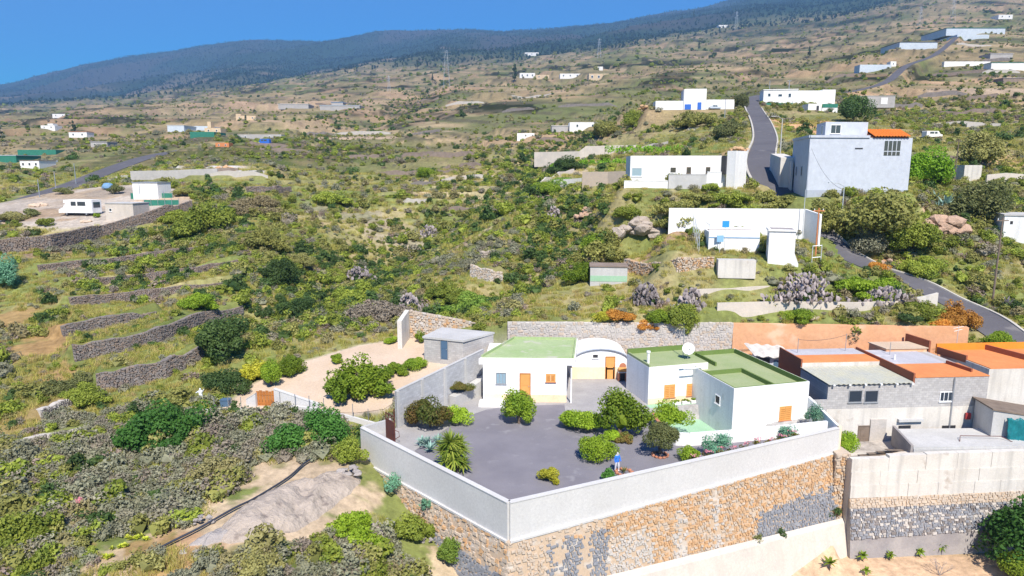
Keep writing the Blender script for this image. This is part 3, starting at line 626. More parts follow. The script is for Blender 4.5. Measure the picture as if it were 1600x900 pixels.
# ------------------------------------------------------------------ sheets laid on the ground
def sheet(name, poly, z, mat, dz=0.0):
    mb = MB(); n = len(poly); bm = bmesh.new()
    vs = [bm.verts.new((p[0], p[1], (z if not isinstance(z, tuple) else z[0]+z[1]*p[0]+z[2]*p[1])+dz)) for p in poly]
    bm.faces.new(vs); bmesh.ops.recalc_face_normals(bm, faces=bm.faces)
    if bm.faces[:][0].normal.z < 0: bmesh.ops.reverse_faces(bm, faces=bm.faces)
    bmesh.ops.triangulate(bm, faces=bm.faces)
    me = bpy.data.meshes.new(name); bm.to_mesh(me); bm.free(); me.materials.append(MATS[mat])
    o = bpy.data.objects.new(name, me); COL.objects.link(o); return setp(o, kind='structure')
g = lambda px, py, z=0: tuple(G(px, py, z)[:2])
sheet('gravel_yard', [(WC.x, WC.y+.25), g(648,704), g(700,668), g(716,655), g(760,640), g(800,634), g(882,632), g(884,650), g(1010,652), g(1042,660), (12.4,56), (13.4, 51.9), (22, 53.4), (26.7, 54.4), (WR.x-.2, WR.y+.2)], 0, 'gravel')
sheet('entrance_paving', [(-12.2, 53.7), (-9.7, 55.8), (-2.6, 66), (-2.4, 70), (-2.4, 63.2), g(716,655), g(700,668), g(648,704), (WC.x-6.2, WC.y+6.9)], 0, 'paving', .004)
sheet('courtyard_paving', [(-3.2, 62.4), (-2.4, 75), (22, 75), (20, 69), (12.4, 65), (12.6, 61), g(1000,660), g(884,650), g(882,632), g(800,634), g(760,640), g(716,655)], 0, 'paving', -.008)
sheet('sandy_plot', [(p.x, p.y) for p in SANDP], SAND_PL, 'sand', .05)
sheet('sunken_court', COURT, -1.35, 'green_paint', .03)
# roads with kerbs
def ribbon(name, pts, hw, mat, dz, off=0.0, thick=0.0):
    mb = MB(); n = len(pts)
    for i in range(n):
        d = (pts[min(i+1, n-1)]-pts[max(i-1, 0)]); d.z = 0; d.normalize(); nn = Vector((-d.y, d.x, 0)); p = pts[i]
        for k in (off-hw, off+hw): mb.v.append(tuple(p+nn*k+Vector((0, 0, dz))))
        for k in (off-hw, off+hw): mb.v.append(tuple(p+nn*k+Vector((0, 0, dz-max(thick, .3)))))
    for i in range(n-1):
        a = 4*i; mb.f += [(a+1, a, a+4, a+5), (a, a+2, a+6, a+4), (a+3, a+1, a+5, a+7)]
    mb.f += [(0, 1, 3, 2)]; mb.t = [.5]*len(mb.v); return mb.build(name, mat)
setp(ribbon('road', ROAD, 2.45, 'asphalt', .0), kind='structure')
setp(ribbon('lane', LROAD, 2.9, 'asphalt', .0), kind='structure')
k1 = ribbon('road_kerb', ROAD[:38], .16, 'kerb', .14, -2.62); setp(k1, kind='structure')
k2 = ribbon('road_kerb', ROAD[44:74], .2, 'kerb', .30, 2.7); setp(k2, kind='structure')
k3 = ribbon('road_kerb', ROAD[46:70], .16, 'kerb', .14, -2.62); setp(k3, kind='structure')
# ================================================================== THE YARD AND ITS HOUSES
def V2(p): return Vector((p[0], p[1]))
def at3(p, z=0): return (p[0], p[1], z)
def stones_on(parent, quads, mats, size, seed, max_parts=300, depth=.16, proud=.05, gap=.88, name='stone', chooser=None, joined=False):
    """irregular stones in rough courses on sloping faces; quads = (top A, top B, bottom B, bottom A) corners"""
    rg = np.random.default_rng(seed); S = []
    for q in quads:
        A, B, Cq, D = [Vector(p) for p in q]; L = ((B-A).length+(Cq-D).length)/2; H = ((D-A).length+(Cq-B).length)/2
        nr = max(1, round(H/size*1.55)); nn = (B-A).cross(D-A).normalized()
        if nn.y > 0: nn = -nn
        for j in range(nr):
            t = 0.0
            while t < 1:
                wl = size*(.5+1.2*rg.random()**1.6)/L; tc = min(1-wl*.3, t+wl/2); v = (j+.5+.45*(rg.random()-.5))/nr
                top, bot = A.lerp(B, tc), D.lerp(Cq, tc); p = top.lerp(bot, min(.98, max(.02, v)))
                hh = (bot-top).length/nr
                m = chooser(tc, v, rg, q) if chooser else mats[int(rg.integers(0, len(mats)))]
                t += wl
                if m is None: continue
                S.append((p+nn*(proud*(rg.random()-.25)), wl*L*.5*gap*(.8+.25*rg.random()), hh*.5*gap*(.75+.75*rg.random()), (B-A).normalized(), nn, m, int(rg.integers(0, 1e6))))
    S.sort(key=lambda s: -s[1]*s[2]/max(1, s[0].y)**2)
    # an angular stone: back rectangle hidden in the mortar, smaller uneven front face
    Fi = [(0,1,5,4), (1,2,6,5), (2,3,7,6), (3,0,4,7), (4,5,6,7)]
    def shape(r2):
        bk = np.array([(-1,-1,-1), (1,-1,-1), (1,1,-1), (-1,1,-1), (-.78,-.74,.75), (.78,-.74,.75), (.78,.74,.75), (-.78,.74,.75)], float)
        bk[:, :2] *= 1+.22*(r2.random((8, 2))-.5)*2; bk[4:, :2] += .16*(r2.random((4, 2))-.5)*2; bk[4:, 2] += .5*(r2.random(4)-.5); bk[:, 1] += .25*bk[:, 0]*(r2.random()-.5); return bk
    rest = {}; protos = {}
    for i, (p, a, b_, d, nn, m, sd) in enumerate(S):
        up = nn.cross(d); up = up if up.z > 0 else -up
        if d.cross(up).dot(nn) < 0: d = -d
        if i < max_parts and not joined:
            key = (m, sd % 9)
            if key not in protos: mb = MB(); mb.add(shape(np.random.default_rng(sd)).tolist(), Fi); o = mb.build(name, m); protos[key] = o.data
            else: o = bpy.data.objects.new(name, protos[key]); COL.objects.link(o)
            o.parent = parent; off = p-Vector(parent.location)-(Vector(parent.parent.location) if parent.parent else Vector((0, 0, 0)))
            from mathutils import Matrix
            R = Matrix((d*a, up*b_, nn*depth)).transposed().to_4x4(); R.translation = off; o.matrix_local = R
        else:
            k = shape(np.random.default_rng(sd)); W = k[:, :1]*np.array(d)*a + k[:, 1:2]*np.array(up)*b_ + k[:, 2:]*np.array(nn)*depth + np.array(p)
            rest.setdefault(m, MB()).add(W.tolist(), Fi)
    for m, mb in rest.items(): setp(mb.build('stonework', m, parent), kind='stuff')
# ------------------------------------------------------------------ perimeter wall (pale concrete) and the stone retaining wall under it
pw = thing('perimeter_wall', 'long pale grey concrete wall with a sharp corner round the dark gravel yard', 'wall', at3(WC, -2))
mb = MB(); mb.wall(WL, WC, .3, (-2.0, -1.75), .86); mb.build('wall_panel', 'concrete_pale', pw)
mb = MB(); mb.wall(WC+(WR-WC).normalized()*.02, WR, .3, (-1.75, -1.2), .86); mb.build('wall_panel', 'concrete_pale', pw)
mb = MB(); mb.wall(WL, GW0+(WL-GW0)*.15, .3, -.5, .95); mb.build('wall_panel', 'concrete', pw)
for A, B, z in ((WL, WC, .9), (WC, WR, .9)):
    d = (B-A).normalized(); mb = MB(); mb.wall(A+d*.03, B-d*.03, .38, .862, .93); mb.build('coping', 'concrete_pale', pw)
for A, B, za, zb in ((WL, WC, -1.9, -1.72), (WC, WR, -1.72, -1.15)):       # ledge where the concrete meets the stone
    d = (B-A).normalized(); n = Vector((d.y, -d.x)); mb = MB(); mb.wall(A+n*.2, B+n*.2, .22, (za-.12, zb-.12), (za+.03, zb+.03)); mb.build('ledge', 'concrete_pale', pw)
rw = thing('retaining_wall', 'tall stone retaining wall of orange, grey and blue stones carrying the concrete yard wall', 'wall', at3(WC, -9))
dl, dr = (WC-WL).normalized(), (WR-WC).normalized(); nl, nr_ = Vector((dl.y, -dl.x)), Vector((dr.y, -dr.x))
def face(A, B, nA, nB, za, zb, ba, bb, outA, outB):
    tA, tB = A+nA*.25, B+nB*.25; bA, bB = A+nA*outA, B+nB*outB
    return (Vector((*tA, za)), Vector((*tB, zb)), Vector((*bB, bb)), Vector((*bA, ba)))
nc = (nl+nr_).normalized()*1.05
FL = face(WL, WC, nl, nc, -1.95, -1.75, -4.2, -7.5, .6, 1.3); FR = face(WC, WR, nc, nr_, -1.75, -1.15, -7.5, -7.4, 1.3, 1.25)
for q in (FL, FR):
    back = [p+Vector((0, 1.6, 0)) for p in q]; mb = MB(); mb.add([*q, *back], [(0,1,2,3), (4,7,6,5), (0,4,5,1), (3,2,6,7), (0,3,7,4), (1,5,6,2)]); mb.build('mortar_bed', 'mortar', rw)
def ch_r(t, v, rg, q):
    if .02 < t < .25 and v < .10+.1*t: return None if rg.random() < .6 else 'stone_pale'
    t += .02*(rg.random()-.5); v += .1*(rg.random()-.5)
    if .10 < t < .25 and v > .12: return None if (abs((t-.16)*60 % 4 - 2) < .7) else 'stone_blue'
    if .62 < t < .97 and v > .42+.2*(1-t) and v < .93 and t > .70: return 'stone_blue'
    if .25 < t < .38 and v > .3: return 'stone_grey' if rg.random() < .75 else None
    if (.44 < t < .475 or .555 < t < .58) and v > .15: return None if rg.random() < .5 else 'stone_grey'
    if t < .1: return 'stone_pale' if rg.random() < .6 else None
    r = rg.random(); return 'stone_orange' if r < .58 else ('stone_pale' if r < .93 else None)
def ch_l(t, v, rg, q):
    if t < .34: return None if rg.random() < .9 else 'stone_pale'
    if v > .55-.25*(t-.4) and t > .38: return 'stone_blue'
    r = rg.random(); return None if r < .35 else ('stone_pale' if r < .8 else 'stone_orange')
stones_on(rw, [FR, FL], None, .31, 5, 300, .09, .07, .93, chooser=lambda t, v, rg, q: (ch_r if q is FR else ch_l)(t, v, rg, q))
# sloping concrete footing
f0, f1 = WC+nc*1.1, WR+nr_*1.05; g0, g1 = f0+nr_*.55, f1+nr_*.5+dr*1.2; k0, k1 = f0+nr_*2.2, f1+nr_*1.7+dr*1.6
MB().add([(f0.x, f0.y, -5.3), (f1.x+.5, f1.y, -6.5), (g0.x, g0.y, -5.6), (g1.x, g1.y, -6.8), (k0.x, k0.y, -12), (k1.x, k1.y, -11), (f0.x, f0.y+2, -12), (f1.x+.5, f1.y+2, -11)], [(0,2,3,1), (2,4,5,3), (4,6,7,5), (0,6,4,2), (1,3,5,7), (0,1,7,6)]).build('footing', 'concrete_warm', rw)
mb = MB(); mb.prism([(WR.x-.5, WR.y-1.1), (WR.x+.75, WR.y-.75), (WR.x+.55, WR.y+1), (WR.x-.4, WR.y+1)], -9, -.95); mb.build('pier', 'stone_pale', rw)
q = (Vector((WR.x-.55, WR.y-1.12, -1.0)), Vector((WR.x+.75, WR.y-.78, -1.0)), Vector((WR.x+.75, WR.y-.8, -6.4)), Vector((WR.x-.55, WR.y-1.14, -6.4)))
stones_on(rw, [q], ['stone_pale', 'stone_orange', 'stone_pale'], .38, 9, 0, .12, .05, joined=True)
# ------------------------------------------------------------------ block wall between yard and sandy plot, and the rusty gate
gw = thing('garden_wall', 'grey concrete block wall climbing from the rusty gate to the green roofed house', 'wall', at3(GW0))
for i in range(4):
    A, B = GW0.lerp(GW1, i/4), GW0.lerp(GW1, (i+1)/4); z0, z1 = 3.25+.22*i, 3.25+.22*(i+1)
    MB().wall(A, B, .22, -.2, (z0, z1)).build('wall_panel', 'blocks_garden', gw)
    d = (B-A).normalized(); n = Vector((d.y, -d.x)); MB().wall(A+n*.1, A+n*.1+d*.25, .3, -.2, z0+.03).build('pilaster', 'concrete', gw)
MB().wall(GW0, GW1, .27, (3.252, 4.132), (3.31, 4.19)).build('coping', 'concrete', gw)
mb = MB(); A, B = GW0.lerp(GW1, .55)+Vector((.5, -.4)), GW0.lerp(GW1, .98)+Vector((.5, -.4)); mb.wall(A, B, .8, -.1, (1.0, 1.7)); mb.build('planter_ledge', 'concrete', gw)
gt = thing('metal_gate', 'dark red rusty metal gate standing open at the yard entrance', 'gate', (-10.3, 53.2, 0))
ga, gb = Vector((-10.35, 53.25)), Vector((-9.45, 52.1))
MB().wall(ga, gb, .05, .05, 1.75).build('sheet_panel', 'rust', gt)
mb = MB(); mb.wall(ga, gb, .07, 1.75, 1.82); mb.wall(ga, gb, .07, 2.25, 2.32)
mb.build('top_rail', 'rust', gt)
for k in (0, .33, .66, 1): mb = MB(); p = ga.lerp(gb, k); mb.tube([(p.x, p.y, 0), (p.x, p.y, 2.3 if k < 1 else 2.95)], .035 if k < 1 else .055, 6); mb.build('upright', 'rust', gt)
mb = MB(); mb.tube([(gb.x, gb.y, 1.2), (gb.x+.35, gb.y-.1, 1.1), (gb.x+.4, gb.y-.1, .7), (gb.x+.05, gb.y, .45)], .03, 5); mb.build('hoop_handle', 'rust', gt)
# ------------------------------------------------------------------ house with pale green flat roof
A, B = V2(G(755, 627)), V2(G(885, 629)); d = (B-A).normalized(); n = Vector((-d.y, d.x)); dep = 8.2
h1 = thing('house', 'low white house with a pale green flat roof and orange door behind a round bush', 'house', at3(A))
MB().prism([tuple(A), tuple(B), tuple(B+n*dep), tuple(A+n*dep)], -.1, 3.6).build('wall', 'white', h1)
rp = [V2(G(748, 559, 4.1)), V2(G(899, 561, 4.1)), V2(G(903, 528, 4.1)), V2(G(803, 526, 4.1))]
MB().prism([tuple(p) for p in rp], 3.45, 4.02).build('fascia', 'white', h1)
ins = [V2(G(753, 557.5, 4.1)), V2(G(896, 559, 4.1)), V2(G(900, 530, 4.1)), V2(G(803, 528.5, 4.1))]
rf = MB().prism([tuple(p) for p in ins], 4.0, 4.06).build('roof', 'roof_green_pale', h1)
for i in range(1, 4): MB().wall(ins[i], ins[(i+1) % 4], .14, 4.03, 4.28).build('parapet', 'roof_green_pale', rf)
mb = MB(); s0, s1, z0, z1 = rect(A, B, (757, 612, 884, 628)); wallbox(mb, A, B, s0, (A-B).length-.01, 0, .75, .003, .03); mb.build('dado', 'cream', h1)
door(h1, A, B, (812, 583, 829, 622), 'wood_pale'); window(h1, A, B, (775, 582, 791, 600), 'glass', 'glass_pale', 'metal_grey', 3); window(h1, A, B, (853, 584, 868, 597), 'shutter')
MB().prism([tuple(A-n*1.6-d*.3), tuple(A-n*1.6+d*3.4), tuple(A+d*3.4-n*.02), tuple(A-d*.3-n*.02)], -.05, .22).build('porch_step', 'white', h1)
wallbox(MB(), A, B, 8.3, 8.42, -.0, 3.4, .03, .15).build('drain_pipe', 'white_paint', h1)
# ------------------------------------------------------------------ vaulted house built against the back wall
A, B = V2(G(892, 592)), V2(G(984, 592)); d = (B-A).normalized(); n = Vector((-d.y, d.x)); L = (B-A).length
vh = thing('vaulted_house', 'small white barrel vaulted house with orange door between two green roofed houses', 'house', at3(A))
prof = [(0, 0), (L, 0), (L, 1.75)] + [(L/2+L/2*math.cos(t)*1.0, 1.75+1.45*math.sin(t)) for t in np.linspace(.12, math.pi-.12, 13)] + [(0, 1.75)]
def arch(name, mat, off0, off1, sc=1.0, par=vh):
    m = len(prof); mb = MB(); vs = []
    for o_ in (off0, off1): vs += [(A.x+d.x*x+n.x*o_, A.y+d.y*x+n.y*o_, z) for x, z in [((x-L/2)*sc+L/2, z*sc) for x, z in prof]]
    mb.add(vs, [tuple(range(m)), tuple(range(2*m-1, m-1, -1))] + [(i, m+i, m+(i+1) % m, (i+1) % m) for i in range(m)]); return mb.build(name, mat, par)
arch('vault', 'white', .05, 5.0); arch('front_wall', 'white', 0, .045, 1.0)
ed = MB(); pts = [(A.x+d.x*x-n.x*.12, A.y+d.y*x-n.y*.12, z+.08) for x, z in prof[3:-1]]; ed.tube(pts, .09, 6); ed.build('roof_edge', 'grey_blue_dark', vh)
wallbox(MB(), A, B, .02, L-.02, 0, 1.3, .004, .03).build('dado', 'cream', vh)
door(vh, A, B, (946, 557, 960.5, 594)); window(vh, A, B, (925.5, 553, 935, 560), 'glass', 'dark', 'white_paint', 1)
mb = MB(); c = on_wall(A, B, 973, 572); P = A+d*c[0]-n*.06; mb.tube([(P.x, P.y-.04, c[1]), (P.x, P.y+.02, c[1])], .36, 14); mb.build('wall_plate', 'terracotta', vh)
bq = thing('barbecue', 'small brick barbecue with a black opening beside the orange vault door', 'barbecue', at3(A+d*(L-1.1)-n*.6))
P = A+d*(L-.9)-n*.55
for dx in (-.36, .36): MB().box((P.x+dx, P.y, .45), (.09, .3, .45)).build('side_pillar', 'terracotta', bq)
MB().box((P.x, P.y, .95), (.48, .33, .045)).build('slab', 'concrete', bq); MB().box((P.x, P.y+.1, .4), (.26, .18, .38)).build('fire_box', 'dark', bq)
mb = MB(); mb.prism([(P.x-.4, P.y-.2), (P.x+.4, P.y-.2), (P.x+.4, P.y+.3), (P.x-.4, P.y+.3)], 1.0, 1.35); mb.build('hood', 'wood_pale', bq)
# ------------------------------------------------------------------ white main house and annex
MF = V2(G(1012, 632)); mw = 6.2; md = 4.9
m4 = [MF, MF+E1*mw, MF+E1*mw+E2*md, MF+E2*md]
mh = thing('house', 'white house with orange shutters, green roof and round satellite dish', 'house', at3(MF))
MB().prism([tuple(p) for p in m4], -1.5, 3.62).build('wall', 'white', mh)
ins = [MF+E1*.12+E2*.1, MF+E1*mw+E2*.1, MF+E1*mw+E2*(md-.12), MF+E1*.12+E2*(md-.12)]
rf = MB().prism([tuple(p) for p in ins], 3.5, 3.66).build('roof', 'roof_green', mh)
MB().wall(m4[2]-E2*.1, m4[3]-E2*.1, .16, 3.63, 4.15).build('parapet', 'parapet_green', rf); MB().wall(m4[3]+E1*.1, m4[0]+E1*.1, .16, 3.63, 3.85).build('parapet', 'roof_green', rf)
A, B = m4[0], m4[1]
window(mh, A, B, (1038, 601.6, 1054, 620.4), 'shutter'); window(mh, A, B, (1073, 600, 1090, 617), 'shutter')
wallbox(MB(), A, B, .02, mw-.05, 0, .55, .004, .035).build('dado', 'cream', mh)
mb = MB(); P = MF+E1*.5+E2*1.2; mb.tube([(P.x, P.y, 3.6), (P.x, P.y, 4.7)], .13, 8); mb.tube([(P.x, P.y, 4.7), (P.x, P.y, 4.85)], .2, 8); mb.build('chimney', 'white_paint', mh)
TR = [MF-E2*.9-E1*.2, MF-E2*.9+E1*(mw-.9), MF+E1*(mw-.9)-E2*.02, MF-E1*.2-E2*.02]
MB().prism([tuple(p) for p in TR], -1.4, -.02).build('terrace', 'green_paint', mh)
sdish = thing('satellite_dish', 'round white satellite dish on the green roof', 'satellite dish', at3(G(1075, 561, 3.7), 3.7))
P = G(1075, 561, 3.7); mb = MB(); R = .58; vs = [(0, 0, -.14)]; 
for k in range(1, 4): vs += [(R*k/3*math.cos(a), R*k/3*math.sin(a), -.14+.14*(k/3)**2) for a in np.linspace(0, 2*math.pi, 20, endpoint=False)]
from mathutils import Euler, Matrix
Rm = Euler((math.radians(68), 0, math.radians(-10))).to_matrix()
vs = [Rm@Vector(v)+Vector((P.x, P.y, 4.75)) for v in vs]; fs = [(0, 1+i, 1+(i+1) % 20) for i in range(20)]
for k in range(2): fs += [(1+20*k+i, 1+20*(k+1)+i, 1+20*(k+1)+(i+1) % 20, 1+20*k+(i+1) % 20) for i in range(20)]
ds = mb.add(vs, fs).build('dish', 'white_paint', sdish); sm = ds.modifiers.new('thick', 'SOLIDIFY'); sm.thickness = .03
mb = MB(); mb.tube([(P.x, P.y+.1, 3.6), (P.x, P.y+.1, 4.7)], .035, 6); mb.build('mast', 'metal_grey', sdish)
mb = MB(); mb.tube([(P.x, P.y, 4.2), (P.x-.1, P.y-.75, 4.85)], .018, 5); mb.box((P.x-.1, P.y-.78, 4.88), (.05, .09, .05)); mb.build('feed_arm', 'metal_grey', sdish)
# planters on the terrace edge
for k in range(3):
    P = MF-E2*.72+E1*(2.6+k*.95); t = thing('planter', 'white box planter on the green terrace edge under the shutters', 'planter', at3(P), 'white box planters on the terrace')
    mb = MB(); mb.prism([tuple(P-E1*.38-E2*.14), tuple(P+E1*.38-E2*.14), tuple(P+E1*.38+E2*.14), tuple(P-E1*.38+E2*.14)], 0, .26); mb.build('trough', 'pot_white', t)
    lv = MB(); leaves(lv, (P.x, P.y, .36), (.42, .2, .2), 140, .07, RNG, lumps=14); lv.build('plant', 'leaf_green', t)
# annex
aw, ad = 7.55, 11.6
a4 = [AX, AX+E1*aw, AX+E1*aw+E2*ad, AX+E2*ad]
ah = thing('house', 'plain white cube house with green parapet roof beside the concrete yard wall', 'house', at3(AX))
MB().prism([tuple(p) for p in a4], -1.6, 2.95).build('wall', 'white', ah)
mb = MB()
for i in range(4):
    p, q = a4[i], a4[(i+1) % 4]; dd = (q-p).normalized(); nn = Vector((-dd.y, dd.x)); mb.wall(p+nn*.04+dd*(.0 if i % 2 == 0 else .08), q+nn*.04-dd*(.0 if i % 2 == 0 else .08), .08, 2.951, 3.4)
mb.build('parapet_wall', 'white', ah)
rf = MB().prism([tuple(AX+E1*.1+E2*.1), tuple(AX+E1*(aw-.1)+E2*.1), tuple(AX+E1*(aw-.1)+E2*(ad-.1)), tuple(AX+E1*.1+E2*(ad-.1))], 2.9, 2.97).build('roof', 'roof_green', ah)
gp = MB()
def inner(a, b, c, e): gp.wall(AX+E1*a+E2*b, AX+E1*c+E2*e, .1, 2.972, 3.425)
inner(.14, .2, .14, ad-.2); inner(aw-.14, .2, aw-.14, ad-.2); inner(.2, ad-.14, aw-.2, ad-.14); inner(.2, .14, aw-.2, .14)
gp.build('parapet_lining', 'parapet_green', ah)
for a, b, c, e in ((4.2, .25, 4.2, 5.2), (.25, 5.25, 4.25, 5.25), (2.9, 7.6, 2.9, 11.3)): MB().wall(AX+E1*a+E2*b, AX+E1*c+E2*e, .16, 2.972, 3.36).build('roof_divider', 'parapet_green', ah)
window(ah, a4[0], a4[1], (1218.3, 635.5, 1235.2, 655.5), 'shutter')
window(ah, a4[3], a4[0], (1118, 615.5, 1125, 633.5), 'glass', 'dark', 'white_paint', 1)
for k in range(5):
    P, Q = AX-E1*1.5+E2*(6.0+.62*k), AX+E1*.9+E2*(6.0+.62*k); MB().wall(P, Q, .06, 3.46, 3.56).build('roof_beam', 'white_paint', ah)
mb = MB(); P = AX+E1*.2+E2*9.2; mb.tube([(P.x, P.y, 3.2), (P.x, P.y, 6.6)], .045, 6); mb.build('antenna_mast', 'metal_grey', ah)
# low curved white garden wall round the sunken court
cw = thing('garden_wall', 'low white curved wall round the sunken green court before the cube house', 'wall', (13.2, 52, -.2))
line = [Vector(p) for p in ((12.25, 56.2), (12.2, 54.6), (12.45, 53), (13.2, 51.95), (14.2, 51.85), (17.5, 52.45), (21.7, 53.35), (26.4, 54.5))]
mb = MB()
for i in range(len(line)-1): mb.wall(line[i], line[i+1]+(line[i+1]-line[i]).normalized()*.06, .2+.002*i, -1.4, 1.05)
mb.build('wall_panel', 'white', cw)
for i in range(3): MB().wall(line[i], line[i+1], .26, 1.052, 1.14).build('coping', 'terracotta', cw)
sw = thing('garden_wall', 'short sloping white wall from the cube house to the end of the yard wall', 'wall', (26.4, 57, 0))
MB().wall((26.35, 58.0), (27.05, 53.7), .2, -2.3, (2.0, .95)).build('wall_panel', 'white', sw)
MB().box((27.02, 53.45, -.0), (.13, .13, 1.05)).build('end_post', 'cream', sw)
# ------------------------------------------------------------------ back walls of the terrace behind the houses
B0, B1, B2 = V2(PY(793, 503, 75.4)), V2(PY(1146, 504, 75.2)), V2(PY(1514, 512, 69.4))
bw = thing('stone_wall', 'high grey rubble stone wall behind the vaulted house', 'wall', at3(B0))
def zt(px, py, Y): return CH+slope(py)*Y
z0, z1 = zt(793, 503, 75.4), zt(1146, 504, 75.2)
MB().wall(B0, B1, .7, -.1, (z0-.1, z1-.1), side=1).build('core', 'stone_grey', bw)
stones_on(bw, [(Vector((*B0, z0-.05)), Vector((*B1, z1-.05)), Vector((*B1, 0)), Vector((*B0, 0)))], ['stone_grey', 'stone_grey', 'stone_pale', 'stone_grey'], .45, 15, 300, .06, .03, .97)
ow = thing('plastered_wall', 'long orange plastered wall behind the orange roofs', 'wall', at3(B1))
m = 24; mb = MB(); top = []; rgq = np.random.default_rng(3)
Bv = B2-B1; z1, z2 = zt(1146, 506, 75.2), zt(1514, 512, 69.4)
rows = 5
nn = Vector((Bv.y, -Bv.x)).normalized()
for j in range(rows+1):
    for i in range(m+1):
        t = i/m; p = B1+Bv*t+nn*(.05*rgq.random()+.35*(j/rows)); z = (z1+(z2-z1)*t+.03*rgq.random())*(1-j/rows)+(-.8)*(j/rows); mb.v.append((p.x, p.y, z))
for j in range(rows):
    for i in range(m): a = j*(m+1)+i; mb.f.append((a, a+m+1, a+m+2, a+1))
k = len(mb.v)
for i in range(m+1): t = i/m; p = B1+Bv*t-nn*.7; mb.v.append((p.x, p.y, z1+(z2-z1)*t))
for i in range(m): mb.f.append((i, i+1, k+i+1, k+i))
mb.t = [.5]*len(mb.v); mb.build('plaster_face', 'orange_wall', ow)
mb = MB(); mb.tube([(B1.x+Bv.x*t+nn.x*.35, B1.y+Bv.y*t+nn.y*.35, (z1+(z2-z1)*t)*.35+.3*math.sin(9*t)) for t in np.linspace(.02, .9, 24)], .03, 4); mb.build('cable', 'black_rubber', ow)
# white lean-to with wavy roof sheet between cube house and orange roofs
P0, P1 = V2(PY(1178, 560, 70.5)), V2(PY(1238, 562, 69.5))
lt = thing('lean_to', 'small white lean-to with a wavy roof sheet under the orange plastered wall', 'shed', at3(P0))
MB().wall(P0, P1, 2.4, -.2, 2.3, side=1).build('wall', 'grey_blue', lt)
wallbox(MB(), P0, P1, .2, 1.6, .3, 2.1, .01, .03).build('opening', 'dark', lt); wallbox(MB(), P0, P1, 2.0, 2.9, .3, 1.9, .01, .03).build('opening', 'door_blue', lt)
mb = MB(); dd = (P1-P0); 
for i in range(19):
    t = i/18; p = P0+dd*(t*1.06-.03); z = 2.45+.09*math.sin(i*1.3); q = p+Vector((0, 3.0)); r = p-Vector((0, .55)); mb.v += [(r.x, r.y, z-.1), (q.x, q.y, z+.35)]
mb.f = [(2*i, 2*i+2, 2*i+3, 2*i+1) for i in range(18)]; mb.t = [.5]*len(mb.v); o = mb.build('roof_sheet', 'white_old', lt); o.modifiers.new('thick', 'SOLIDIFY').thickness = .05
# ------------------------------------------------------------------ block house with orange roofs
def vol(par, name, pts, z0, z1, mat): return MB().prism([tuple(p) for p in pts], z0, z1).build(name, mat, par)
BA, BB = Vector((28.0, 58.0)), Vector((42.9, 59.05)); bd = (BB-BA).normalized(); bn = Vector((-bd.y, bd.x))
bh = thing('house', 'two storey grey block house with orange and grey flat roofs', 'house', at3(BA, -2.3))
split = 7.9
vol(bh, 'wall', [BA, BA+bd*split, BA+bd*split+bn*5, BA+bn*5], .8, 3.0, 'blocks')
vol(bh, 'wall', [BA+bd*(split+.005), BB, BB+bn*8.8, BA+bd*(split+.005)+bn*8.8], .8, 3.55, 'blocks')
vol(bh, 'lower_wall', [BA-bn*.03, BB-bn*.03, BB+bn*8.8, BA+bn*8.8], -2.4, .795, 'white_old')
A1 = BA+bn*5.02
vol(bh, 'upper_wall', [A1+bd*.1, A1+bd*split, A1+bd*split+bn*4.6, A1+bd*.1+bn*4.6], .8, 3.62, 'white_old')
MB().wall(A1+bd*.06, A1+bd*.06+bn*4.6, .14, .8, 3.95).build('side_wall', 'orange_brown', bh)  # left face: its shade is put into the darker orange brown
def slab(pts, z, mat, name='roof', th=.08, par=bh): return MB().prism([tuple(p) for p in pts], z, z+th).build(name, mat, par)
slab([A1+bd*.15, A1+bd*(split-.05), A1+bd*(split-.05)+bn*2.4, A1+bd*.15+bn*2.4], 3.622, 'orange_paint'); slab([A1+bd*.15+bn*2.41, A1+bd*(split-.05)+bn*2.41, A1+bd*(split-.05)+bn*4.6, A1+bd*.15+bn*4.6], 3.622, 'roof_grey')
C0 = BA+bd*split
slab([C0+bd*.1-bn*.05, BB-bn*.05, BB+bn*4.0, C0+bd*.1+bn*4.0], 3.552, 'orange_paint'); slab([C0+bd*.1+bn*4.01, BB+bn*4.01-bd*1.2, BB+bn*9-bd*1.2, C0+bd*.1+bn*9], 3.552, 'roof_grey')
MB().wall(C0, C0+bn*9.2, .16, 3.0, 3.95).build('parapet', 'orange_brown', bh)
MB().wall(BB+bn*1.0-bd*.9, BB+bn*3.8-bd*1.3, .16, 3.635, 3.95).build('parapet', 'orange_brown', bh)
# corrugated sheet over the front room
mb = MB(); nx = 34
for i in range(nx+1):
    p = BA-bd*.1+bd*((split-.05)*i/nx); z = 3.16+.04*math.cos(i*math.pi); mb.v += [(p.x-bn.x*.2, p.y-bn.y*.2, z), (p.x+bn.x*4.98, p.y+bn.y*4.98, z+.05)]
mb.f = [(2*i, 2*i+2, 2*i+3, 2*i+1) for i in range(nx)]; mb.t = [.5]*len(mb.v); o = mb.build('sheet_roof', 'sheet_plastic', bh); o.modifiers.new('thick', 'SOLIDIFY').thickness = .03
for k in range(6): p = BA+bd*(.4+k*1.45)-bn*.18; MB().box((p.x, p.y, 3.08), (.09, .12, .06), math.atan2(bd.y, bd.x)).build('beam_end', 'white_paint', bh)
window(bh, BA, BB, (1326.5, 610, 1346, 628.5), 'glass', 'glass', 'metal_grey', 1); window(bh, BA, BB, (1351.5, 610, 1371, 628.5), 'glass', 'glass', 'metal_grey', 1)
window(bh, BA, BB, (1469, 612, 1487, 627), 'glass', 'glass', 'white_paint', 3)
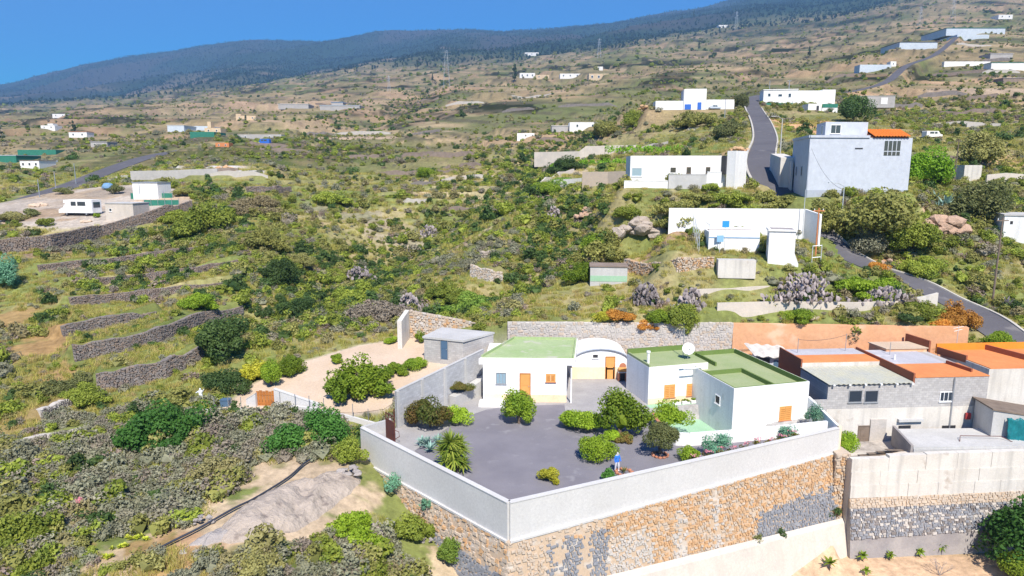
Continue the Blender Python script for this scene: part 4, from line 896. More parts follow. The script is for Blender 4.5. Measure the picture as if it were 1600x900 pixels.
s, _ = on_wall(BA, BB, 1490, 600); wallbox(MB(), BA, BB, s-.05, s+.05, -2.2, 3.5, .04, .14).build('drain_pipe', 'metal_grey', bh)
A_, B_ = BA-bn*.03, BB-bn*.03
door(bh, A_, B_, (1341, 665, 1359, 698), 'wood_old', 'wood_old')
for r in ((1404, 665, 1422, 672), (1472, 665, 1492, 672)): s0, s1, z0, z1 = rect(A_, B_, r); wallbox(MB(), A_, B_, s0, s1, z0, z1, .0, .04).build('vent', 'dark', bh)
s0, s1, z0, z1 = rect(A_, B_, (1402, 654, 1440, 657)); wallbox(MB(), A_, B_, s0, s1, z0, z1, .0, .3).build('lintel', 'concrete', bh)
s0, s1, z0, z1 = rect(A_, B_, (1360, 655, 1380, 700)); wallbox(MB(), A_, B_, s0, s1, -2.3, z1, .003, .12).build('rubble_patch', 'stone_grey', bh)
MB().wall(BA-bd*1.5, BA-bd*.02, .18, -2.3, 1.7).build('side_fence', 'blocks', bh)
ct = MB(); P = BA+bd*13.2-bn*.2; ct.box((P.x, P.y, -.1), (.22, .1, .28)); one('meter_box', ct, 'red_paint', 'small dark red box on the white lower wall of the block house', 'box')
# right hand white house
DA, DB = BB+bd*1.1+bn*1.4, BB+bd*12+bn*1.4
rh = thing('house', 'white house with bright orange roof parapets beside the bend of the road', 'house', at3(DA, -2.3))
vol(rh, 'wall', [DA, DB, DB+bn*6.5, DA+bn*6.5], -2.4, 3.75, 'white_old'); slab([DA+bd*.1, DB, DB+bn*6.4, DA+bd*.1+bn*6.4], 3.752, 'orange_paint', par=rh)
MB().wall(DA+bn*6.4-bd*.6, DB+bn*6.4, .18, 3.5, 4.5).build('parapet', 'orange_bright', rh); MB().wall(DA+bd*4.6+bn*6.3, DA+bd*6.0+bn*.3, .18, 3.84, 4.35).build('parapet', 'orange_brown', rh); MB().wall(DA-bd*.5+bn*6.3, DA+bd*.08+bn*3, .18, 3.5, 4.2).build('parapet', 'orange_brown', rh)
vol(rh, 'link_wall', [BB+bd*.02+bn*.4, DA-bd*.02+bn*.4, DA-bd*.02+bn*5, BB+bd*.02+bn*5], -2.4, 1.9, 'white')
A_, B_ = BB+bd*.02+bn*.4, DA-bd*.02+bn*.4
wallbox(MB(), A_, B_, .25, .95, -2.2, 1.2, .01, .06).build('door', 'green_paint', rh)
vol(rh, 'back_room', [DA+bn*6.9-bd*5.5, DA+bn*6.9-bd*1.2, DA+bn*9.4-bd*1.6, DA+bn*9.4-bd*5.8], -2, 3.9, 'orange_wall'); slab([DA+bn*6.8-bd*5.6, DA+bn*6.8-bd*1.1, DA+bn*9.5-bd*1.5, DA+bn*9.5-bd*5.9], 3.9, 'sand', par=rh)
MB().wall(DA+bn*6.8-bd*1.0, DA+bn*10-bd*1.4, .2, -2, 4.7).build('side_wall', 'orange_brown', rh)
mb = MB(); P = DA+bn*7+bd*2; mb.tube([(P.x, P.y, 3.8), (P.x, P.y, 6.2)], .03, 5); mb.tube([(P.x-.5, P.y, 5.9), (P.x+.5, P.y, 6.1)], .02, 4); mb.tube([(P.x-.4, P.y, 5.6), (P.x+.4, P.y, 5.8)], .02, 4); mb.build('aerial', 'metal_pale', rh)
# grey lean-to with teal tarpaulin
LA = PY(1553, 640, 55.8); LB = PY(1640, 645, 55.2)
le = thing('lean_to', 'grey concrete lean-to with a brown tiled edge at the end of the deck', 'shed', (LA.x, LA.y, -2.2))
MB().wall(V2(LA), V2(LB), 3, -2.3, (1.55, .9), side=1).build('wall', 'concrete', le); MB().wall(V2(LA)-Vector((.15, .1)), V2(LB), 3.3, (1.552, .902), (1.68, 1.03), side=1).build('roof', 'wood_old', le)
tp = MB(); rgq = np.random.default_rng(8); a, b = V2(LA).lerp(V2(LB), .22), V2(LA).lerp(V2(LB), .62); dd = (b-a); nx, nz = 14, 10
for j in range(nz+1):
    for i in range(nx+1):
        p = a+dd*(i/nx)+Vector((0, -.12-.2*abs(math.sin(i*1.1+.4*j))-.15*rgq.random()-.3*(j/nz))); tp.v.append((p.x, p.y, .95-2.1*j/nz+.1*math.sin(i)))
tp.f = [(j*(nx+1)+i, (j+1)*(nx+1)+i, (j+1)*(nx+1)+i+1, j*(nx+1)+i+1) for j in range(nz) for i in range(nx)]; tp.t = [.5]*len(tp.v)
o = one('tarpaulin', tp, 'tarp_teal', 'crumpled teal tarpaulin hanging on the grey lean-to', 'tarpaulin', smooth=True); o.modifiers.new('thick', 'SOLIDIFY').thickness = .03
# deck slab and the layered lower retaining wall
dk = thing('concrete_deck', 'weathered grey concrete deck in front of the block house', 'deck', (34, 52, -.5))
D0 = [V2(G(1428, 702, -.85)), V2(G(1640, 699, -.85)), V2(G(1640, 668, -.85)), V2(G(1396, 670, -.85))]
MB().prism([tuple(p) for p in D0], -1.15, -.85).build('slab', 'concrete', dk)
MB().wall(D0[0]+Vector((0, .16)), D0[1]+Vector((0, .16)), .2, -.848, -.7).build('edge_beam', 'concrete', dk)
MB().wall(D0[0]+Vector((-.1, .1)), D0[3], .2, -2.3, -.55).build('side_beam', 'concrete_dark', dk)
mb = MB(); P = D0[0]+Vector((5.2, 2.2)); mb.tube([(P.x-.4, P.y-.6, -.83), (P.x, P.y, -.57), (P.x+3.4, P.y-.1, -.57), (P.x+4, P.y-.7, -.83)], .035, 5); one('rusty_pipe', mb, 'rust', 'bent rusty pipe lying on the concrete deck', 'pipe')
lw_ = thing('retaining_wall', 'tall white panelled retaining wall over dark stones above the sandy plot', 'wall', (34, 51, -9))
W0, W1 = V2(PY(1331, 724, 51.7)), V2(PY(1650, 700, 53.0)); wd = (W1-W0).normalized(); wn = Vector((wd.y, -wd.x)); WLn = (W1-W0).length
rgq = np.random.default_rng(4)
for j in range(3):
    t = 0.0; k = 0
    while t < WLn-.05:
        pw_ = min(WLn-t, 1.9+1.3*rgq.random()); z1 = -1.12-1.1*j + (.0 if j else .25*min(1, t/4)); z0 = -1.12-1.1*(j+1)
        o_ = .03*rgq.random()+.06*j
        wallbox(MB(), W0, W1, t+.012, t+pw_-.012, z0+.012, z1-.0, -.5, o_).build('panel', 'white_old', lw_); t += pw_
wallbox(MB(), W0, W1, .0, WLn, -9.8, -1.3, -1.6, -.06).build('core', 'concrete_warm', lw_)
q1 = (Vector((*(W0+wn*.15), -4.45)), Vector((*(W1+wn*.15), -4.3)), Vector((*(W1+wn*.3), -5.1)), Vector((*(W0+wn*.3), -5.25)))
q2 = (Vector((*(W0+wn*.3), -5.25)), Vector((*(W1+wn*.3), -5.1)), Vector((*(W1+wn*.75), -7.2)), Vector((*(W0+wn*.75), -7.7)))
for q, mm in ((q1, 'mortar'), (q2, 'concrete_dark')):
    back = [p+Vector((0, 1.5, 0)) for p in q]; MB().add([*q, *back], [(0,1,2,3), (4,7,6,5), (0,4,5,1), (3,2,6,7), (0,3,7,4), (1,5,6,2)]).build('backing', mm, lw_)
stones_on(lw_, [q1], ['stone_pale'], .36, 21, 0, .08, .04, .97, joined=True)
stones_on(lw_, [q2], ['stone_blue', 'stone_blue', 'stone_dark', 'stone_grey'], .30, 22, 300, .09, .05, .97)
q3 = (Vector((*(W0+wn*.7), -7.6)), Vector((*(W1+wn*.7), -7.1)), Vector((*(W1+wn*1.0), -9.8)), Vector((*(W0+wn*1.0), -9.8))); back = [p+Vector((0, 1.8, 0)) for p in q3]
MB().add([*q3, *back], [(0,1,2,3), (4,7,6,5), (0,4,5,1), (3,2,6,7), (0,3,7,4), (1,5,6,2)]).build('footing', 'concrete_dark', lw_)
# broken boards under the deck corner
for k in range(5):
    mb = MB(); a = PY(1345+k*12, 716-k*3, 52.0+.2*k); mb.box((a.x+.6, a.y+.6, -1.25+.05*k), (1.3, .14, .03), .15+.1*k, 0, .06*k); one('loose_board', mb, 'wood_old', 'weathered loose board on top of the white retaining wall', 'board', 'loose boards by the deck')

# thin poles and a sagging wire on the block house roof, and a vent pipe
for k, (u, v, hh) in enumerate(((1.2, 8.2, 1.6), (6.4, 8.6, 1.9), (10.2, 7.2, 1.3))):
    P = BA+bd*u+bn*v; MB().tube([(P.x, P.y, 3.5), (P.x, P.y, 3.6+hh)], .035, 5).build('roof_pole', 'metal_grey', bh)
P, Q = BA+bd*1.2+bn*8.2, BA+bd*6.4+bn*8.6; MB().tube([(P.x+(Q.x-P.x)*u, P.y+(Q.y-P.y)*u, 5.1+.3*u-1.2*u*(1-u)) for u in np.linspace(0, 1, 9)], .018, 4).build('roof_wire', 'black_rubber', bh)
P = BA+bd*9.6+bn*5.5; MB().tube([(P.x, P.y, 3.5), (P.x, P.y, 4.1)], .09, 8).build('vent_pipe', 'white_paint', bh)
# ================================================================== UP THE HILL
# ------------------------------------------------------------------ sandy plot: shed, stone wall, fence, wooden gate
zs = lambda p: SAND_PL[0]+SAND_PL[1]*p[0]+SAND_PL[2]*p[1]
S0, S1 = V2(PY(663, 555, 69)), V2(PY(724, 566, 67.4)); sd_ = (S1-S0).normalized(); sn = Vector((-sd_.y, sd_.x)); zb = zs(S0)
sh = thing('block_shed', 'grey block shed with a blue metal door on the sandy plot', 'shed', at3(S0, zb))
zt_ = 2.9+zb-.3
MB().prism([tuple(S0), tuple(S1), tuple(S1+sn*4.2+sd_*1.6), tuple(S0+sn*4.2)], zb-.4, zt_).build('wall', 'blocks_shed', sh)
MB().prism([tuple(S0-sn*.12-sd_*.12), tuple(S1-sn*.12+sd_*.12), tuple(S1+sn*4.3+sd_*1.7), tuple(S0+sn*4.3-sd_*.12)], zt_, zt_+.2).build('roof', 'concrete', sh)
door(sh, S0, S1, (688, 528, 700.5, 562), 'door_blue', 'metal_grey')
tw = thing('stone_wall', 'tall pale and orange stone wall behind the block shed', 'wall', PY(640, 528, 75.5))
ln = [PY(639, 484, 76), PY(668, 489, 76.6), PY(722, 499, 77.2), PY(772, 512, 77.5)]
for a, b in zip(ln[:-1], ln[1:]):
    MB().wall(V2(a), V2(b), .5, 1.6, (a.z-.05, b.z-.05)).build('core', 'stone_pale', tw)
    dd = (V2(b)-V2(a)).normalized(); nn = Vector((dd.y, -dd.x))*.26
    q = tuple(Vector((p.x+nn.x, p.y+nn.y, z)) for p, z in ((a, a.z), (b, b.z), (b, 2.3), (a, 2.3)))
    stones_on(tw, [q], ['stone_pale', 'stone_pale', 'stone_orange', 'stone_grey'], .42, int(a.x*10) % 999+3000, 0, .12, .05, joined=True)
MB().wall(V2(ln[0])-Vector((.2, 0)), V2(ln[0])-Vector((.6, 3.2)), .5, 1.6, (ln[0].z, ln[0].z-.6)).build('side_wall', 'white_old', tw)
# low wall and post fence along the front of the plot
fl = [PY(318, 640, 59), PY(395, 640, 59.2), PY(436, 634, 60), PY(480, 645, 59), PY(540, 660, 57.6), PY(592, 668, 57)]
pf = thing('plot_fence', 'low pale concrete kerb wall with thin dark fence posts in front of the sandy plot', 'fence', fl[0])
for i, (a, b) in enumerate(zip(fl[:-1], fl[1:])):
    if i == 1: continue
    z0, z1 = gz(a.x, a.y), gz(b.x, b.y)
    MB().wall(V2(a), V2(b), .25, (z0-.5, z1-.5), (z0+.45, z1+.45)).build('kerb_wall', 'concrete_pale', pf)
for i, px in enumerate((335, 357, 362, 377, 438, 462, 484, 507, 552, 576)):
    j = max(k for k in range(len(fl)) if ux(318 if k == 0 else (318,395,436,480,540,592)[k], 640) <= ux(px, 640)); j = min(j, len(fl)-2)
    xs = (318, 395, 436, 480, 540, 592); t = (px-xs[j])/(xs[j+1]-xs[j]); p = fl[j].lerp(fl[j+1], t); z = gz(p.x, p.y)
    MB().tube([(p.x, p.y, z), (p.x, p.y, z+1.55)], .035, 5).build('post', 'metal_grey', pf)
wg0, wg1 = PY(401, 628, 60.6), PY(430, 629, 60.4)
wg = thing('wooden_gate', 'orange wooden board gate between low pale walls of the sandy plot', 'gate', wg0); zg = gz(wg0.x, wg0.y)-.1
for k in range(6): MB().wall(V2(wg0).lerp(V2(wg1), k/6+.01), V2(wg0).lerp(V2(wg1), (k+1)/6-.01), .05, zg, zg+1.55+.08*(k % 2)).build('board', 'wood_orange', wg)
for zz in (.35, 1.2): MB().wall(V2(wg0), V2(wg1), .1, zg+zz, zg+zz+.1).build('rail', 'wood_orange', wg)
for px0, px1, Yq, tops in ((430, 500, 60.3, (1.7, .5)), (386, 401, 60.6, (.7, 1.3))):
    a, b = PY(px0, 628, Yq), PY(px1, 628+(px1-px0)*.22, Yq-(px1-px0)*.014); ww = thing('garden_wall', 'pale wing wall sloping down from the %s of the orange wooden gate' % ('hinge side' if px0 < 420 else 'latch side'), 'wall', a)
    za, zb_ = gz(a.x, a.y), gz(b.x, b.y); MB().wall(V2(a), V2(b), .28, (za-.3, zb_-.3), (za+tops[0], zb_+tops[1])).build('wall_panel', 'concrete_pale', ww); MB().wall(V2(a), V2(b), .34, (za+tops[0]+.002, zb_+tops[1]+.002), (za+tops[0]+.07, zb_+tops[1]+.07)).build('coping', 'concrete_pale', ww)
# ------------------------------------------------------------------ dry stone terrace walls
TWM = {'d': ['stone_dark', 'stone_brown', 'stone_dark'], 'b': ['stone_brown', 'stone_dark', 'stone_brown'], 'g': ['stone_grey', 'stone_dark'], 'o': ['stone_orange', 'stone_pale', 'stone_pale'], 'p': ['stone_pale', 'stone_grey']}
for k, (q, P) in enumerate(zip(TW, _tw)):
    label, _, h, size, mk = q; t = thing('terrace_wall', label, 'wall', P[0]); quads = []; rgq = np.random.default_rng(30+k)
    Q = []
    for a, b in zip(P[:-1], P[1:]): Q += [a.lerp(b, u) for u in np.linspace(0, 1, 5)[:-1]]
    Q.append(P[-1]); hs_ = [h*(.9+.2*rgq.random())*(1 if i < len(Q)-3 else .75) for i in range(len(Q))]
    for i, (a, b) in enumerate(zip(Q[:-1], Q[1:])):
        dd = (V2(b)-V2(a)).normalized(); nn = Vector((dd.y, -dd.x)); h0, h1 = hs_[i], hs_[i+1]
        MB().wall(V2(a)-nn*.33, V2(b)-nn*.33, .55, (a.z-.6, b.z-.6), (a.z+h0-.06, b.z+h1-.06)).build('core', TWM[mk][0], t)
        quads.append((Vector((a.x, a.y, a.z+h0)), Vector((b.x, b.y, b.z+h1)), Vector((b.x+nn.x*.15, b.y+nn.y*.15, b.z-.3)), Vector((a.x+nn.x*.15, a.y+nn.y*.15, a.z-.3))))
    stones_on(t, quads, TWM[mk], size*.78, 31+k, 0, .10, .08, .96, joined=True)
def low_wall(label, pts, h, mat, th=.3, cat='wall', name='boundary_wall', cop=None):
    P = [hit(*p) for p in pts]; Ym = sum(p.y for p in P)/len(P); P = [PY(*q, Ym*.85+.15*p.y) for q, p in zip(pts, P)]; t = thing(name, label, cat, P[0])
    for a, b in zip(P[:-1], P[1:]):
        e = (V2(b)-V2(a)).normalized()*th*.4
        MB().wall(V2(a), V2(b)+e, th, (a.z-2.8, b.z-2.8), (a.z+h, b.z+h)).build('wall_panel', mat, t)
        if cop: MB().wall(V2(a), V2(b), th+.1, (a.z+h+.002, b.z+h+.002), (a.z+h+.09, b.z+h+.09)).build('coping', cop, t)
    return t
low_wall('low cream wall under the grey cactus thicket', ((1120,484),(1200,482),(1270,482),(1340,483),(1415,480)), .8, 'concrete_warm')
low_wall('end of the low cream wall beside the road', ((1420,480),(1440,478),(1462,472)), 1.1, 'white_old')
low_wall('thin cream terrace edge above the low cream wall', ((1080,458),(1140,456),(1200,452)), .45, 'concrete_warm')
low_wall('long pale block wall climbing beside the vineyard', ((835,247),(905,246),(915,238),(1000,236),(1050,225),(1075,210),(1128,206)), 1.9, 'concrete_warm')
low_wall('short grey block wall left of the white bungalow', ((865,290),(908,287)), 1.2, 'concrete')
low_wall('pale orange wall between vineyard and white bungalow', ((910,285),(950,285),(985,284)), 2.0, 'stone_pale')
low_wall('pale concrete wall along the lane above the caravan site', ((205,280),(270,279),(285,278),(340,276)), 2.2, 'far_grey')
low_wall('curved grey wall holding the right bank beside the road', ((1540,288),(1570,285),(1610,288)), 1.6, 'concrete_warm')
# ------------------------------------------------------------------ small grey green hut
def hut(name, label, cat, p0, p1, Y0, Y1, base, top, dep, mats, roofmat, rt=.15, skew=0, over=.1):
    """box building: front edge from pixel column p0 to p1 at distances Y0, Y1; base and top are photo rows at its front"""
    a, b = PY(p0, base[0], Y0), PY(p1, base[1], Y1); zt0 = CH+slope(top)*Y0; zbm = min(a.z, b.z)
    A, B = V2(a), V2(b); d = (B-A).normalized(); n = Vector((-d.y, d.x)); n = (n+d*skew).normalized() if skew else n
    t = thing(name, label, cat, at3(A, zbm))
    MB().prism([tuple(A), tuple(B), tuple(B+n*dep), tuple(A+n*dep)], zbm-1.2, zt0).build('wall', mats, t)
    if roofmat: MB().prism([tuple(A-n*over-d*over), tuple(B-n*over+d*over), tuple(B+n*(dep+over)+d*over), tuple(A+n*(dep+over)-d*over)], zt0, zt0+rt).build('roof', roofmat, t)
    return t, A, B, zbm, zt0, d, n
t, A, B, zb, zt0, d, n = hut('hut', 'small grey hut with a mossy green base under the rubble wall', 'hut', 922, 980, 88.5, 88, (437, 436), 417, 3.2, 'concrete', 'stone_brown')
wallbox(MB(), A, B, 0.02, (B-A).length-.02, zb-.2, zb+.55, .003, .03).build('base_band', 'green_paint', t)
# ------------------------------------------------------------------ pump house compound
pc0, pc1 = PY(1044, 362, 95), PY(1255, 376, 92.5)
pcw = thing('compound_wall', 'tall blank white wall standing behind the pump house', 'wall', pc0)
A, B = V2(pc0), V2(pc1); z1 = CH+slope(326)*93.5
for k in range(5): MB().wall(A.lerp(B, k/5), A.lerp(B, (k+1)/5), .3, 11.2, z1+.004*k).build('wall_panel', 'white', pcw)
MB().wall(B, B+Vector((.8, -3)), .3, 11, (z1, z1-.5)).build('wall_panel', 'white', pcw)
t, A, B, zb, zt0, d, n = hut('pump_house', 'long low white water tank building with a brown flat roof', 'tank', 1107, 1186, 86.5, 85.6, (388, 391), 362.5, 4.6, 'white', None)
MB().prism([tuple(A+d*.25+n*.25), tuple(B-d*.25+n*.25), tuple(B-d*.25+n*4.3), tuple(A+d*.25+n*4.3)], zt0-.02, zt0+.03).build('roof', 'stone_brown', t)
for p, q in ((A, B), (A+n*4.5, B+n*4.5)): MB().wall(p+n*.1, q+n*.1, .2, zt0+.002, zt0+.3).build('parapet', 'white', t)
wallbox(MB(), A, B, .0, (B-A).length, zt0-.75, zt0-.62, .0, .03).build('blue_band', 'metal_blue', t)
mb = MB(); mb.tube([(A.x-.05, A.y-.05, zb), (A.x-.05, A.y-.05, zt0+1.0)], .04, 5); mb.tube([(A.x-.05, A.y-.05, zt0+.95), (A.x+n.x*3, A.y+n.y*3, zt0+.95)], .04, 5); mb.build('railing', 'metal_pale', t)
t, A, B, zb, zt0, d, n = hut('pump_tower', 'white square pump tower with a stepped cap beside the low tank', 'tower', 1199, 1240, 82, 81.2, (414, 416), 361, 2.9, 'white', 'white', .22, 0, .14)
MB().prism([tuple(A+n*.2+d*.2), tuple(B+n*.2-d*.2), tuple(B+n*2.7-d*.2), tuple(A+n*2.7+d*.2)], zt0+.222, zt0+.24).build('roof_deck', 'concrete_dark', t)
MB().wall(A+n*2.75, B+n*2.75, .15, zt0+.222, zt0+.5).build('parapet', 'white', t)
window(t, A+n*2.9, A, (.9, 1.5, zb+2.4, zb+3.4), 'glass', 'dark', 'grey_blue_dark', 1, raw=True)
mb = MB(); mb.prism([tuple(B), tuple(B+d*.5), tuple(B+d*.5+n*1.5), tuple(B+n*1.5)], zb-1, [zb+1.6, zb+.3, zb+.3, zb+1.6]); mb.build('buttress', 'white', t)
t, A, B, zb, zt0, d, n = hut('water_trough', 'low white block trough in front of the tank building', 'trough', 1122, 1181, 80.8, 80.2, (417, 420), 406, 1.4, 'white_old', None)
MB().prism([tuple(A+n*.12+d*.12), tuple(B+n*.12-d*.12), tuple(B+n*1.28-d*.12), tuple(A+n*1.28+d*.12)], zt0-.01, zt0+.02).build('cover', 'concrete', t)
for (px, py, hh, lab) in ((1132, 386, 3.4, 'blue notice board on a pole before the low tank'), (1124, 396, 2.4, 'small pale blue panel on a post beside the trough')):
    P = PY(px, py, 84.5); s_ = thing('notice_board', lab, 'sign', P); MB().tube([(P.x, P.y, P.z-.4), (P.x, P.y, P.z+hh-.4)], .035, 5).build('pole', 'metal_pale', s_); MB().box((P.x, P.y-.05, P.z+hh-.55), (.42, .03, .4)).build('board', 'sign_blue' if py < 390 else 'blue_pale', s_)
fc = thing('wire_fence', 'thin grey metal fence posts at the side of the pump compound', 'fence', PY(1082, 372, 90))
for k in range(5): p = PY(1083+k*2.2, 365+8*k, 91-1.6*k); MB().tube([(p.x, p.y, p.z-.3), (p.x, p.y, p.z+2.6)], .04, 5).build('post', 'metal_pale', fc)
for zz in (.9, 1.7, 2.4): a, b = PY(1083, 365, 91), PY(1092, 397, 84.6); MB().tube([(a.x, a.y, a.z+zz), (b.x, b.y, b.z+zz)], .02, 4).build('rail', 'metal_pale', fc)
ldr = thing('metal_gate', 'pale blue tubular gate frame beside the road below the tower', 'gate', PY(1270, 415, 82)); P, Q = PY(1268, 414, 82), PY(1282, 413, 82)
for p in (P, Q): MB().tube([(p.x, p.y, p.z-.3), (p.x, p.y, p.z+2.4)], .05, 5).build('post', 'metal_pale', ldr)
for zz in (.9, 2.3): MB().tube([(P.x, P.y, P.z+zz), (Q.x, Q.y, Q.z+zz)], .04, 5).build('rail', 'metal_pale', ldr)
# ------------------------------------------------------------------ white bungalow
t, A, B, zb, zt0, d, n = hut('bungalow', 'long white flat roofed bungalow with small dark windows below the vineyard', 'house', 984, 1133, 106.5, 105.5, (287, 289), 243.5, 7, 'white', None)
MB().prism([tuple(A+d*.2+n*.2), tuple(B-d*.2+n*.2), tuple(B-d*.2+n*6.8), tuple(A+d*.2+n*6.8)], zt0-.02, zt0+.02).build('roof', 'concrete', t)
window(t, A, B, (987, 262, 1003, 275.5), 'glass', 'glass_pale', 'white_paint', 1); window(t, A, B, (1047, 261, 1056.5, 270.5), 'glass', 'glass', 'white_paint', 1); window(t, A, B, (1073, 261, 1079.5, 271), 'glass', 'glass', 'wood_old', 1); window(t, A, B, (1103, 261, 1109.5, 271), 'glass', 'glass', 'wood_old', 1)
P, Q = V2(PY(1134, 290, 104.5)), V2(PY(1147, 292, 103.6)); MB().wall(P, Q, 4, zb-1, zt0+.7, side=1).build('entrance_block', 'white', t); MB().wall(P-Vector((.3, -1)), P+Vector((0, 0)), .5, zb+1.6, zt0).build('doorway', 'dark', t)
for p0, p1, Yq, b0, tp_, mm, lab in ((1044, 1103, 103.6, 293, 273, 'concrete', 'grey block yard wall under the bungalow windows'), (1104, 1126, 103.2, 295, 269, 'white', 'white rendered yard wall section beside the grey one'), (975, 1043, 104, 291, 283, 'white', 'low white stepped wall at the bungalow corner')):
    a, b = PY(p0, b0, Yq), PY(p1, b0+1, Yq-.4); w_ = thing('yard_wall', lab, 'wall', a); ztq = CH+slope(tp_)*Yq; MB().wall(V2(a), V2(b), .3, a.z-1.5, ztq).build('wall_panel', mm, w_); MB().wall(V2(a), V2(b), .38, ztq+.002, ztq+.08).build('coping', mm, w_)
# ------------------------------------------------------------------ tall grey house with tiled corner
a, b = PY(1259, 309, 100), PY(1418, 300, 101.5); A, B = V2(a), V2(b); C_ = V2(PY(1235, 290, 112.5)); zb = 16.2; zt0 = CH+slope(215)*100; d = (B-A).normalized(); n = Vector((-d.y, d.x)); bk = C_-A
gh = thing('house', 'tall plain pale grey house with an orange tiled corner and a barred window', 'house', at3(A, zb))
MB().prism([tuple(A), tuple(B), tuple(B+bk), tuple(A+bk)], zb, zt0).build('wall', 'grey_blue', gh)
wallbox(MB(), A, B, 0, (B-A).length, zb, zb+2.6, .003, .06).build('plinth', 'grey_blue_dark', gh)
bkn = bk.normalized()
for p, q in ((A, A+bk), (A+bk, B+bk), (A, A+d*9)): MB().wall(p, q, .3, zt0+.002, zt0+.35).build('parapet', 'grey_blue', gh)
MB().prism([tuple(A+d*.3+bkn*.3), tuple(B-d*.3+bkn*.3), tuple(B-d*.3+bk-bkn*.3), tuple(A+d*.3+bk-bkn*.3)], zt0+.003, zt0+.05).build('roof', 'concrete', gh)
s0, _ = on_wall(A, B, 1296, 215); s1, _ = on_wall(A, B, 1364, 215); s2, _ = on_wall(A, B, 1420, 215); p4 = [A+d*s0+bkn*3, A+d*s1+bkn*3, A+d*s1+bkn*9, A+d*s0+bkn*9]
MB().prism([tuple(p) for p in p4], zt0+.05, zt0+2.4).build('roof_room', 'grey_blue', gh)
window(gh, p4[3], p4[0], (3.2, 4.6, zt0+.7, zt0+2.0), 'glass', 'glass_pale', 'white_paint', 2, raw=True); window(gh, p4[0], p4[1], (.8, 2.4, zt0+.7, zt0+2.0), 'glass', 'glass', 'white_paint', 2, raw=True)
# tiled corner: sloping roof of tile rows
T0, T1 = A+d*s1, A+d*(s2+.05); rows = 7
MB().prism([tuple(T0-n*-.05), tuple(T1-n*-.05), tuple(T1+bkn*5), tuple(T0+bkn*5)], zt0+.004, [zt0+.1, zt0+.1, zt0+1.2, zt0+1.2]).build('gable', 'orange_brown', gh)
for k in range(rows):
    u0, u1 = k/rows, (k+1.15)/rows; P, Q = T0-n*.35+bkn*5.2*u0, T1-n*.35+bkn*5.2*u0; P2, Q2 = T0-n*.35+bkn*5.2*u1, T1-n*.35+bkn*5.2*u1
    nx = 24; mb = MB()
    for i in range(nx+1):
        e = .07*math.cos(i*math.pi); c = P.lerp(Q, i/nx); c2 = P2.lerp(Q2, i/nx); mb.v += [(c.x, c.y, zt0+.22+1.25*u0+e+.05), (c2.x, c2.y, zt0+.22+1.25*u1+e)]
    mb.f = [(2*i, 2*i+2, 2*i+3, 2*i+1) for i in range(nx)]; mb.t = [.5]*len(mb.v); o = mb.build('tile_row', 'tile_orange', gh); o.modifiers.new('thick', 'SOLIDIFY').thickness = .05
s0, s1, z0, z1 = rect(A, B, (1382, 220, 1406, 243))
wf = wallbox(MB(), A, B, s0, s1, z0, z1, .0, .02).build('window', 'grey_blue', gh)
for c in range(4):
    for r_, (q0, q1) in enumerate(((0, .26), (.32, 1))):
        wd_ = (s1-s0)/4; wallbox(MB(), A, B, s0+c*wd_+.06, s0+(c+1)*wd_-.06, z0+(z1-z0)*q0, z0+(z1-z0)*q1, .021, .04).build('pane', 'glass', wf)
s0, s1, z0, z1 = rect(A, B, (1336, 231, 1348, 233)); wallbox(MB(), A, B, s0, s1, z0, z1, 0, .04).build('vent', 'dark', gh)
Lk = bk.length
for q in (.3, .62): window(gh, A+bk, A, (Lk*q, Lk*q+1.0, zb+4.6, zb+6.0), 'glass', 'glass', 'grey_blue_dark', 1, raw=True)
low_ = thing('boundary_wall', 'pale plastered roadside wall with a dark shadow gap beside the tall grey house', 'wall', PY(1205, 280, 118)); a, b = PY(1203, 278, 122), PY(1236, 290, 110)
MB().wall(V2(a), V2(b), .3, (a.z-1, b.z-1), (a.z+3.6, b.z+3.8)).build('wall_panel', 'concrete_pale', low_); MB().wall(V2(a)+Vector((2.2, 0)), V2(b)+Vector((.8, 1)), 2.2, (a.z-1, b.z-1), (a.z+4.2, b.z+4.4), side=-1).build('store_room', 'white_old', low_)
# ------------------------------------------------------------------ hilltop houses
t, A, B, zb, zt0, d, n = hut('house', 'white hilltop house with a square tower and blue doors beside the road', 'house', 1068, 1103, 250, 249, (171, 171), 139, 8, 'white', None)
for p0, p1, tp_, nm in ((1024, 1067, 157.5, 'wing'), (1103.5, 1147, 155.5, 'wing')):
    a, b = V2(PY(p0, 171, 250.5)), V2(PY(p1, 171, 250)); MB().wall(a, b, 6, zb-2, CH+slope(tp_)*250, side=1).build(nm, 'white', t)
for r in ((1070, 163, 1079.5, 171), (1090, 160, 1095.5, 171)): s0, s1, z0, z1 = rect(A, B, r); wallbox(MB(), A, B, s0, s1, z0, z1, 0, .12).build('door', 'blue_paint', t)
MB().wall(A+n*.1, A+n*8, .4, zb, zt0-.2).build('blue_edge', 'grey_blue_dark', t)
t, A, B, zb, zt0, d, n = hut('house', 'wide white house with many small openings at the top of the road', 'house', 1192, 1245, 264, 262, (165, 165), 141, 8, 'white', 'far_white', .3, 0, .2)
for p0, p1, tp_, b_ in ((1245.5, 1284, 141.5, 160), (1284.5, 1305, 140, 152)):
    a, b = V2(PY(p0, b_, 266)), V2(PY(p1, b_, 266)); MB().wall(a, b, 7, zb-2, CH+slope(tp_)*266, side=1).build('wing', 'white', t)
for r in ((1200, 146, 1204, 151), (1216, 147, 1222, 151), (1232, 146, 1236, 152)): window(t, A, B, r, 'glass', 'glass', 'white_paint', 1)
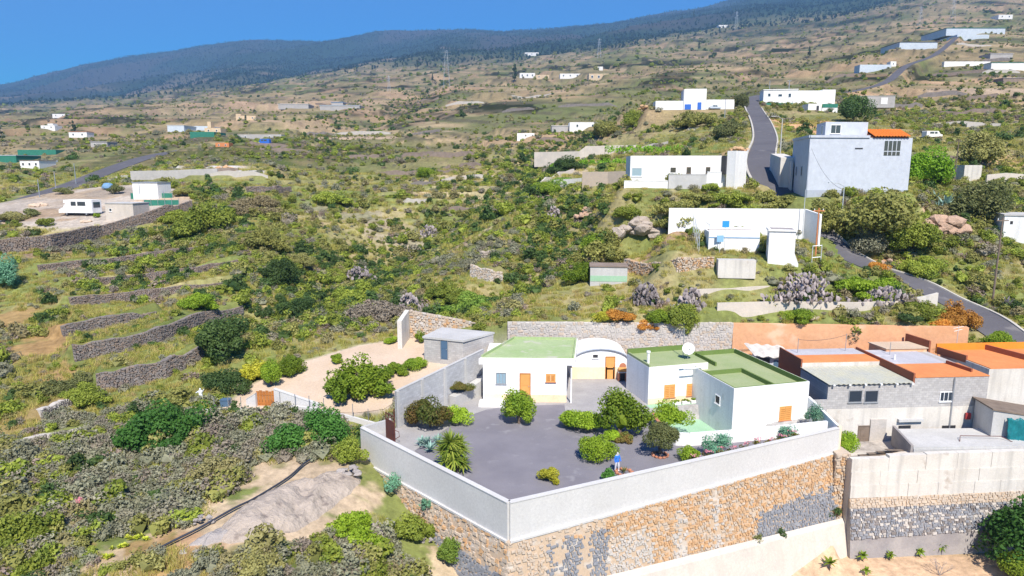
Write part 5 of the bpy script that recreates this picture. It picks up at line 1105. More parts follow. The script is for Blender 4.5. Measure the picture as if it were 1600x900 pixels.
for p0, p1, Yq, b0, tp_, mm, lab in ((1262, 1283, 240, 178, 162, 'far_white', 'small pale plastered block on the bare orange bank'), (1284, 1308, 240, 178, 168, 'far_white', 'low white wall topped by green netting'), (1340, 1398, 262, 163, 150, 'far_grey', 'grey block outbuilding with a pale doorway above the dark tree')):
    t, A, B, zb, zt0, d, n = hut('outbuilding', lab, 'shed', p0, p1, Yq, Yq, (b0, b0), tp_, 5, mm, 'far_grey' if mm == 'far_grey' else None)
    if 'netting' in lab: MB().wall(A, B, .2, zt0+.002, zt0+1.2).build('netting', 'net_green', t)
    else:
        Lq = (B-A).length; wallbox(MB(), A, B, Lq*.62, Lq*.80, zb, zb+(zt0-zb)*.8, 0, .08).build('doorway', 'dark' if mm != 'far_grey' else 'far_white', t)
for p0, p1, lab in ((1180, 1238, 'strip of green netting along the front of the top white house'),):
    a, b = PY(p0+14, 168, 256), PY(p1, 166, 256); t = thing('net_fence', lab, 'fence', a); MB().wall(V2(a), V2(b), .15, a.z-.5, a.z+1.6).build('netting', 'net_green', t)
    for k in range(5): p = a.lerp(b, k/4); MB().tube([(p.x, p.y-.15, p.z-.3), (p.x, p.y-.15, p.z+2)], .06, 5).build('post', 'metal_grey', t)
# ------------------------------------------------------------------ white shed at the right edge
t, A, B, zb, zt0, d, n = hut('shed', 'white plastered shed with a grey roof among dark shrubs by the right bank', 'shed', 1567, 1640, 93, 91, (363, 368), 337, 6, 'white', 'concrete', .2)
wallbox(MB(), A, B, .7, 1.0, zb+1.4, zb+1.8, 0, .04).build('vent', 'dark', t)
# ------------------------------------------------------------------ far houses, each from its own footprint in the photograph
def far_house(label, p0, p1, top, base, mat, roof=None, dep=7, cat='house', name='house', wins=2, tower=None, Y=None):
    P = hit((p0+p1)/2, base) if Y is None else PY((p0+p1)/2, base, Y)
    t, A, B, zb, zt0, d, n = hut(name, label, cat, p0, p1, P.y, P.y, (base, base), top, dep*max(1, P.y/500), mat, roof, max(.2, P.y*.0006), 0, P.y*.0006)
    Lq = (B-A).length; H = zt0-zb
    for k in range(wins):
        s = Lq*(k+.5)/wins; w_ = min(Lq*.12, H*.3); wn = wallbox(MB(), A, B, s-w_/2, s+w_/2, zb+H*.35, zb+H*.75, 0, .04*P.y/150).build('window', 'white_paint', t)
        wallbox(MB(), A, B, s-w_*.4, s+w_*.4, zb+H*.4, zb+H*.7, .041*P.y/150, .06*P.y/150).build('pane', 'glass', wn)
    if tower: a, b = A+d*Lq*tower[0], A+d*Lq*tower[1]; MB().wall(a, b, dep*.6, zt0-.1, zt0+H*tower[2], side=1).build('upper_room', mat, t)
    return t
far_house('cream flat house on the far terraces behind the greenhouse', 369, 400, 181, 188, 'far_cream', None, 8, wins=3, tower=(0, .25, .4))
far_house('white tunnel greenhouse with a bluish cover on the far slope', 262, 288, 196, 206, 'plastic_sheet', 'far_white', 20, 'greenhouse', 'greenhouse', 0)
far_house('grey plastic greenhouse beside the white tunnel greenhouse', 290, 328, 197, 204, 'plastic_sheet', None, 20, 'greenhouse', 'greenhouse', 0)
far_house('cream house with a slim tower behind green netting', 320, 345, 200, 209, 'far_cream', None, 8, wins=2, tower=(.2, .42, 1.1))
far_house('dark green net house on the far slope below the cream tower', 297, 335, 206, 214, 'net_green', None, 14, 'greenhouse', 'net_house', 0)
far_house('long grey retaining shed near the blue van', 365, 440, 210, 219, 'far_grey', None, 6, 'shed', 'shed', 2)
far_house('orange brown flatbed shed beside the lane', 337, 358, 223, 231, 'orange_metal', None, 4, 'shed', 'shed', 2)
far_house('teal walled greenhouse at the foot of the left valley', 0, 26, 243, 254, 'net_green', 'plastic_sheet', 14, 'greenhouse', 'greenhouse', 0)
far_house('dark green long net house in the left valley', 28, 88, 234, 243, 'net_green', None, 14, 'greenhouse', 'net_house', 0)
far_house('white farm house with brown roof in the left valley', 32, 62, 251, 263, 'far_white', 'stone_brown', 9, wins=3)
far_house('small white block beside the farm house', 62, 74, 250, 257, 'far_white', None, 6, wins=1)
far_house('tiny white pair of houses below the mountain', 64, 86, 196, 202, 'far_white', None, 8, wins=2, tower=(.5, .9, .5))
far_house('small orange and white house on the left terraces', 108, 136, 206, 215, 'far_white', 'terracotta', 8, wins=2)
far_house('grey low house on the left terraces', 142, 168, 222, 230, 'far_grey', 'roof_grey', 8, wins=2)
far_house('distant white hamlet house under the forest', 82, 104, 178, 183, 'far_white', None, 9, wins=2)
far_house('blue roofed shed among the middle terraces', 518, 536, 160, 167, 'far_grey', 'metal_blue', 10, 'shed', 'shed', 0)
far_house('pale warehouse among the middle terraces', 500, 562, 165, 172, 'far_grey', 'plastic_sheet', 14, 'shed', 'shed', 0)
far_house('long pale farm building left of the blue roofed shed', 435, 482, 163, 169, 'far_grey', 'far_white', 14, 'shed', 'shed', 0)
far_house('white house next to the tall dark cypress', 812, 836, 114, 122, 'far_white', None, 12, wins=3)
far_house('cream annex next to the white house by the cypress', 837, 858, 117, 123, 'far_cream', None, 10, wins=2)
far_house('long white wall house on the far ridge', 875, 918, 115, 122, 'far_white', None, 10, wins=4)
far_house('pale house at the end of the long white wall house', 920, 951, 115, 126, 'far_cream', None, 10, wins=3)
far_house('small white cottage above the long white wall house', 929, 942, 104, 110, 'far_white', None, 8, wins=1)
far_house('lone white house on the upper far slope', 820, 842, 82, 87, 'far_white', None, 14, wins=3)
far_house('pale roofed shed in the middle valley', 862, 916, 197, 204, 'far_grey', 'far_white', 8, 'shed', 'shed', 0)
far_house('low white barn in the middle valley', 890, 938, 191, 203, 'far_white', None, 8, 'barn', 'barn', 2)
far_house('small white hut in the middle valley', 808, 835, 208, 216, 'far_white', None, 5, 'hut', 'hut', 1)
far_house('white greenhouse with black and green roof on the right ridge', 1405, 1464, 66, 77, 'plastic_sheet', 'dark', 25, 'greenhouse', 'greenhouse', 0)
far_house('large pale green net house on the right skyline', 1478, 1570, 44, 54, 'plastic_sheet', 'net_green', 30, 'greenhouse', 'net_house', 0)
far_house('pale plastic greenhouse below the skyline net house', 1495, 1545, 54, 62, 'plastic_sheet', None, 20, 'greenhouse', 'greenhouse', 0)
far_house('white wall with a green top at the right hillside', 1548, 1640, 98, 110, 'far_white', 'net_green', 8, 'wall', 'boundary_wall', 0)
far_house('long pale wall along the right hillside', 1475, 1547, 96, 103, 'far_white', None, 3, 'wall', 'boundary_wall', 0)
far_house('white plastic covered bank beside the upper road', 1343, 1392, 101, 111, 'plastic_sheet', None, 8, 'greenhouse', 'greenhouse', 0)
far_house('small white gatehouse beside the upper road', 1391, 1400, 96, 104, 'far_white', None, 5, 'hut', 'gatehouse', 1)
far_house('grey roofed shed on the right terraces', 1547, 1582, 84, 91, 'far_grey', 'roof_grey', 12, 'shed', 'shed', 0)
far_house('dark open shed on the right terraces', 1567, 1600, 122, 130, 'stone_brown', 'far_grey', 8, 'shed', 'shed', 0)
far_house('white ruin wall between dark shrubs behind the tall grey house', 1505, 1532, 258, 283, 'white_old', None, 3, 'ruin', 'ruin', 0)
far_house('white far house high on the upper slope', 1123, 1138, 39, 43, 'far_white', None, 14, wins=2)
far_house('white far house at the right end of the upper slope', 1560, 1582, 23, 29, 'far_white', None, 14, wins=2)
# ------------------------------------------------------------------ caravan site
def vehicle(name, label, cat, px, py, Lm, Wm, Hm, ang, body, cab=None, win='glass', style='van', group=None):
    P = hit(px, py); t = thing(name, label, cat, P, group); R = Matrix.Rotation(ang, 3, 'Z')
    def prof(name, pts, w0, w1, mat, par=t):       # side outline (x, z) across the width
        mb = MB(); m = len(pts); vs = [P+R@Vector((x, y, z)) for y in (w0, w1) for x, z in pts]
        mb.add(vs, [tuple(range(m)), tuple(range(2*m-1, m-1, -1))]+[(i, m+i, m+(i+1) % m, (i+1) % m) for i in range(m)]); return mb.build(name, mat, par)
    L, H, W = Lm/2, Hm, Wm/2; r = .34
    if style == 'van': pts = [(-L, .35), (L, .35), (L, H*.5), (L*.72, H*.58), (L*.45, H), (-L*.97, H), (-L, H*.9)]
    elif style == 'car': pts = [(-L, .32), (L, .32), (L*.98, H*.55), (L*.5, H*.62), (L*.2, H), (-L*.55, H), (-L*.95, H*.65), (-L, H*.55)]
    else: pts = [(-L, .5), (L, .5), (L, H*.45), (L*.8, H*.5), (L*.66, H*.72), (L*.60, H), (-L, H)]
    b_ = prof('body', pts, -W, W, body)
    if style == 'camper': prof('overcab', [(L*.58, H*.72), (L*.8, H*.8), (L*.78, H*.98), (L*.58, H)], -W*.98, W*.98, body); prof('cab', [(L*.6, .45), (L*1.18, .45), (L*1.16, H*.36), (L*.9, H*.42), (L*.8, H*.68), (L*.6, H*.68)], -W*.9, W*.9, body)
    for sgn in (-1, 1):
        wins = [(-.6, -.1), (.0, .32)] if style != 'car' else [(-.5, -.1), (-.06, .22)]
        for a, b in wins: prof('side_window', [(L*a, H*.62), (L*b, H*.62), (L*b*.96, H*.88), (L*a, H*.88)], sgn*(W+.005), sgn*(W+.03), win)
        for x in (-L*.6, L*.65):
            c = P+R@Vector((x, sgn*(W-.12), r)); e = R@Vector((0, .11, 0)); w_ = MB().tube([c-e, c+e], r, 14).build('wheel', 'black_rubber', t); MB().tube([c-e*1.1, c+e*1.1], r*.55, 10).build('rim', 'metal_grey', w_)
        prof('headlight', [(L*.97, H*.36), (L*1.01, H*.36), (L*1.01, H*.46), (L*.97, H*.46)], sgn*W*.55, sgn*W*.9, 'glass_pale')
    prof('windscreen', [(L*.74, H*.6), (L*.76, H*.6), (L*.5, H*.93), (L*.48, H*.93)] if style == 'van' else ([(L*.5, H*.64), (L*.52, H*.64), (L*.24, H*.95), (L*.22, H*.95)] if style == 'car' else [(L*.92, H*.42), (L*.94, H*.42), (L*.84, H*.66), (L*.82, H*.66)]), -W*.85, W*.85, win)
    if style == 'camper': prof('rear_window', [(-L-.03, H*.5), (-L, H*.5), (-L, H*.85), (-L-.03, H*.85)], -W*.7, W*.7, win)
    return t
vehicle('motorhome', 'long white motorhome parked on the bare caravan site', 'motorhome', 128, 336, 7.4, 2.4, 3.1, math.radians(168), 'white', style='camper')
vehicle('van', 'blue and white van parked on the lane behind the scrub slope', 'van', 413, 226, 5.2, 2.0, 2.3, math.radians(175), 'blue_paint')
vehicle('car', 'pale car parked against the right wing of the hilltop house', 'car', 1117, 171, 4.2, 1.8, 1.5, math.radians(5), 'metal_pale', style='car')
vehicle('pickup', 'red and white pickup parked behind the tall grey house', 'pickup', 1456, 216, 4.8, 1.9, 1.9, math.radians(8), 'far_white', style='van')
t, A, B, zb, zt0, d, n = hut('shed', 'plain cream shed beside the white motorhome', 'shed', 166, 209, 131, 130, (341, 338), 318, 4.5, 'concrete_warm', 'concrete', .12)
window(t, A, B, (.8, 1.4, zb+1.3, zb+1.9), 'glass', 'glass', 'white_paint', 1, raw=True)
t, A, B, zb, zt0, d, n = hut('cabin', 'white box cabin with a dark flat roof on the upper caravan terrace', 'cabin', 208, 247, 152, 151, (303, 303), 286, 4.5, 'white', 'metal_grey', .2)
wallbox(MB(), A, B, 1.6, 1.75, zb, zt0-.2, .0, .05).build('joint_strip', 'metal_grey', t); wallbox(MB(), A, B, 3.9, 4.7, zb, zb+1.9, 0, .05).build('door', 'white_paint', t)
for p0, p1, py, lab in ((205, 270, 311, 'dark green net fence below the white cabin'), (226, 280, 322, 'dark green net fence on the lower caravan terrace')):
    a, b = hit(p0, py), hit(p1, py-2); t = thing('net_fence', lab, 'fence', a); MB().wall(V2(a), V2(b), .1, min(a.z, b.z)-.3, max(a.z, b.z)+1.0).build('netting', 'net_green', t)
    for k in range(6): p = a.lerp(b, k/5); MB().tube([(p.x, p.y-.12, p.z-.3), (p.x, p.y-.12, p.z+1.4)], .05, 5).build('post', 'metal_grey', t)
mb = MB(); P = hit(168, 296); mb.rock((P.x, P.y, P.z+.8), (1.6, 1.0, 1.0), 3, 2, .2); one('covered_boat', mb, 'metal_blue', 'heap under a bright blue cover behind the motorhome', 'cover')
# ------------------------------------------------------------------ poles and lamps
def pole(label, px, py, toppy, r=.09, mat='metal_pale', name='utility_pole', cat='pole', lamp=False, Y=None, arm=False):
    P = hit(px, py) if Y is None else PY(px, py, Y); h = (slope(toppy)-slope(py))*P.y; t = thing(name, label, cat, P)
    MB().tube([(P.x, P.y, P.z-.3), (P.x, P.y, P.z+h)], [r, r*.65], 7).build('post', mat, t)
    if lamp: MB().tube([(P.x, P.y, P.z+h-.1), (P.x-.9, P.y-.1, P.z+h+.35), (P.x-1.5, P.y-.15, P.z+h+.4)], .05, 5).build('arm', mat, t); MB().box((P.x-1.9, P.y-.2, P.z+h+.4), (.42, .14, .07)).build('lamp_head', mat, t)
    if arm: MB().box((P.x, P.y, P.z+h-.35), (.7, .06, .06)).build('crossarm', mat, t); [MB().tube([(P.x+k*.55, P.y, P.z+h-.3), (P.x+k*.55, P.y, P.z+h-.08)], .05, 5).build('insulator', 'white_paint', t) for k in (-1, 1)]
    return t
pole('pale grey street lamp with a curved arm beside the road below the tall grey house', 1313, 365, 290, .09, 'metal_pale', 'street_lamp', 'street lamp', True)
pole('tall slim pale post at the end of the blank white wall', 1253, 375, 296, .06, Y=91.5)
pole('orange brown wooden pole behind the tubular gate', 1274, 400, 325, .11, 'orange_metal', arm=True)
pole('dark wooden utility pole leaning over the road bend', 1551, 470, 340, .13, 'wood_old', arm=True)
pole('thin dark pole between the shrubs behind the tall grey house', 1491, 285, 218, .1, 'wood_old')
pole('pale concrete pole on the bank beside the roadside wall', 1219, 240, 185, .13, 'concrete', lamp=True)
pole('pole in front of the right wing of the hilltop house', 1132, 190, 155, .14, 'metal_grey')
pole('pole beside the top white house', 1231, 165, 125, .16, 'metal_grey', arm=True)
pole('pole at the left corner of the top white house', 1201, 160, 126, .14, 'metal_grey')
pole('lane pole above the motorhome', 88, 300, 268, .12, 'metal_grey'); pole('lane pole left of the motorhome', 62, 308, 280, .12, 'metal_grey'); pole('lane pole near the white cabin', 119, 288, 255, .13, 'metal_grey')
for k, (px, py, tp_) in enumerate(((698, 138, 78), (1150, 47, 18), (1487, 38, -2), (1437, 40, 10), (608, 142, 118), (936, 90, 60), (0, 212, 180))):
    P = hit(px, py); h = (slope(tp_)-slope(py))*P.y; w_ = h*.09; t = thing('pylon', ('tall grey lattice pylon on the far slope', )[0], 'pylon', P, 'pylons on the far slopes')
    for sx in (-1, 1):
        for sy in (-1, 1): MB().tube([(P.x+sx*w_, P.y+sy*w_, P.z-1), (P.x+sx*w_*.25, P.y+sy*w_*.25, P.z+h)], P.y*.00011, 4).build('leg', 'metal_pale', t)
    for zz in (.66, .8, .94): MB().tube([(P.x-h*.13, P.y, P.z+h*zz), (P.x+h*.13, P.y, P.z+h*zz)], P.y*.0001, 4).build('crossarm', 'metal_pale', t)
    for j in range(5): a_ = w_*(1-.75*j/5); b_ = w_*(1-.75*(j+1)/5); MB().tube([(P.x-a_, P.y-a_, P.z+h*j/5), (P.x+b_, P.y-b_, P.z+h*(j+1)/5)], P.y*.00007, 3).build('brace', 'metal_pale', t)

a, b = PY(1268, 232, 99.6), PY(1318, 296, 92); pts = [a.lerp(b, u)+Vector((0, 0, -1.1*4*u*(1-u))) for u in np.linspace(0, 1, 14)]
mb = MB(); mb.tube(pts, .022, 4); one('overhead_cable', mb, 'black_rubber', 'thin dark cable hanging from the tall grey house to the street lamp', 'cable')

# thin terrace walls following the contours of the middle and far slopes
rgw = np.random.default_rng(55); placed = []; FB = np.array([(min(p[0] for p in q), max(p[0] for p in q), min(p[1] for p in q), max(p[1] for p in q)) for q in FOOT])
for k in range(400):
    if len(placed) >= 46: break
    px, py = (rgw.uniform(330, 1010), rgw.uniform(125, 330)) if rgw.random() < .72 else (rgw.uniform(1320, 1600), rgw.uniform(70, 270))
    if any(abs(px-a)+3*abs(py-b_) < 45 for a, b_ in placed): continue
    P = hit(px, py)
    if ((FB[:, 0]-4 < P.x) & (P.x < FB[:, 1]+4) & (FB[:, 2]-4 < P.y) & (P.y < FB[:, 3]+4)).any(): continue
    if min(float(seg_d(np.array([P.x]), np.array([P.y]), A_, B_)[0][0]) for pts, hw, bl in ROADS for A_, B_ in zip(pts[:-1], pts[1:])) < 14: continue
    placed.append((px, py)); L = (.045+.06*rgw.random())*P.y; n_ = 7; ys = [P]; e_ = max(1.0, P.y*.01)
    half = []
    gq = ground([P.x+e_, P.x-e_, P.x, P.x], [P.y, P.y, P.y+e_, P.y-e_]); t_ = Vector((float(gq[2]-gq[3]), float(gq[1]-gq[0]))); t_ = t_.normalized()*(1 if t_.x > 0 else -1) if t_.length > 1e-6 else Vector((1, 0)); t_ = (Vector((1, 0))*.55+t_*.6).normalized(); bend = rgw.uniform(-.25, .25)
    for sg in (-1, 1):
        half.append([Vector((P.x, P.y))+t_*sg*L*(j+1)/n_+Vector((-t_.y, t_.x))*bend*L*((j+1)/n_)**2 for j in range(n_//2)])
    line_ = half[0][::-1]+[Vector((P.x, P.y))]+half[1]; hh = min(1.9, .0048*P.y+.2); mm = ['stone_brown', 'stone_grey', 'stone_dark', 'stone_brown'][int(rgw.integers(0, 4))]
    t = thing('terrace_wall', 'thin dry stone terrace wall following the contour of the scrubby far slope', 'wall', P, 'thin terrace walls on the far slopes'); mb = MB()
    lz = ground([p.x for p in line_], [p.y for p in line_]); lt_ = [float(z_)+hh*(.7+.5*rgw.random())*(.5 if i_ in (0, len(line_)-1) else 1) for i_, z_ in enumerate(lz)]
    for i_ in range(len(line_)-1): a_, b_ = line_[i_], line_[i_+1]; mb.wall(a_, b_+(b_-a_).normalized()*.1, .5+.004*i_, (float(lz[i_])-1.5, float(lz[i_+1])-1.5), (lt_[i_], lt_[i_+1]))
    mb.build('wall_face', mm, t)
# ================================================================== PLANTS, ROCKS, FIGURES
# ------------------------------------------------------------------ the yard
def Bz(*a, **k): return bush(*a, **k)
def gp_(px, py, z=0.0): return G(px, py, z)
Bz('shrub', 'dense round green bush in front of the orange door of the green roofed house', 'bush', 811, 663, 50, 58, 'leaf_green', 2200, .12, at=gp_(811, 662), lumps=14)
Bz('shrub', 'largest dark green round bush in the yard near the vaulted house', 'bush', 966, 680, 72, 74, 'leaf_green', 3000, .13, at=gp_(968, 681), lumps=16)
Bz('hedge', 'low bright green clipped hedge beside the largest yard bush', 'hedge', 905, 672, 62, 32, 'leaf_bright', 1500, .1, at=gp_(906, 671), trunk=False, lumps=14)
Bz('shrub', 'round yellow green shrub alone on the dark gravel', 'bush', 935, 718, 54, 42, 'leaf_bright', 1700, .1, at=gp_(935, 718), lumps=14)
Bz('shrub', 'tiny yellow green shrub on the gravel near the wall corner', 'bush', 860, 752, 32, 22, 'leaf_yellow', 600, .09, at=gp_(860, 752), trunk=False)
Bz('small_tree', 'small olive tree with a dark shadow and a clay ring on the gravel', 'tree', 1029, 712, 52, 50, 'leaf_olive', 1500, .1, at=gp_(1031, 711), tall=.35, lumps=10)
Bz('shrub', 'round green shrub before the low white curved wall', 'bush', 1077, 720, 34, 22, 'leaf_green', 700, .09, at=gp_(1077, 719), trunk=False)
Bz('shrub', 'loose leafy green shrub against the low white curved wall', 'bush', 1121, 712, 46, 38, 'leaf_blue', 800, .11, at=gp_(1121, 712), tall=.1, core=False)
Bz('shrub', 'thin leafy shrub in front of the cube house window', 'bush', 1232, 683, 34, 26, 'leaf_blue', 400, .1, at=gp_(1232, 690), core=False)
Bz('shrub', 'narrow upright shrub at the right corner of the cube house', 'bush', 1272, 675, 26, 36, 'leaf_blue', 500, .1, at=Vector((26.0, 55.9, 0)), tall=.2, core=False)
Bz('shrub', 'red flowering shrub beside the rusty gate', 'bush', 668, 672, 64, 48, 'leaf_red', 1800, .1, at=gp_(672, 668), lumps=12)
Bz('shrub', 'bright yellow green shrub beside the red flowering one', 'bush', 715, 664, 44, 32, 'leaf_bright', 1100, .1, at=gp_(714, 663), trunk=False)
Bz('shrub', 'small green shrub at the foot of the largest yard bush', 'bush', 955, 688, 26, 18, 'leaf_bright', 400, .09, at=gp_(955, 688), trunk=False)
Bz('shrub', 'small reddish green shrub at the foot of the largest yard bush', 'bush', 974, 692, 24, 18, 'leaf_red', 400, .09, at=gp_(976, 691), trunk=False)
Bz('shrub', 'yellow green hedge along the sunken green court', 'hedge', 1040, 665, 62, 34, 'leaf_bright', 1300, .1, at=gp_(1042, 664), trunk=False, lumps=12)
Bz('plant', 'small leafy rosette plant beside the blue topped figure', 'plant', 950, 752, 24, 18, 'leaf_deep', 160, .17, at=gp_(951, 751), trunk=False)
Bz('shrub', 'green creeper growing on the ledge of the block wall', 'plant', 705, 610, 40, 14, 'leaf_red', 300, .09, at=Vector((-5.1, 61.8, 1.2)), trunk=False)
Bz('shrub', 'bright green shrub behind the pier of the yard wall', 'bush', 1330, 700, 40, 34, 'leaf_bright', 900, .12, at=Vector((28.6, 54.6, -2.2)), tall=.3, lumps=8)
for k in range(9):
    P = WC.lerp(WR, .52+.042*k)+Vector((-.3, .65)); t = thing('flower', 'pink flower clump along the inside of the concrete yard wall', 'flower', at3(P), 'pink flowers along the yard wall')
    lv = MB(); leaves(lv, (P.x, P.y, .55+.1*(k % 3)), (.55, .35, .4), 120, .07, RNG); lv.build('foliage', 'leaf_red', t); fl_ = MB(); leaves(fl_, (P.x, P.y, .85+.1*(k % 3)), (.5, .3, .25), 40, .055, RNG); fl_.build('petals', 'pink_flower', t)
# yucca and agave by the gate
P = G(704, 735); yu = thing('yucca', 'big yellow green yucca with spiky heads by the entrance paving', 'yucca', P); rg = np.random.default_rng(77)
for dx, dy, z, r in ((0, 0, 2.2, 1.35), (.75, .3, 1.5, 1.1), (.35, -.5, 1.1, 1.05), (-.55, .3, 1.4, 1.0), (.95, -.35, .7, .85), (-.1, .7, 2.0, 1.1), (.5, .1, .8, 1.0), (.1, -.2, 1.6, 1.2), (.6, .6, 1.9, 1.1), (-.35, -.35, .9, 1.0)):
    MB().tube([(P.x+dx*.4, P.y+dy*.4, -.05), (P.x+dx, P.y+dy, z)], [.13, .09], 6).build('stem', 'bark', yu)
    rosette(MB(), (P.x+dx, P.y+dy, z), r, 80, rg, .06, (-.6, 1.4), .22).build('leaf_head', 'leaf_palm', yu)
P = G(668, 700); ag = thing('agave', 'blue green agave clump behind the spiky yucca', 'agave', P)
for dx, dy, r in ((0, 0, 1.0), (.8, .6, .85), (-.5, .5, .7), (.3, -.8, .8)): rosette(MB(), (P.x+dx, P.y+dy, .25), r, 26, rg, .10, (.2, 1.3), .15).build('rosette', 'leaf_agave', ag)
for px, py, lab in ((1031, 712, 'clay ring of stones round the small olive tree'), (975, 739, 'clay planter ring beside the blue topped figure')):
    P = G(px, py); t = thing('planter_ring', lab, 'planter', P); 
    for k in range(11): a = k*6.283/11; MB().rock((P.x+.55*math.cos(a), P.y+.55*math.sin(a), .08), (.17, .15, .13), k, 1, .2).build('stone', 'terracotta', t)
P = G(975, 739); rosette(MB(), (P.x, P.y, .1), .5, 14, rg, .05, (.4, 1.4), .2).build('plant', 'leaf_olive', bpy.data.objects['planter_ring.001'])
# the two figures
def figure(label, P, h, joints, radii, edges, mats, top=None, extra=None, z0=None, name='statue', yaw=0):
    t = thing(name, label, 'statue', P); R = Matrix.Rotation(yaw, 3, 'Z')
    me = bpy.data.meshes.new('body'); me.from_pydata([tuple(R@Vector(j)*h) for j in joints], edges, [])
    o = bpy.data.objects.new('body', me); COL.objects.link(o); o.parent = t
    md = o.modifiers.new('skin', 'SKIN')
    for i, r in enumerate(radii): me.skin_vertices[0].data[i].radius = (r[0]*h, r[1]*h)
    me.skin_vertices[0].data[0].use_root = True
    o.modifiers.new('sub', 'SUBSURF').levels = 2; o.modifiers['sub'].render_levels = 2
    m, nt, b = _new(label[:12]); tc = N(nt, 'ShaderNodeTexCoord'); sx = N(nt, 'ShaderNodeSeparateXYZ'); nt.links.new(tc.outputs['Object'], sx.inputs[0])
    c = None; prev = mats[0][1]
    for zc, colr in mats[1:]:
        gt_ = N(nt, 'ShaderNodeMath', operation='GREATER_THAN'); gt_.inputs[1].default_value = zc*h; nt.links.new(sx.outputs[2], gt_.inputs[0]); c = mixc(nt, gt_.outputs[0], prev, colr); prev = c
    nt.links.new(c, b.inputs['Base Color']); b.inputs['Roughness'].default_value = .8
    me.materials.append(m); return t
J = [(0, 0, .53), (0, 0, .66), (0, .0, .80), (0, -.01, .87), (0, -.02, .93), (0, -.015, .985), (.06, 0, .50), (.075, -.03, .28), (.08, 0, .06), (.085, -.07, .025), (-.06, 0, .50), (-.075, .02, .28), (-.08, .05, .06), (-.085, -.02, .025), (.11, 0, .80), (.15, -.02, .64), (.14, -.11, .52), (-.11, 0, .80), (-.16, -.01, .64), (-.17, -.09, .52)]
RD = [(.085, .065), (.085, .062), (.09, .06), (.036, .038), (.056, .066), (.035, .04), (.06, .06), (.042, .045), (.028, .03), (.026, .03), (.06, .06), (.042, .045), (.028, .03), (.026, .03), (.042, .042), (.032, .033), (.026, .024), (.042, .042), (.032, .033), (.026, .024)]
ED = [(0, 1), (1, 2), (2, 3), (3, 4), (4, 5), (0, 6), (6, 7), (7, 8), (8, 9), (0, 10), (10, 11), (11, 12), (12, 13), (2, 14), (14, 15), (15, 16), (2, 17), (17, 18), (18, 19)]
P = G(964, 737)
figure('garden figure in a blue top and pale trousers standing by the clay planter', P, 1.55, J, RD, ED, [(0, (.62, .62, .66)), (.5, (.03, .17, .62)), (.84, (.55, .52, .50))], yaw=.5)
P = hit(315, 634); J2 = [tuple(j) for j in J]; J2[15], J2[16] = (.2, -.02, .86), (.27, -.05, .97); J2[18], J2[19] = (-.2, -.02, .74), (-.28, -.05, .70)
figure('white statue with one raised arm at the end of the sandy plot fence', P, 1.75, J2, RD, ED, [(0, (.66, .68, .70)), (.5, (.74, .75, .76)), (.9, (.70, .70, .72))], yaw=-.3)
mb = MB(); P = hit(353, 634); mb.box((P.x, P.y, P.z+.3), (.4, .3, .3)); mb.box((P.x, P.y, P.z+.63), (.44, .34, .035)); one('storage_box', mb, 'door_blue', 'dark blue storage box with a lid behind the thin fence posts', 'box')
# ------------------------------------------------------------------ sandy plot and slope beside it
Bz('shrub', 'large dense green bush on the sandy plot', 'bush', 555, 625, 100, 66, 'leaf_green', 3600, .14, lumps=18)
for k, (px, py, w_) in enumerate(((600, 592, 34), (622, 584, 34), (648, 575, 36))): Bz('hedge', 'low green hedge plant in the row between sandy plot bush and shed', 'hedge', px, py, w_, 20, 'leaf_green', 700, .11, group='hedge row on the sandy plot', trunk=False)
Bz('shrub', 'small bright plant by the tall pale stone wall', 'bush', 611, 537, 20, 12, 'leaf_bright', 250, .1, trunk=False)
Bz('shrub', 'green shrub at the left corner of the block shed', 'bush', 656, 537, 16, 20, 'leaf_green', 300, .1)
Bz('shrub', 'small round shrub on the edge of the sandy plot', 'bush', 524, 567, 24, 15, 'leaf_bright', 300, .1, trunk=False)
Bz('fig_tree', 'broad deep green fig tree left of the fence and white statue', 'tree', 258, 682, 114, 62, 'leaf_deep', 3800, .19, lumps=18)
Bz('fig_tree', 'deep green fig bush beside the kerb wall, larger of two', 'tree', 512, 695, 62, 62, 'leaf_deep', 2000, .18, lumps=12)
Bz('fig_tree', 'deep green fig bush beside the kerb wall, smaller of two', 'tree', 452, 705, 60, 48, 'leaf_deep', 1500, .18, lumps=11)
Bz('small_tree', 'dark rounded tree on the terraces behind the lowest stone wall', 'tree', 352, 560, 80, 66, 'leaf_dark', 3000, .16, lumps=14)
Bz('shrub', 'dark green sprawling shrub along the top of the sandy plot edge', 'bush', 352, 610, 64, 34, 'leaf_dark', 1300, .13, trunk=False, lumps=12)
Bz('shrub', 'bright yellow green shrub behind the wooden gate', 'bush', 402, 590, 52, 34, 'leaf_yellow', 1300, .12, lumps=10)
Bz('shrub', 'green shrub hanging over the wooden gate', 'bush', 424, 603, 36, 40, 'leaf_green', 1100, .12, lumps=9)
Bz('shrub', 'mid green shrub on the right of the yellow green one by the gate', 'bush', 455, 585, 40, 34, 'leaf_green', 1000, .12, lumps=9)
P = hit(463, 676); t = thing('agave', 'dark variegated agave rosette on the scrub slope below the kerb wall', 'agave', P); rosette(MB(), (P.x, P.y, P.z+.2), .95, 22, rg, .12, (.1, 1.2), .2).build('rosette', 'cactus_grey', t)
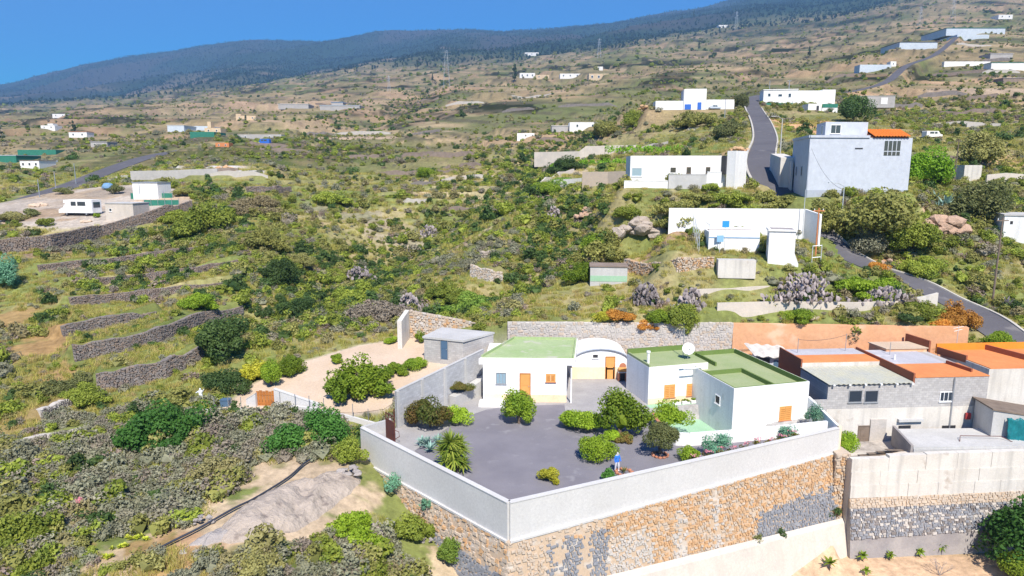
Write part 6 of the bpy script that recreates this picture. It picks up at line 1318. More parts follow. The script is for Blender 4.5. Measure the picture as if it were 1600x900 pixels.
# plants rooted in the wall face, and on the lower plot
for px, py, w_, h_, mm, lab, o_ in ((617, 765, 30, 28, 'leaf_blue', 'bushy blue green plant rooted in the orange wall face', 0), (665, 795, 17, 20, 'leaf_blue', 'small blue green plant rooted in the pale wall face', 0), (1303, 808, 24, 18, 'leaf_dark', 'dark tuft growing from the blue stone patch', 1), (1217, 842, 17, 20, 'leaf_dark', 'small tuft on the footing edge below the blue stones', 1), (1182, 842, 18, 10, 'leaf_olive', 'low dry tuft on the footing edge', 1)):
    A_, B_ = (WL+nl*.5, WC+nc*.7) if not o_ else (WC+nc*1.15, WR+nr_*1.0); s, z = on_wall(A_, B_, px, py); q = A_+(B_-A_).normalized()*s
    Bz('wall_plant', lab, 'plant', px, py, w_, h_, mm, 420, .12, at=Vector((q.x, q.y-.1, z)), trunk=False, core=False)
Bz('small_tree', 'large dark leafy tree at the end of the dark stone wall', 'tree', 1580, 880, 100, 110, 'leaf_deep', 3600, .2, at=G(1590, 880, -9.25), lumps=16)
Bz('shrub', 'bright green bush in front of the large dark leafy tree', 'bush', 1580, 905, 70, 40, 'leaf_green', 1500, .14, at=G(1585, 905, -9.25), trunk=False)
for i, (px, py, s_) in enumerate(((1296, 893, 34), (1348, 876, 22), (1391, 873, 18), (1437, 869, 20), (1467, 862, 28), (1519, 862, 24), (1353, 897, 16))):
    P = G(px, py, -9.25); t = thing('young_plant', 'young leafy banana-like plant standing on the bare orange sand', 'plant', P, 'young plants on the sandy lower plot'); r = s_/F*52*.6
    MB().tube([(P.x, P.y, P.z-.05), (P.x, P.y, P.z+r*.8)], .04, 5).build('stem', 'bark', t); rosette(MB(), (P.x, P.y, P.z+r*.7), r, 20, rg, .09, (-.1, 1.3), .35).build('leaf_head', 'leaf_green', t)
P = G(1468, 898, -9.25); t = thing('bare_shrub', 'bare twiggy shrub without leaves on the orange sand', 'shrub', P); mb = MB()
def twig(p, d, L, r, k):
    q = p+d*L; mb.tube([p, q], [r, r*.6], 4)
    if k > 0:
        for i in range(3): e = (d+Vector((random.uniform(-.8, .8), random.uniform(-.8, .8), random.uniform(-.15, .5)))).normalized(); twig(q, e, L*.68, r*.6, k-1)
for i in range(4): twig(P+Vector((0, 0, -.05)), Vector((random.uniform(-.9, .9), random.uniform(-.9, .9), .9)).normalized(), .55, .03, 3)
mb.build('branches', 'dead_wood', t)
# ------------------------------------------------------------------ conspicuous shrubs and trees on the hill
LIST = [
 ('dark green bush alone in the middle of the terraces', 441, 446, 54, 44, 'leaf_dark'), ('small dark bush at the foot of the grey scrub knoll', 470, 492, 40, 28, 'leaf_dark'), ('green bush between the terraces and the dark tree', 315, 482, 50, 26, 'leaf_green'),
 ('bright green bush on the slope above the middle scrub', 666, 280, 26, 22, 'leaf_green'), ('bright yellow green bush pair above the grey scrub knoll', 548, 474, 66, 34, 'leaf_moss'), ('mossy bush right of the yellow green pair', 470, 420, 40, 24, 'leaf_scrub'),
 ('yellow green broom on the middle slope', 520, 322, 60, 26, 'leaf_moss'), ('broad olive thicket right of the caravan bank', 320, 360, 90, 44, 'leaf_moss'), ('olive thicket above the dark lone bush', 420, 385, 70, 34, 'leaf_scrub'), ('dense olive thicket below the caravan bank', 270, 352, 56, 28, 'leaf_moss'),
 ('olive thicket at the end of the thin dark terrace wall', 395, 330, 70, 30, 'leaf_scrub'), ('wide dark hedge on the grassy ridge', 852, 305, 46, 20, 'leaf_green'), ('green bush at the lower left of the rock cave', 905, 440, 50, 30, 'leaf_green'), ('green bush under the rock cave mouth', 945, 405, 70, 44, 'leaf_scrub'), ('olive bush right of the rock cave', 980, 345, 40, 24, 'leaf_moss'),
 ('green bush by the cave rocks, nearest the grey green hut', 930, 398, 40, 30, 'leaf_green'), ('low yellow green bush behind the blank white wall', 1065, 322, 90, 24, 'leaf_scrub'), ('low olive bush behind the blank white wall', 1140, 322, 70, 20, 'leaf_moss'), ('yellow green bush behind the right end of the blank white wall', 1205, 325, 80, 26, 'leaf_scrub'),
 ('wide green thicket below the left corner of the tall grey house', 1290, 345, 60, 40, 'leaf_scrub'), ('largest olive thicket below the tall grey house', 1375, 380, 110, 84, 'leaf_scrub'), ('olive thicket below the right corner of the tall grey house', 1430, 395, 70, 54, 'leaf_moss'), ('grey shrub beside the street lamp', 1350, 395, 54, 40, 'leaf_grey'), ('rounded green shrub near the pink rock', 1440, 430, 60, 30, 'leaf_moss'),
 ('bright green tree crown right of the tall grey house', 1445, 290, 70, 62, 'leaf_vine'), ('tall dark olive tree behind the white ruin', 1530, 262, 70, 54, 'leaf_scrub'), ('brown green tree right of the big agave', 1535, 345, 80, 60, 'leaf_olive'), ('dark tree behind the roof room of the tall grey house', 1333, 190, 46, 40, 'leaf_dark'), ('dark green bush on the roadside wall of the tall grey house', 1242, 298, 26, 32, 'leaf_dark'),
 ('dark olive tree beside the road below the hilltop house', 1140, 218, 50, 34, 'leaf_olive'), ('round olive tree at the right wing of the hilltop house', 1158, 170, 28, 22, 'leaf_olive'), ('green bush below the hilltop house', 1085, 200, 60, 24, 'leaf_scrub'), ('yellow green bush left of the hilltop house', 990, 198, 40, 24, 'leaf_moss'), ('olive bush at the end of the pale barn', 945, 214, 40, 26, 'leaf_scrub'),
 ('dark shrub above the bungalow wall corner', 880, 268, 50, 22, 'leaf_dark'), ('green shrub hanging over the grey stone wall behind the vaulted house', 1062, 512, 54, 40, 'leaf_moss'), ('long green creeper trailing down the stone wall', 1078, 525, 26, 44, 'leaf_moss'), ('green shrub on top of the stone wall behind the satellite dish', 1030, 508, 44, 26, 'leaf_green'), ('rust orange shrub on top of the stone wall', 968, 505, 50, 18, 'leaf_rust'), ('yellow flowering shrub on top of the stone wall', 942, 503, 32, 18, 'leaf_yellow'), ('rust shrub hanging from the stone wall top', 1010, 518, 34, 20, 'leaf_rust'),
 ('large rust orange shrub at the end of the orange plastered wall', 1492, 508, 54, 36, 'leaf_rust'), ('round orange shrub hanging over the orange plastered wall', 1470, 520, 36, 26, 'leaf_rust'), ('small rust shrub beside the road bend', 1370, 425, 34, 16, 'leaf_rust'), ('dark green shrub on top of the orange plastered wall', 1400, 505, 70, 26, 'leaf_dark'), ('long green thicket above the low cream wall', 1360, 470, 90, 32, 'leaf_green'), ('green shrub on the orange wall beside the big pale stones', 1250, 504, 46, 20, 'leaf_green'), ('yellow green shrub by the rust shrub at the wall end', 1440, 500, 50, 24, 'leaf_moss'),
 ('green verge bush between the houses and the road', 1560, 545, 44, 30, 'leaf_green'), ('tall olive green grassy bush at the left wall end', 548, 722, 44, 40, 'leaf_moss'),
 ('grey shrub knoll behind the tall pale stone wall', 590, 500, 90, 34, 'leaf_grey'), ('green reed bed above the block shed', 735, 488, 90, 30, 'grass_green'), ('green bush behind the tall pale stone wall', 700, 470, 60, 26, 'leaf_moss'),
 ('lime green bush at the bottom of the slope below the wall corner', 560, 838, 70, 44, 'leaf_bright'), ('moss green bush under the orange wall face', 640, 835, 60, 40, 'leaf_moss'), ('green grassy bush beside the blue stones of the corner', 700, 880, 40, 44, 'grass_green'), ('large yellow green bush on the scrub slope', 340, 748, 90, 36, 'leaf_scrub'), ('yellow green bush at the bottom left of the scrub slope', 40, 850, 110, 60, 'leaf_moss'), ('olive bush on the bottom edge of the scrub slope', 400, 895, 80, 36, 'leaf_scrub'), ('yellow bush above the black hose', 290, 775, 60, 30, 'leaf_scrub'),
 ('bushy dark cactus at the far left of the terraces', 10, 450, 40, 50, 'leaf_blue'), ('olive bush at the end of the lowest terrace wall', 130, 632, 60, 40, 'leaf_moss'), ('dark olive bush left of the lowest terrace wall', 115, 612, 70, 36, 'leaf_olive'), ('green patch of bushes above the rust shrub', 1110, 300, 30, 14, 'leaf_moss'), ('green bush left of the bungalow', 880, 292, 40, 16, 'grass_green')]
for lab, px, py, w_, h_, mm in LIST: Bz('shrub' if 'tree' not in lab else 'small_tree', lab, 'tree' if ' tree' in lab else 'bush', px, py, w_, h_, mm, int(min(2600, 300+w_*h_*.45)), .0009*w_+.09 if py > 400 else .2, trunk=' tree' in lab, lumps=10+int(w_/12))
for px, py, w_, h_, mm, lab in ((48, 338, 26, 12, 'leaf_olive', 'olive shrub on the bare ground left of the motorhome'), (75, 352, 30, 12, 'leaf_moss', 'low green shrub at the wall edge below the motorhome'), (182, 303, 24, 14, 'leaf_olive', 'olive shrub between the blue cover and white cabin'), (20, 345, 40, 14, 'leaf_scrub', 'broad scrub at the left end of the caravan wall'), (151, 340, 10, 8, 'leaf_green', 'tiny green bush by the cream shed corner'), (290, 306, 34, 12, 'leaf_scrub', 'scrub at the end of the net fences'), (100, 303, 26, 9, 'leaf_olive', 'low scrub beside the lane pole'), (255, 296, 26, 10, 'leaf_olive', 'low scrub behind the white cabin')):
    Bz('shrub', lab, 'bush', px, py, w_, h_, mm, 500, .2, trunk=False)
for px, py, w_, lab in ((135, 347, 18, 'small heap of earth in front of the motorhome'), (60, 322, 26, 'heap of brown earth beside the lane'), (215, 318, 22, 'heap of pale rubble beside the cream shed')):
    P = hit(px, py); mb = MB(); r = w_/F*P.y/2
    for k in range(5): mb.rock((P.x+r*.6*math.cos(k*1.26), P.y+r*.4*math.sin(k*1.26), P.z+.1), (r*.6, r*.5, r*.35), px+k, 2, .3)
    one('earth_heap', mb, 'sand', lab, 'heap')
# vine rows
for i, (px0, px1, py, lab) in enumerate(((945, 1135, 241, 'long bright green vine row beside the pale block wall'), (905, 985, 262, 'shorter bright green vine row left of the bungalow'), (860, 900, 268, 'short green vine row above the grey block wall'))):
    a, b = hit(px0, py), hit(px1, py); a, b = PY(px0, py, (a.y+b.y)/2), PY(px1, py-2, (a.y+b.y)/2); t = thing('vine_row', lab, 'vines', a); L = (V2(b)-V2(a)).length; mb = MB()
    for k in range(int(L/1.0)): p = a.lerp(b, (k+.5)/int(L/1.0)); leaves(mb, (p.x, p.y, p.z+1.2), (1.0, 1.0, 1.6), 90, .2, RNG, lumps=5)
    mb.build('foliage', 'leaf_vine', t)
    for k in range(5): p = a.lerp(b, k/4); MB().tube([(p.x, p.y, p.z-.3), (p.x, p.y, p.z+1.6)], .05, 4).build('stake', 'wood_old', t)
# big agaves and grey cactus thickets
for px, py, r, n_, mm, lab in ((1487, 330, 2.4, 60, 'leaf_agave', 'big blue green agave clump above the pink rock'), (1470, 318, 1.8, 40, 'leaf_agave', 'smaller blue green agave beside the big one'), (1580, 488, 1.3, 30, 'cactus_grey', 'grey agave beside the road bend')):
    P = hit(px, py); t = thing('agave', lab, 'agave', P)
    for k in range(4 if r > 2 else 2): rosette(MB(), (P.x+r*.8*math.cos(k*1.7), P.y+r*.5*math.sin(k*1.7), P.z+.2+.5*(k % 2)), r*(.7+.3*(k % 2)), n_//2, rg, r*.09, (.1, 1.3), .12).build('rosette', mm, t)
def cactus(lab, px, py, wpx, hpx, mat='cactus_grey'):
    P = hit(px, py); D = P.y; w_, h_ = wpx/F*D/2, hpx/F*D; t = thing('prickly_pear', lab, 'cactus', P); r2 = np.random.default_rng(px); mb = MB()
    for i in range(int(60+wpx*hpx*.06)):
        x, y = r2.normal()*w_*.45, r2.normal()*w_*.3; z = abs(r2.random())*h_*max(.2, 1-(x/w_)**2); s_ = .16+.16*r2.random()
        V_, F_ = ico(1); k = V_*np.array([s_, s_*.28, s_*1.35]); a = r2.random()*6.28; e = (r2.random()-.5)*1.4
        Rm = np.array(Euler((e, (r2.random()-.5)*1.2, a)).to_matrix()); mb.add((k@Rm.T+np.array([P.x+x, P.y+y, P.z+z])).tolist(), F_)
    setp(mb.build('cactus_pads', mat, t), kind='stuff'); limbs((P.x, P.y, P.z), h_*.7, 5, r2, .07, .6).build('stems', 'dead_wood', t)
cactus('grey prickly pear thicket above the stone wall, left one', 1008, 476, 58, 34); cactus('grey prickly pear thicket beside the trailing creeper', 1080, 484, 46, 34); cactus('wide grey prickly pear thicket above the low cream wall', 1255, 470, 100, 44); cactus('grey prickly pear clump behind the low cream wall', 1385, 474, 66, 26); cactus('grey cactus patch among the middle scrub', 560, 440, 60, 24); cactus('grey cactus patch near the rocky knoll', 670, 372, 40, 20); cactus('grey cactus on the left of the cave rocks', 865, 345, 30, 22); cactus('grey dead cactus behind the tall pale stone wall', 640, 482, 40, 24); cactus('grey cactus beside the street lamp shrub', 1400, 380, 30, 20)
# bright rosettes (aeonium) on the dry bank, and a pale pink flower head
for k, (px, py) in enumerate(((150, 836), (130, 850), (90, 858), (170, 870), (205, 845), (223, 842), (110, 820), (185, 858), (75, 880), (260, 825))):
    P = hit(px, py); t = thing('succulent', 'small lime yellow rosette succulent on the bare bank at the bottom of the scrub slope', 'succulent', P, 'lime rosettes on the bare bank')
    for j in range(5): rosette(MB(), (P.x+random.uniform(-.4, .4), P.y+random.uniform(-.3, .3), P.z+.1), .24, 22, rg, .05, (.1, 1.3), .1, 2).build('rosette', 'leaf_succulent', t)
P = hit(129, 806); t = thing('dried_flower', 'round dusty pink dried flower head above the scrub', 'flower', P); mb = MB(); leaves(mb, (P.x, P.y, P.z+1.1), (.42, .42, .42), 260, .06, RNG, lumps=6); mb.build('head', 'pink_flower', t); MB().tube([(P.x, P.y, P.z), (P.x, P.y, P.z+1.0)], .03, 5).build('stalk', 'bark', t); MATS['pink_flower'].node_tree.nodes['Principled BSDF'].inputs['Base Color'].default_value = (.62, .22, .26, 1)
# ------------------------------------------------------------------ rocks
def outcrop(lab, px, py, wpx, hpx, mat, n=30, seed=1, sub=2, sq=.0):
    P = hit(px, py); D = P.y; w_, h_ = wpx/F*D/2, hpx/F*D; t = thing('rock_outcrop', lab, 'rock', P); r2 = np.random.default_rng(seed)
    for i in range(int(n*2.4)):
        x = (r2.random()*2-1)*w_*.75; s_ = (.08+.22*r2.random()**1.7)*min(w_, h_*1.4); mb = MB(); mb.rock((P.x+x, P.y+(r2.random()-.3)*w_*.5, P.z+h_*(.1+.55*r2.random()*(1-abs(x)/w_))), (s_*1.25, s_*.9, s_*.8), seed*50+i, min(sub, 2), .22, sq); mb.build('rock', mat, t)
outcrop('brown cave outcrop with a dark hollow left of the blank white wall', 1000, 372, 90, 52, 'rock', 26, 3); outcrop('pinkish boulder on the left of the cave outcrop', 915, 345, 44, 32, 'rock_pink', 14, 4); outcrop('pink rock cliff above the road bend', 1478, 370, 100, 48, 'rock_pink', 30, 5); outcrop('small pink rocks beside the road verge', 1393, 415, 34, 20, 'rock_pink', 6, 6); outcrop('orange earth mound beside the road below the hilltop house', 1155, 238, 36, 14, 'sand_orange', 6, 7); outcrop('orange rock heap left of the hilltop house', 1008, 172, 30, 12, 'sand_orange', 6, 8)
outcrop('large smooth grey boulder above the black hose', 318, 822, 44, 30, 'rock_grey', 3, 9, 3, .0); pass
def slab_rock(lab, line, wid, hgt, mat, seed):
    P = [hit(*p) for p in line]; C_ = smooth_line(P, 10); t = thing('rock_slab', lab, 'rock', P[0]); mb = MB(); nc_ = len(C_); nr2 = 22
    X_ = []; 
    for i, p in enumerate(C_):
        q = C_[min(i+1, nc_-1)]-C_[max(i-1, 0)]; n_ = Vector((-q.y, q.x, 0)).normalized(); tp_ = math.sin(math.pi*(i+.5)/nc_)**.5
        for k in range(nr2+1): v = k/nr2*2-1; r_ = p+n_*v*wid*tp_; X_.append((r_.x, r_.y, (1-abs(v)**3)*tp_))
    X_ = np.array(X_); zg_ = ground(X_[:, 0], X_[:, 1]); rid = 1-np.abs(2*fbm(X_[:, 0], X_[:, 1], 2.2, seed, 4))
    zz = zg_-.35+X_[:, 2]*(hgt+.35)+(.5*(rid-.6)*X_[:, 2]+.10*fbm(X_[:, 0], X_[:, 1], .5, seed+5, 3))
    mb.v = [tuple(r_) for r_ in np.stack([X_[:, 0], X_[:, 1], zz], 1).tolist()]; mb.t = [.5]*len(mb.v)
    mb.f = [(i*(nr2+1)+k, i*(nr2+1)+k+1, (i+1)*(nr2+1)+k+1, (i+1)*(nr2+1)+k) for i in range(nc_-1) for k in range(nr2)]
    mb.build('rock', mat, t)
slab_rock('long pale rock slab between the black pipe and the green hollow', ((345, 848), (410, 812), (480, 775), (560, 742)), 2.7, .6, 'rock', 5)
slab_rock('narrow pale rock ledge carrying the black pipe', ((275, 868), (320, 848), (370, 822), (420, 790)), 1.1, .3, 'rock_grey', 9); outcrop('pale jagged rocks at the left end of the yard wall', 545, 745, 50, 28, 'rock_grey', 8, 12); outcrop('white stones on the wall top near the rust shrub', 1250, 500, 80, 14, 'stone_pale', 9, 13, 2); outcrop('orange rubble heap on the lane bank', 352, 268, 40, 14, 'sand_orange', 8, 14); outcrop('pale boulder beside the broad fig tree', 190, 676, 26, 20, 'rock', 3, 15); outcrop('pale stones in the hollow under the wall corner', 670, 850, 30, 20, 'rock_grey', 4, 16)
outcrop('round grey boulder behind the stone wall', 857, 440, 24, 16, 'rock_grey', 2, 17); outcrop('pale rocks on the knoll edge', 760, 405, 50, 22, 'rock', 6, 18)
P = hit(590, 838); t = thing('dead_log', 'twisted grey dead log in the green hollow', 'log', P); mb = MB(); mb.tube([P+Vector((-.9, .5, .4)), P+Vector((-.4, .2, .75)), P+Vector((.1, -.1, .5)), P+Vector((.5, -.5, .2)), P+Vector((.9, -.6, .1))], [.08, .2, .24, .2, .08], 7); mb.tube([P+Vector((-.3, .1, .6)), P+Vector((.0, .5, .9))], [.1, .04], 5); mb.build('trunk', 'dead_wood', t)
hose = [hit(px, py) for px, py in ((240, 868), (270, 852), (310, 832), (345, 812), (370, 798), (395, 786), (430, 765), (455, 748), (475, 730), (500, 714), (522, 706))]
mb = MB(); mb.tube([p+Vector((0, 0, .28)) for p in smooth_line(hose, 4)], .075, 7); one('water_pipe', mb, 'pipe_dark', 'black water pipe running down along the pale rock slab', 'pipe', smooth=True)
# far single trees
for px, py, h_, lab in ((804, 128, 26, 'tall dark cypress beside the far white house'), (652, 108, 14, 'slim dark pine on the far skyline of the near hill'), (676, 128, 12, 'dark pine left of the tall pylon'), (1084, 30, 12, 'dark round pine on the upper far slope'), (1264, 90, 16, 'dark pine in the upper gully'), (1092, 78, 12, 'dark pine below the upper far slope'), (724, 186, 10, 'dark green tree in the middle valley'), (0, 222, 36, 'tall dark tree at the left edge of the valley'), (116, 212, 22, 'dark tree beside the orange and white house'), (384, 192, 12, 'dark round tree before the cream flat house')):
    P = hit(px, py); hh = h_/F*P.y; t = thing('pine_tree', lab, 'tree', P); mb = MB(); r2 = np.random.default_rng(px+3)
    for j in range(5): leaves(mb, (P.x, P.y, P.z+hh*(.25+.16*j)), (hh*.24*(1-.15*j),)*2+(hh*.16,), 90, hh*.045, r2, lumps=5)
    mb.build('crown', 'leaf_pine', t); MB().tube([(P.x, P.y, P.z-1), (P.x, P.y, P.z+hh*.8)], [hh*.03, hh*.01], 5).build('trunk', 'bark', t)
# ------------------------------------------------------------------ scrub: single bushes near by, the rest of the slopes as stuff
KINDS = {}
def variants(kind, name, label, cat, group, mat, n, size, r, lumps, core=True, num=3, low=False):
    out = []
    for k in range(num):
        r2 = np.random.default_rng(hash(kind) % 1000+k if False else sum(map(ord, kind))*7+k); mb = MB(); leaves(mb, (0, 0, r[2]*.55), r, n, size, r2, lumps=lumps)
        if core: mb.rock((0, 0, r[2]*.38), (r[0]*.6, r[1]*.6, r[2]*.42), k, 1, .3)  # hidden lump added among the leaves to stop light passing through
        me = bpy.data.meshes.new(name); me.from_pydata(mb.v, [], mb.f); a_ = me.attributes.new('tint', 'FLOAT', 'POINT'); a_.data.foreach_set('value', mb.t); me.materials.append(MATS[mat]); out.append(me)
    KINDS[kind] = (out, name, label, cat, group)
variants('grey', 'scrub_bush', 'low grey green scrub bush on the open slope', 'bush', 'grey green scrub bushes on the slopes', 'leaf_grey', 480, .06, (.7, .7, .58), 9)
variants('olive', 'broom_bush', 'olive yellow broom bush on the open slope', 'bush', 'olive yellow broom bushes on the slopes', 'leaf_scrub', 400, .075, (.8, .8, .7), 9)
variants('moss', 'green_bush', 'moss green leafy bush on the open slope', 'bush', 'moss green bushes on the slopes', 'leaf_moss', 400, .08, (.8, .8, .65), 9)
variants('dark', 'dark_bush', 'dark green rounded bush on the open slope', 'bush', 'dark green bushes on the slopes', 'leaf_dark', 400, .09, (.9, .9, .85), 9)
variants('dead', 'dry_shrub', 'low brown dry shrub on the open slope', 'shrub', 'dry brown shrubs on the slopes', 'leaf_dead', 200, .07, (.65, .65, .45), 8, False)
for kind, nm, lab, mat in (('grass', 'grass_tuft', 'dry yellow green grass tuft on the slope', 'grass'),):
    out = []
    for k in range(3):
        mb = MB(); blades(mb, (0, 0, 0), .45, 70, .42, np.random.default_rng(k), .014, .9); me = bpy.data.meshes.new(nm); me.from_pydata(mb.v, [], mb.f); a_ = me.attributes.new('tint', 'FLOAT', 'POINT'); a_.data.foreach_set('value', mb.t); me.materials.append(MATS[mat]); out.append(me)
    KINDS[kind] = (out, nm, lab, 'grass', 'dry grass tufts on the slopes')
variants('pine', 'forest_pine', 'dark pine of the forest on the far mountain', 'tree', 'pines of the mountain forest', 'leaf_pine', 40, 2.2, (4.2, 4.2, 8.5), 4, False, 3)
def scatter_pts(n, y0, y1, pw=1.0, um=1.02):
    n = int(n*1.18)
    u = RNG.uniform(-um, um, n); q = RNG.random(n); Y = (y0**(pw+1)+(y1**(pw+1)-y0**(pw+1))*q)**(1/(pw+1)); return u*Y, Y
FP = np.array([(min(p[0] for p in q), max(p[0] for p in q), min(p[1] for p in q), max(p[1] for p in q)) for q in FOOT])
EXC = [YARD, [(p.x, p.y) for p in SANDP], [(26, 49), (26, 74.6), (47, 69.3), (52, 62), (54, 50), (58, 28), (20, 30), (22, 49)], [(p.x, p.y) for p in RVP], [(-14.2, 52.8), (-13, 51), (-1.5, 37), (29, 49), (29, 56), (0, 47)]]
def free(x, y, mrg=.5):
    ok = np.ones(len(x), bool)
    for p in EXC: ok &= poly_sd(x, y, p) > mrg
    for pts, hw, bl in ROADS:
        b_ = np.full(len(x), 1e9)
        for A, B in zip(pts[:-1], pts[1:]): b_ = np.minimum(b_, seg_d(x, y, A, B)[0])
        ok &= b_ > hw+.5
    for q, f in zip(FOOT, FP):
        if f[1]-f[0] > 400: continue
        m = (x > f[0]-mrg) & (x < f[1]+mrg) & (y > f[2]-mrg) & (y < f[3]+mrg) & ok
        if m.any(): i = np.where(m)[0]; ok[i] = poly_sd(x[i], y[i], q) > mrg*.6
    return ok
bare = [(hit(px, py), r, st_) for px, py, r, st_ in ((400,815,2.6,1.8),(520,750,2.4,1.6),(560,735,1.6,1.2),(370,840,1.8,1.6),(480,745,2.6,2.2),(440,795,2.6,2.0),(330,830,2.0,1.4),(540,705,1.6,1.3),(60,540,3.5,1),(20,500,3,1),(470,780,3,2),(205,850,1.6,2),(1240,200,7,1.4),(300,274,9,2))]
scz = [(hit(px, py), r) for px, py, r in ((250,740,11),(120,760,12),(400,720,8),(60,720,9),(450,700,6),(330,690,7),(180,700,8),(600,500,7),(500,880,6),(580,880,4),(420,870,6),(750,400,8),(1100,430,3))]
olz = [(hit(px, py), r) for px, py, r in ((480,330,26),(430,370,18),(330,330,14),(560,420,14),(700,350,14),(1380,350,12),(1520,300,16),(1300,350,8),(640,330,18))]
grz = [(hit(px, py), r) for px, py, r in ((230,560,14),(200,620,9),(60,640,8),(740,470,8),(900,460,7),(250,480,12),(1000,390,4),(1150,440,6))]
def zone(x, y, zl):
    v = np.zeros(len(x))
    for P, r in zl: v = np.maximum(v, 1-sstep(r*.6, r*1.25, np.hypot(x-P.x, (y-P.y))))
    return v
PT = {k: [] for k in KINDS}
def emit(n, y0, y1, smin, smax, dens, grass=False, pw=1.0, kinds=('grey', 'olive', 'moss', 'dark', 'dead')):
    x, y = scatter_pts(n, y0, y1, pw); m = free(x, y); x, y = x[m], y[m]
    for P, r, st_ in bare:
        k = np.hypot((x-P.x)/st_, y-P.y) > r*(.75+.4*RNG.random(len(x))); x, y = x[k], y[k]
    z = ground(x, y)-far_drop(y)
    if grass: PT['grass'].append(np.stack([x, y, z-.03, RNG.uniform(smin, smax, len(x))], 1)); return
    sc_, ol, gr = zone(x, y, scz), zone(x, y, olz), zone(x, y, grz); cl = fbm(x, y, 8 if y1 < 140 else 25, 201, 3); c2 = fbm(x, y, 20 if y1 < 140 else 70, 211, 3)
    gl = np.zeros(len(x))
    for pts, dp, wd in GULLY:
        b_ = np.full(len(x), 1e9)
        for A_, B_ in zip(pts[:-1], pts[1:]): b_ = np.minimum(b_, seg_d(x, y, A_, B_)[0])
        gl = np.maximum(gl, np.exp(-(b_/(wd*1.3))**2))
    keep = RNG.random(len(x)) < np.clip(dens*(1.3*gl+.5+1.7*cl+.85*sc_+.5*ol-.65*gr), .03, 1); x, y, z, sc_, ol, c2, gl = x[keep], y[keep], z[keep], sc_[keep], ol[keep], c2[keep], gl[keep]
    W = np.stack([.30+2.4*sc_+.5*np.clip(-c2, 0, 1)*2, .34+.9*ol+.8*np.clip(c2, 0, 1), .30+.6*np.clip(c2, 0, 1)+.25*ol+.7*gl, .10+.05*ol+.7*gl, .13+.12*sc_], 1); W /= W.sum(1)[:, None]; r = RNG.random(len(x)); ki = (r[:, None] > np.cumsum(W, 1)).sum(1).clip(0, 4)
    s = RNG.uniform(smin, smax, len(x))*np.where(RNG.random(len(x)) < .12, 1.5, 1.0)
    for i, k in enumerate(kinds): q = ki == i; PT[k].append(np.stack([x[q], y[q], z[q]-.06*s[q], s[q]], 1))
emit(9500, 30, 64, .5, 1.5, .9); emit(11000, 64, 125, .6, 1.6, .55); emit(24000, 125, 330, .7, 2.0, .44); emit(30000, 330, 1000, 1.0, 2.5, .36); emit(20000, 1000, 2700, 2.5, 6, .45)
emit(16000, 45, 150, .3, .75, .8); emit(16000, 150, 420, .5, 1.1, .6)
emit(16000, 32, 110, .6, 1.3, 1, True); emit(9000, 110, 220, 1.0, 2.0, 1, True)
x, y = scatter_pts(42000, 2300, 6650, 1.0); z = ground(x, y)-far_drop(y); fo = sstep(1900, 3200, y+900*fbm(x, y, 700, 91, 3)); br = sstep(-.02, .3, fbm(x, y*.6, 800, 95, 4)); k = RNG.random(len(x)) < fo*(1-.7*br); PT['pine'].append(np.stack([x[k], y[k], z[k]-.5, RNG.uniform(.7, 1.35, k.sum())], 1))
def inst_tree(name, srcs):
    ng = bpy.data.node_groups.new(name, 'GeometryNodeTree'); ng.interface.new_socket('Geometry', in_out='INPUT', socket_type='NodeSocketGeometry'); ng.interface.new_socket('Geometry', in_out='OUTPUT', socket_type='NodeSocketGeometry')
    gi, go = ng.nodes.new('NodeGroupInput'), ng.nodes.new('NodeGroupOutput'); ip = ng.nodes.new('GeometryNodeInstanceOnPoints'); jn = ng.nodes.new('GeometryNodeJoinGeometry')
    for o in srcs:
        oi = ng.nodes.new('GeometryNodeObjectInfo'); oi.transform_space = 'ORIGINAL'; oi.inputs['Object'].default_value = o; oi.inputs['As Instance'].default_value = True; ng.links.new(oi.outputs['Geometry'], jn.inputs[0])
    def attr(nm, ty):
        a = ng.nodes.new('GeometryNodeInputNamedAttribute'); a.data_type = ty; a.inputs['Name'].default_value = nm; return a.outputs[0]
    er = ng.nodes.new('FunctionNodeEulerToRotation'); ng.links.new(attr('rot', 'FLOAT_VECTOR'), er.inputs[0])
    ng.links.new(gi.outputs[0], ip.inputs['Points']); ng.links.new(jn.outputs[0], ip.inputs['Instance']); ip.inputs['Pick Instance'].default_value = True
    ng.links.new(attr('pick', 'INT'), ip.inputs['Instance Index']); ng.links.new(er.outputs[0], ip.inputs['Rotation']); ng.links.new(attr('size', 'FLOAT_VECTOR'), ip.inputs['Scale']); ng.links.new(ip.outputs[0], go.inputs[0]); return ng
CNT = {'grey': 300, 'olive': 260, 'moss': 220, 'dark': 120, 'dead': 100, 'grass': 60, 'pine': 6}
STUFFN = {'grey': 'scrub', 'olive': 'broom_scrub', 'moss': 'green_scrub', 'dark': 'dark_scrub', 'dead': 'dry_scrub', 'grass': 'dry_grass', 'pine': 'pine_forest'}
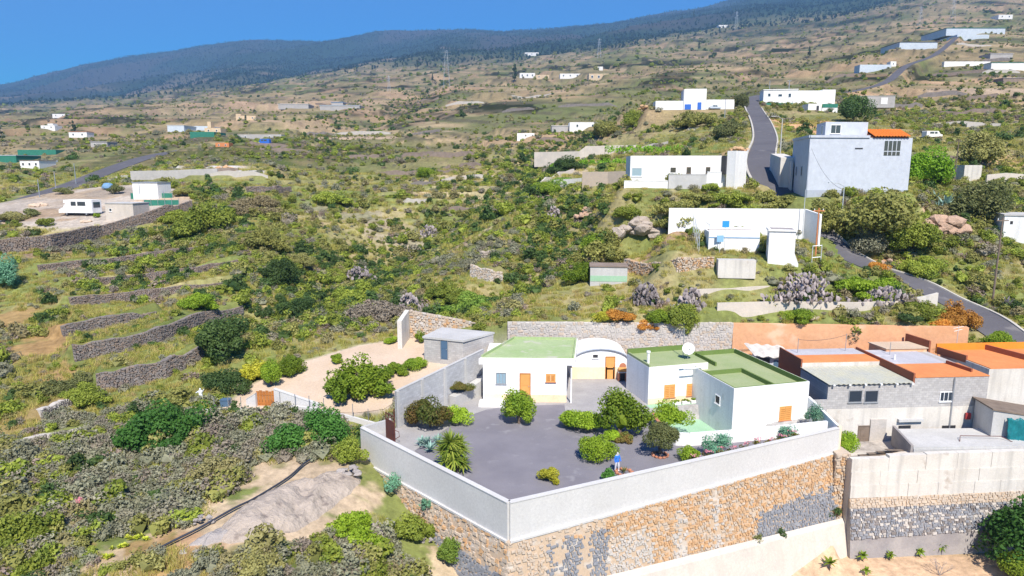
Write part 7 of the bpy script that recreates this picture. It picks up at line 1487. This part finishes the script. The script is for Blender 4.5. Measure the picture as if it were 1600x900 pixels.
for kind, (mes, nm, lab, cat, grp) in KINDS.items():
    A_ = np.concatenate(PT[kind]); vis = np.abs(A_[:, 0]/A_[:, 1]) < .72; py_ = (A_[:, 2]-CH)/A_[:, 1]; vis &= py_ > -.66
    sz = np.where(vis, A_[:, 3]/A_[:, 1], 0); order = np.argsort(-sz); A_ = A_[order]; n_ = min(CNT[kind], len(A_))
    rot = RNG.random(len(A_))*6.283; ax = RNG.uniform(.85, 1.2, (len(A_), 3)); srcs = []
    for i in range(n_):
        o = bpy.data.objects.new(nm, mes[i % len(mes)]); COL.objects.link(o); o.location = A_[i, :3]; o.rotation_euler = (0, 0, rot[i]); o.scale = tuple(ax[i]*A_[i, 3]); setp(o, lab, cat, grp)
        if i < len(mes): srcs.append(o)
    R_ = A_[n_:]; me = bpy.data.meshes.new(STUFFN[kind]); me.vertices.add(len(R_)); me.vertices.foreach_set('co', R_[:, :3].ravel())
    a_ = me.attributes.new('rot', 'FLOAT_VECTOR', 'POINT'); a_.data.foreach_set('vector', np.stack([np.zeros(len(R_)), np.zeros(len(R_)), rot[n_:]], 1).ravel())
    a_ = me.attributes.new('size', 'FLOAT_VECTOR', 'POINT'); a_.data.foreach_set('vector', (ax[n_:]*R_[:, 3:4]).ravel()); a_ = me.attributes.new('pick', 'INT', 'POINT'); a_.data.foreach_set('value', RNG.integers(0, len(mes), len(R_)).astype(np.int32))
    o = bpy.data.objects.new(STUFFN[kind], me); COL.objects.link(o); md = o.modifiers.new('plants', 'NODES'); md.node_group = inst_tree(STUFFN[kind], srcs); setp(o, kind='stuff')
# ------------------------------------------------------------------ the air
hz = MB(); hz.box((0, 3900, 950), (10500, 4600, 1150)); hb = hz.build('haze', 'white'); hb.data.materials.clear()
m = bpy.data.materials.new('haze_air'); m.use_nodes = True; nt = m.node_tree; nt.nodes.clear()
o = nt.nodes.new('ShaderNodeOutputMaterial'); pv = nt.nodes.new('ShaderNodeVolumePrincipled'); nt.links.new(pv.outputs[0], o.inputs['Volume'])
pv.inputs['Color'].default_value = (.28, .56, 1.0, 1); pv.inputs['Density'].default_value = 1.15e-4; pv.inputs['Anisotropy'].default_value = 0.0
hb.data.materials.append(m); setp(hb, kind='stuff')
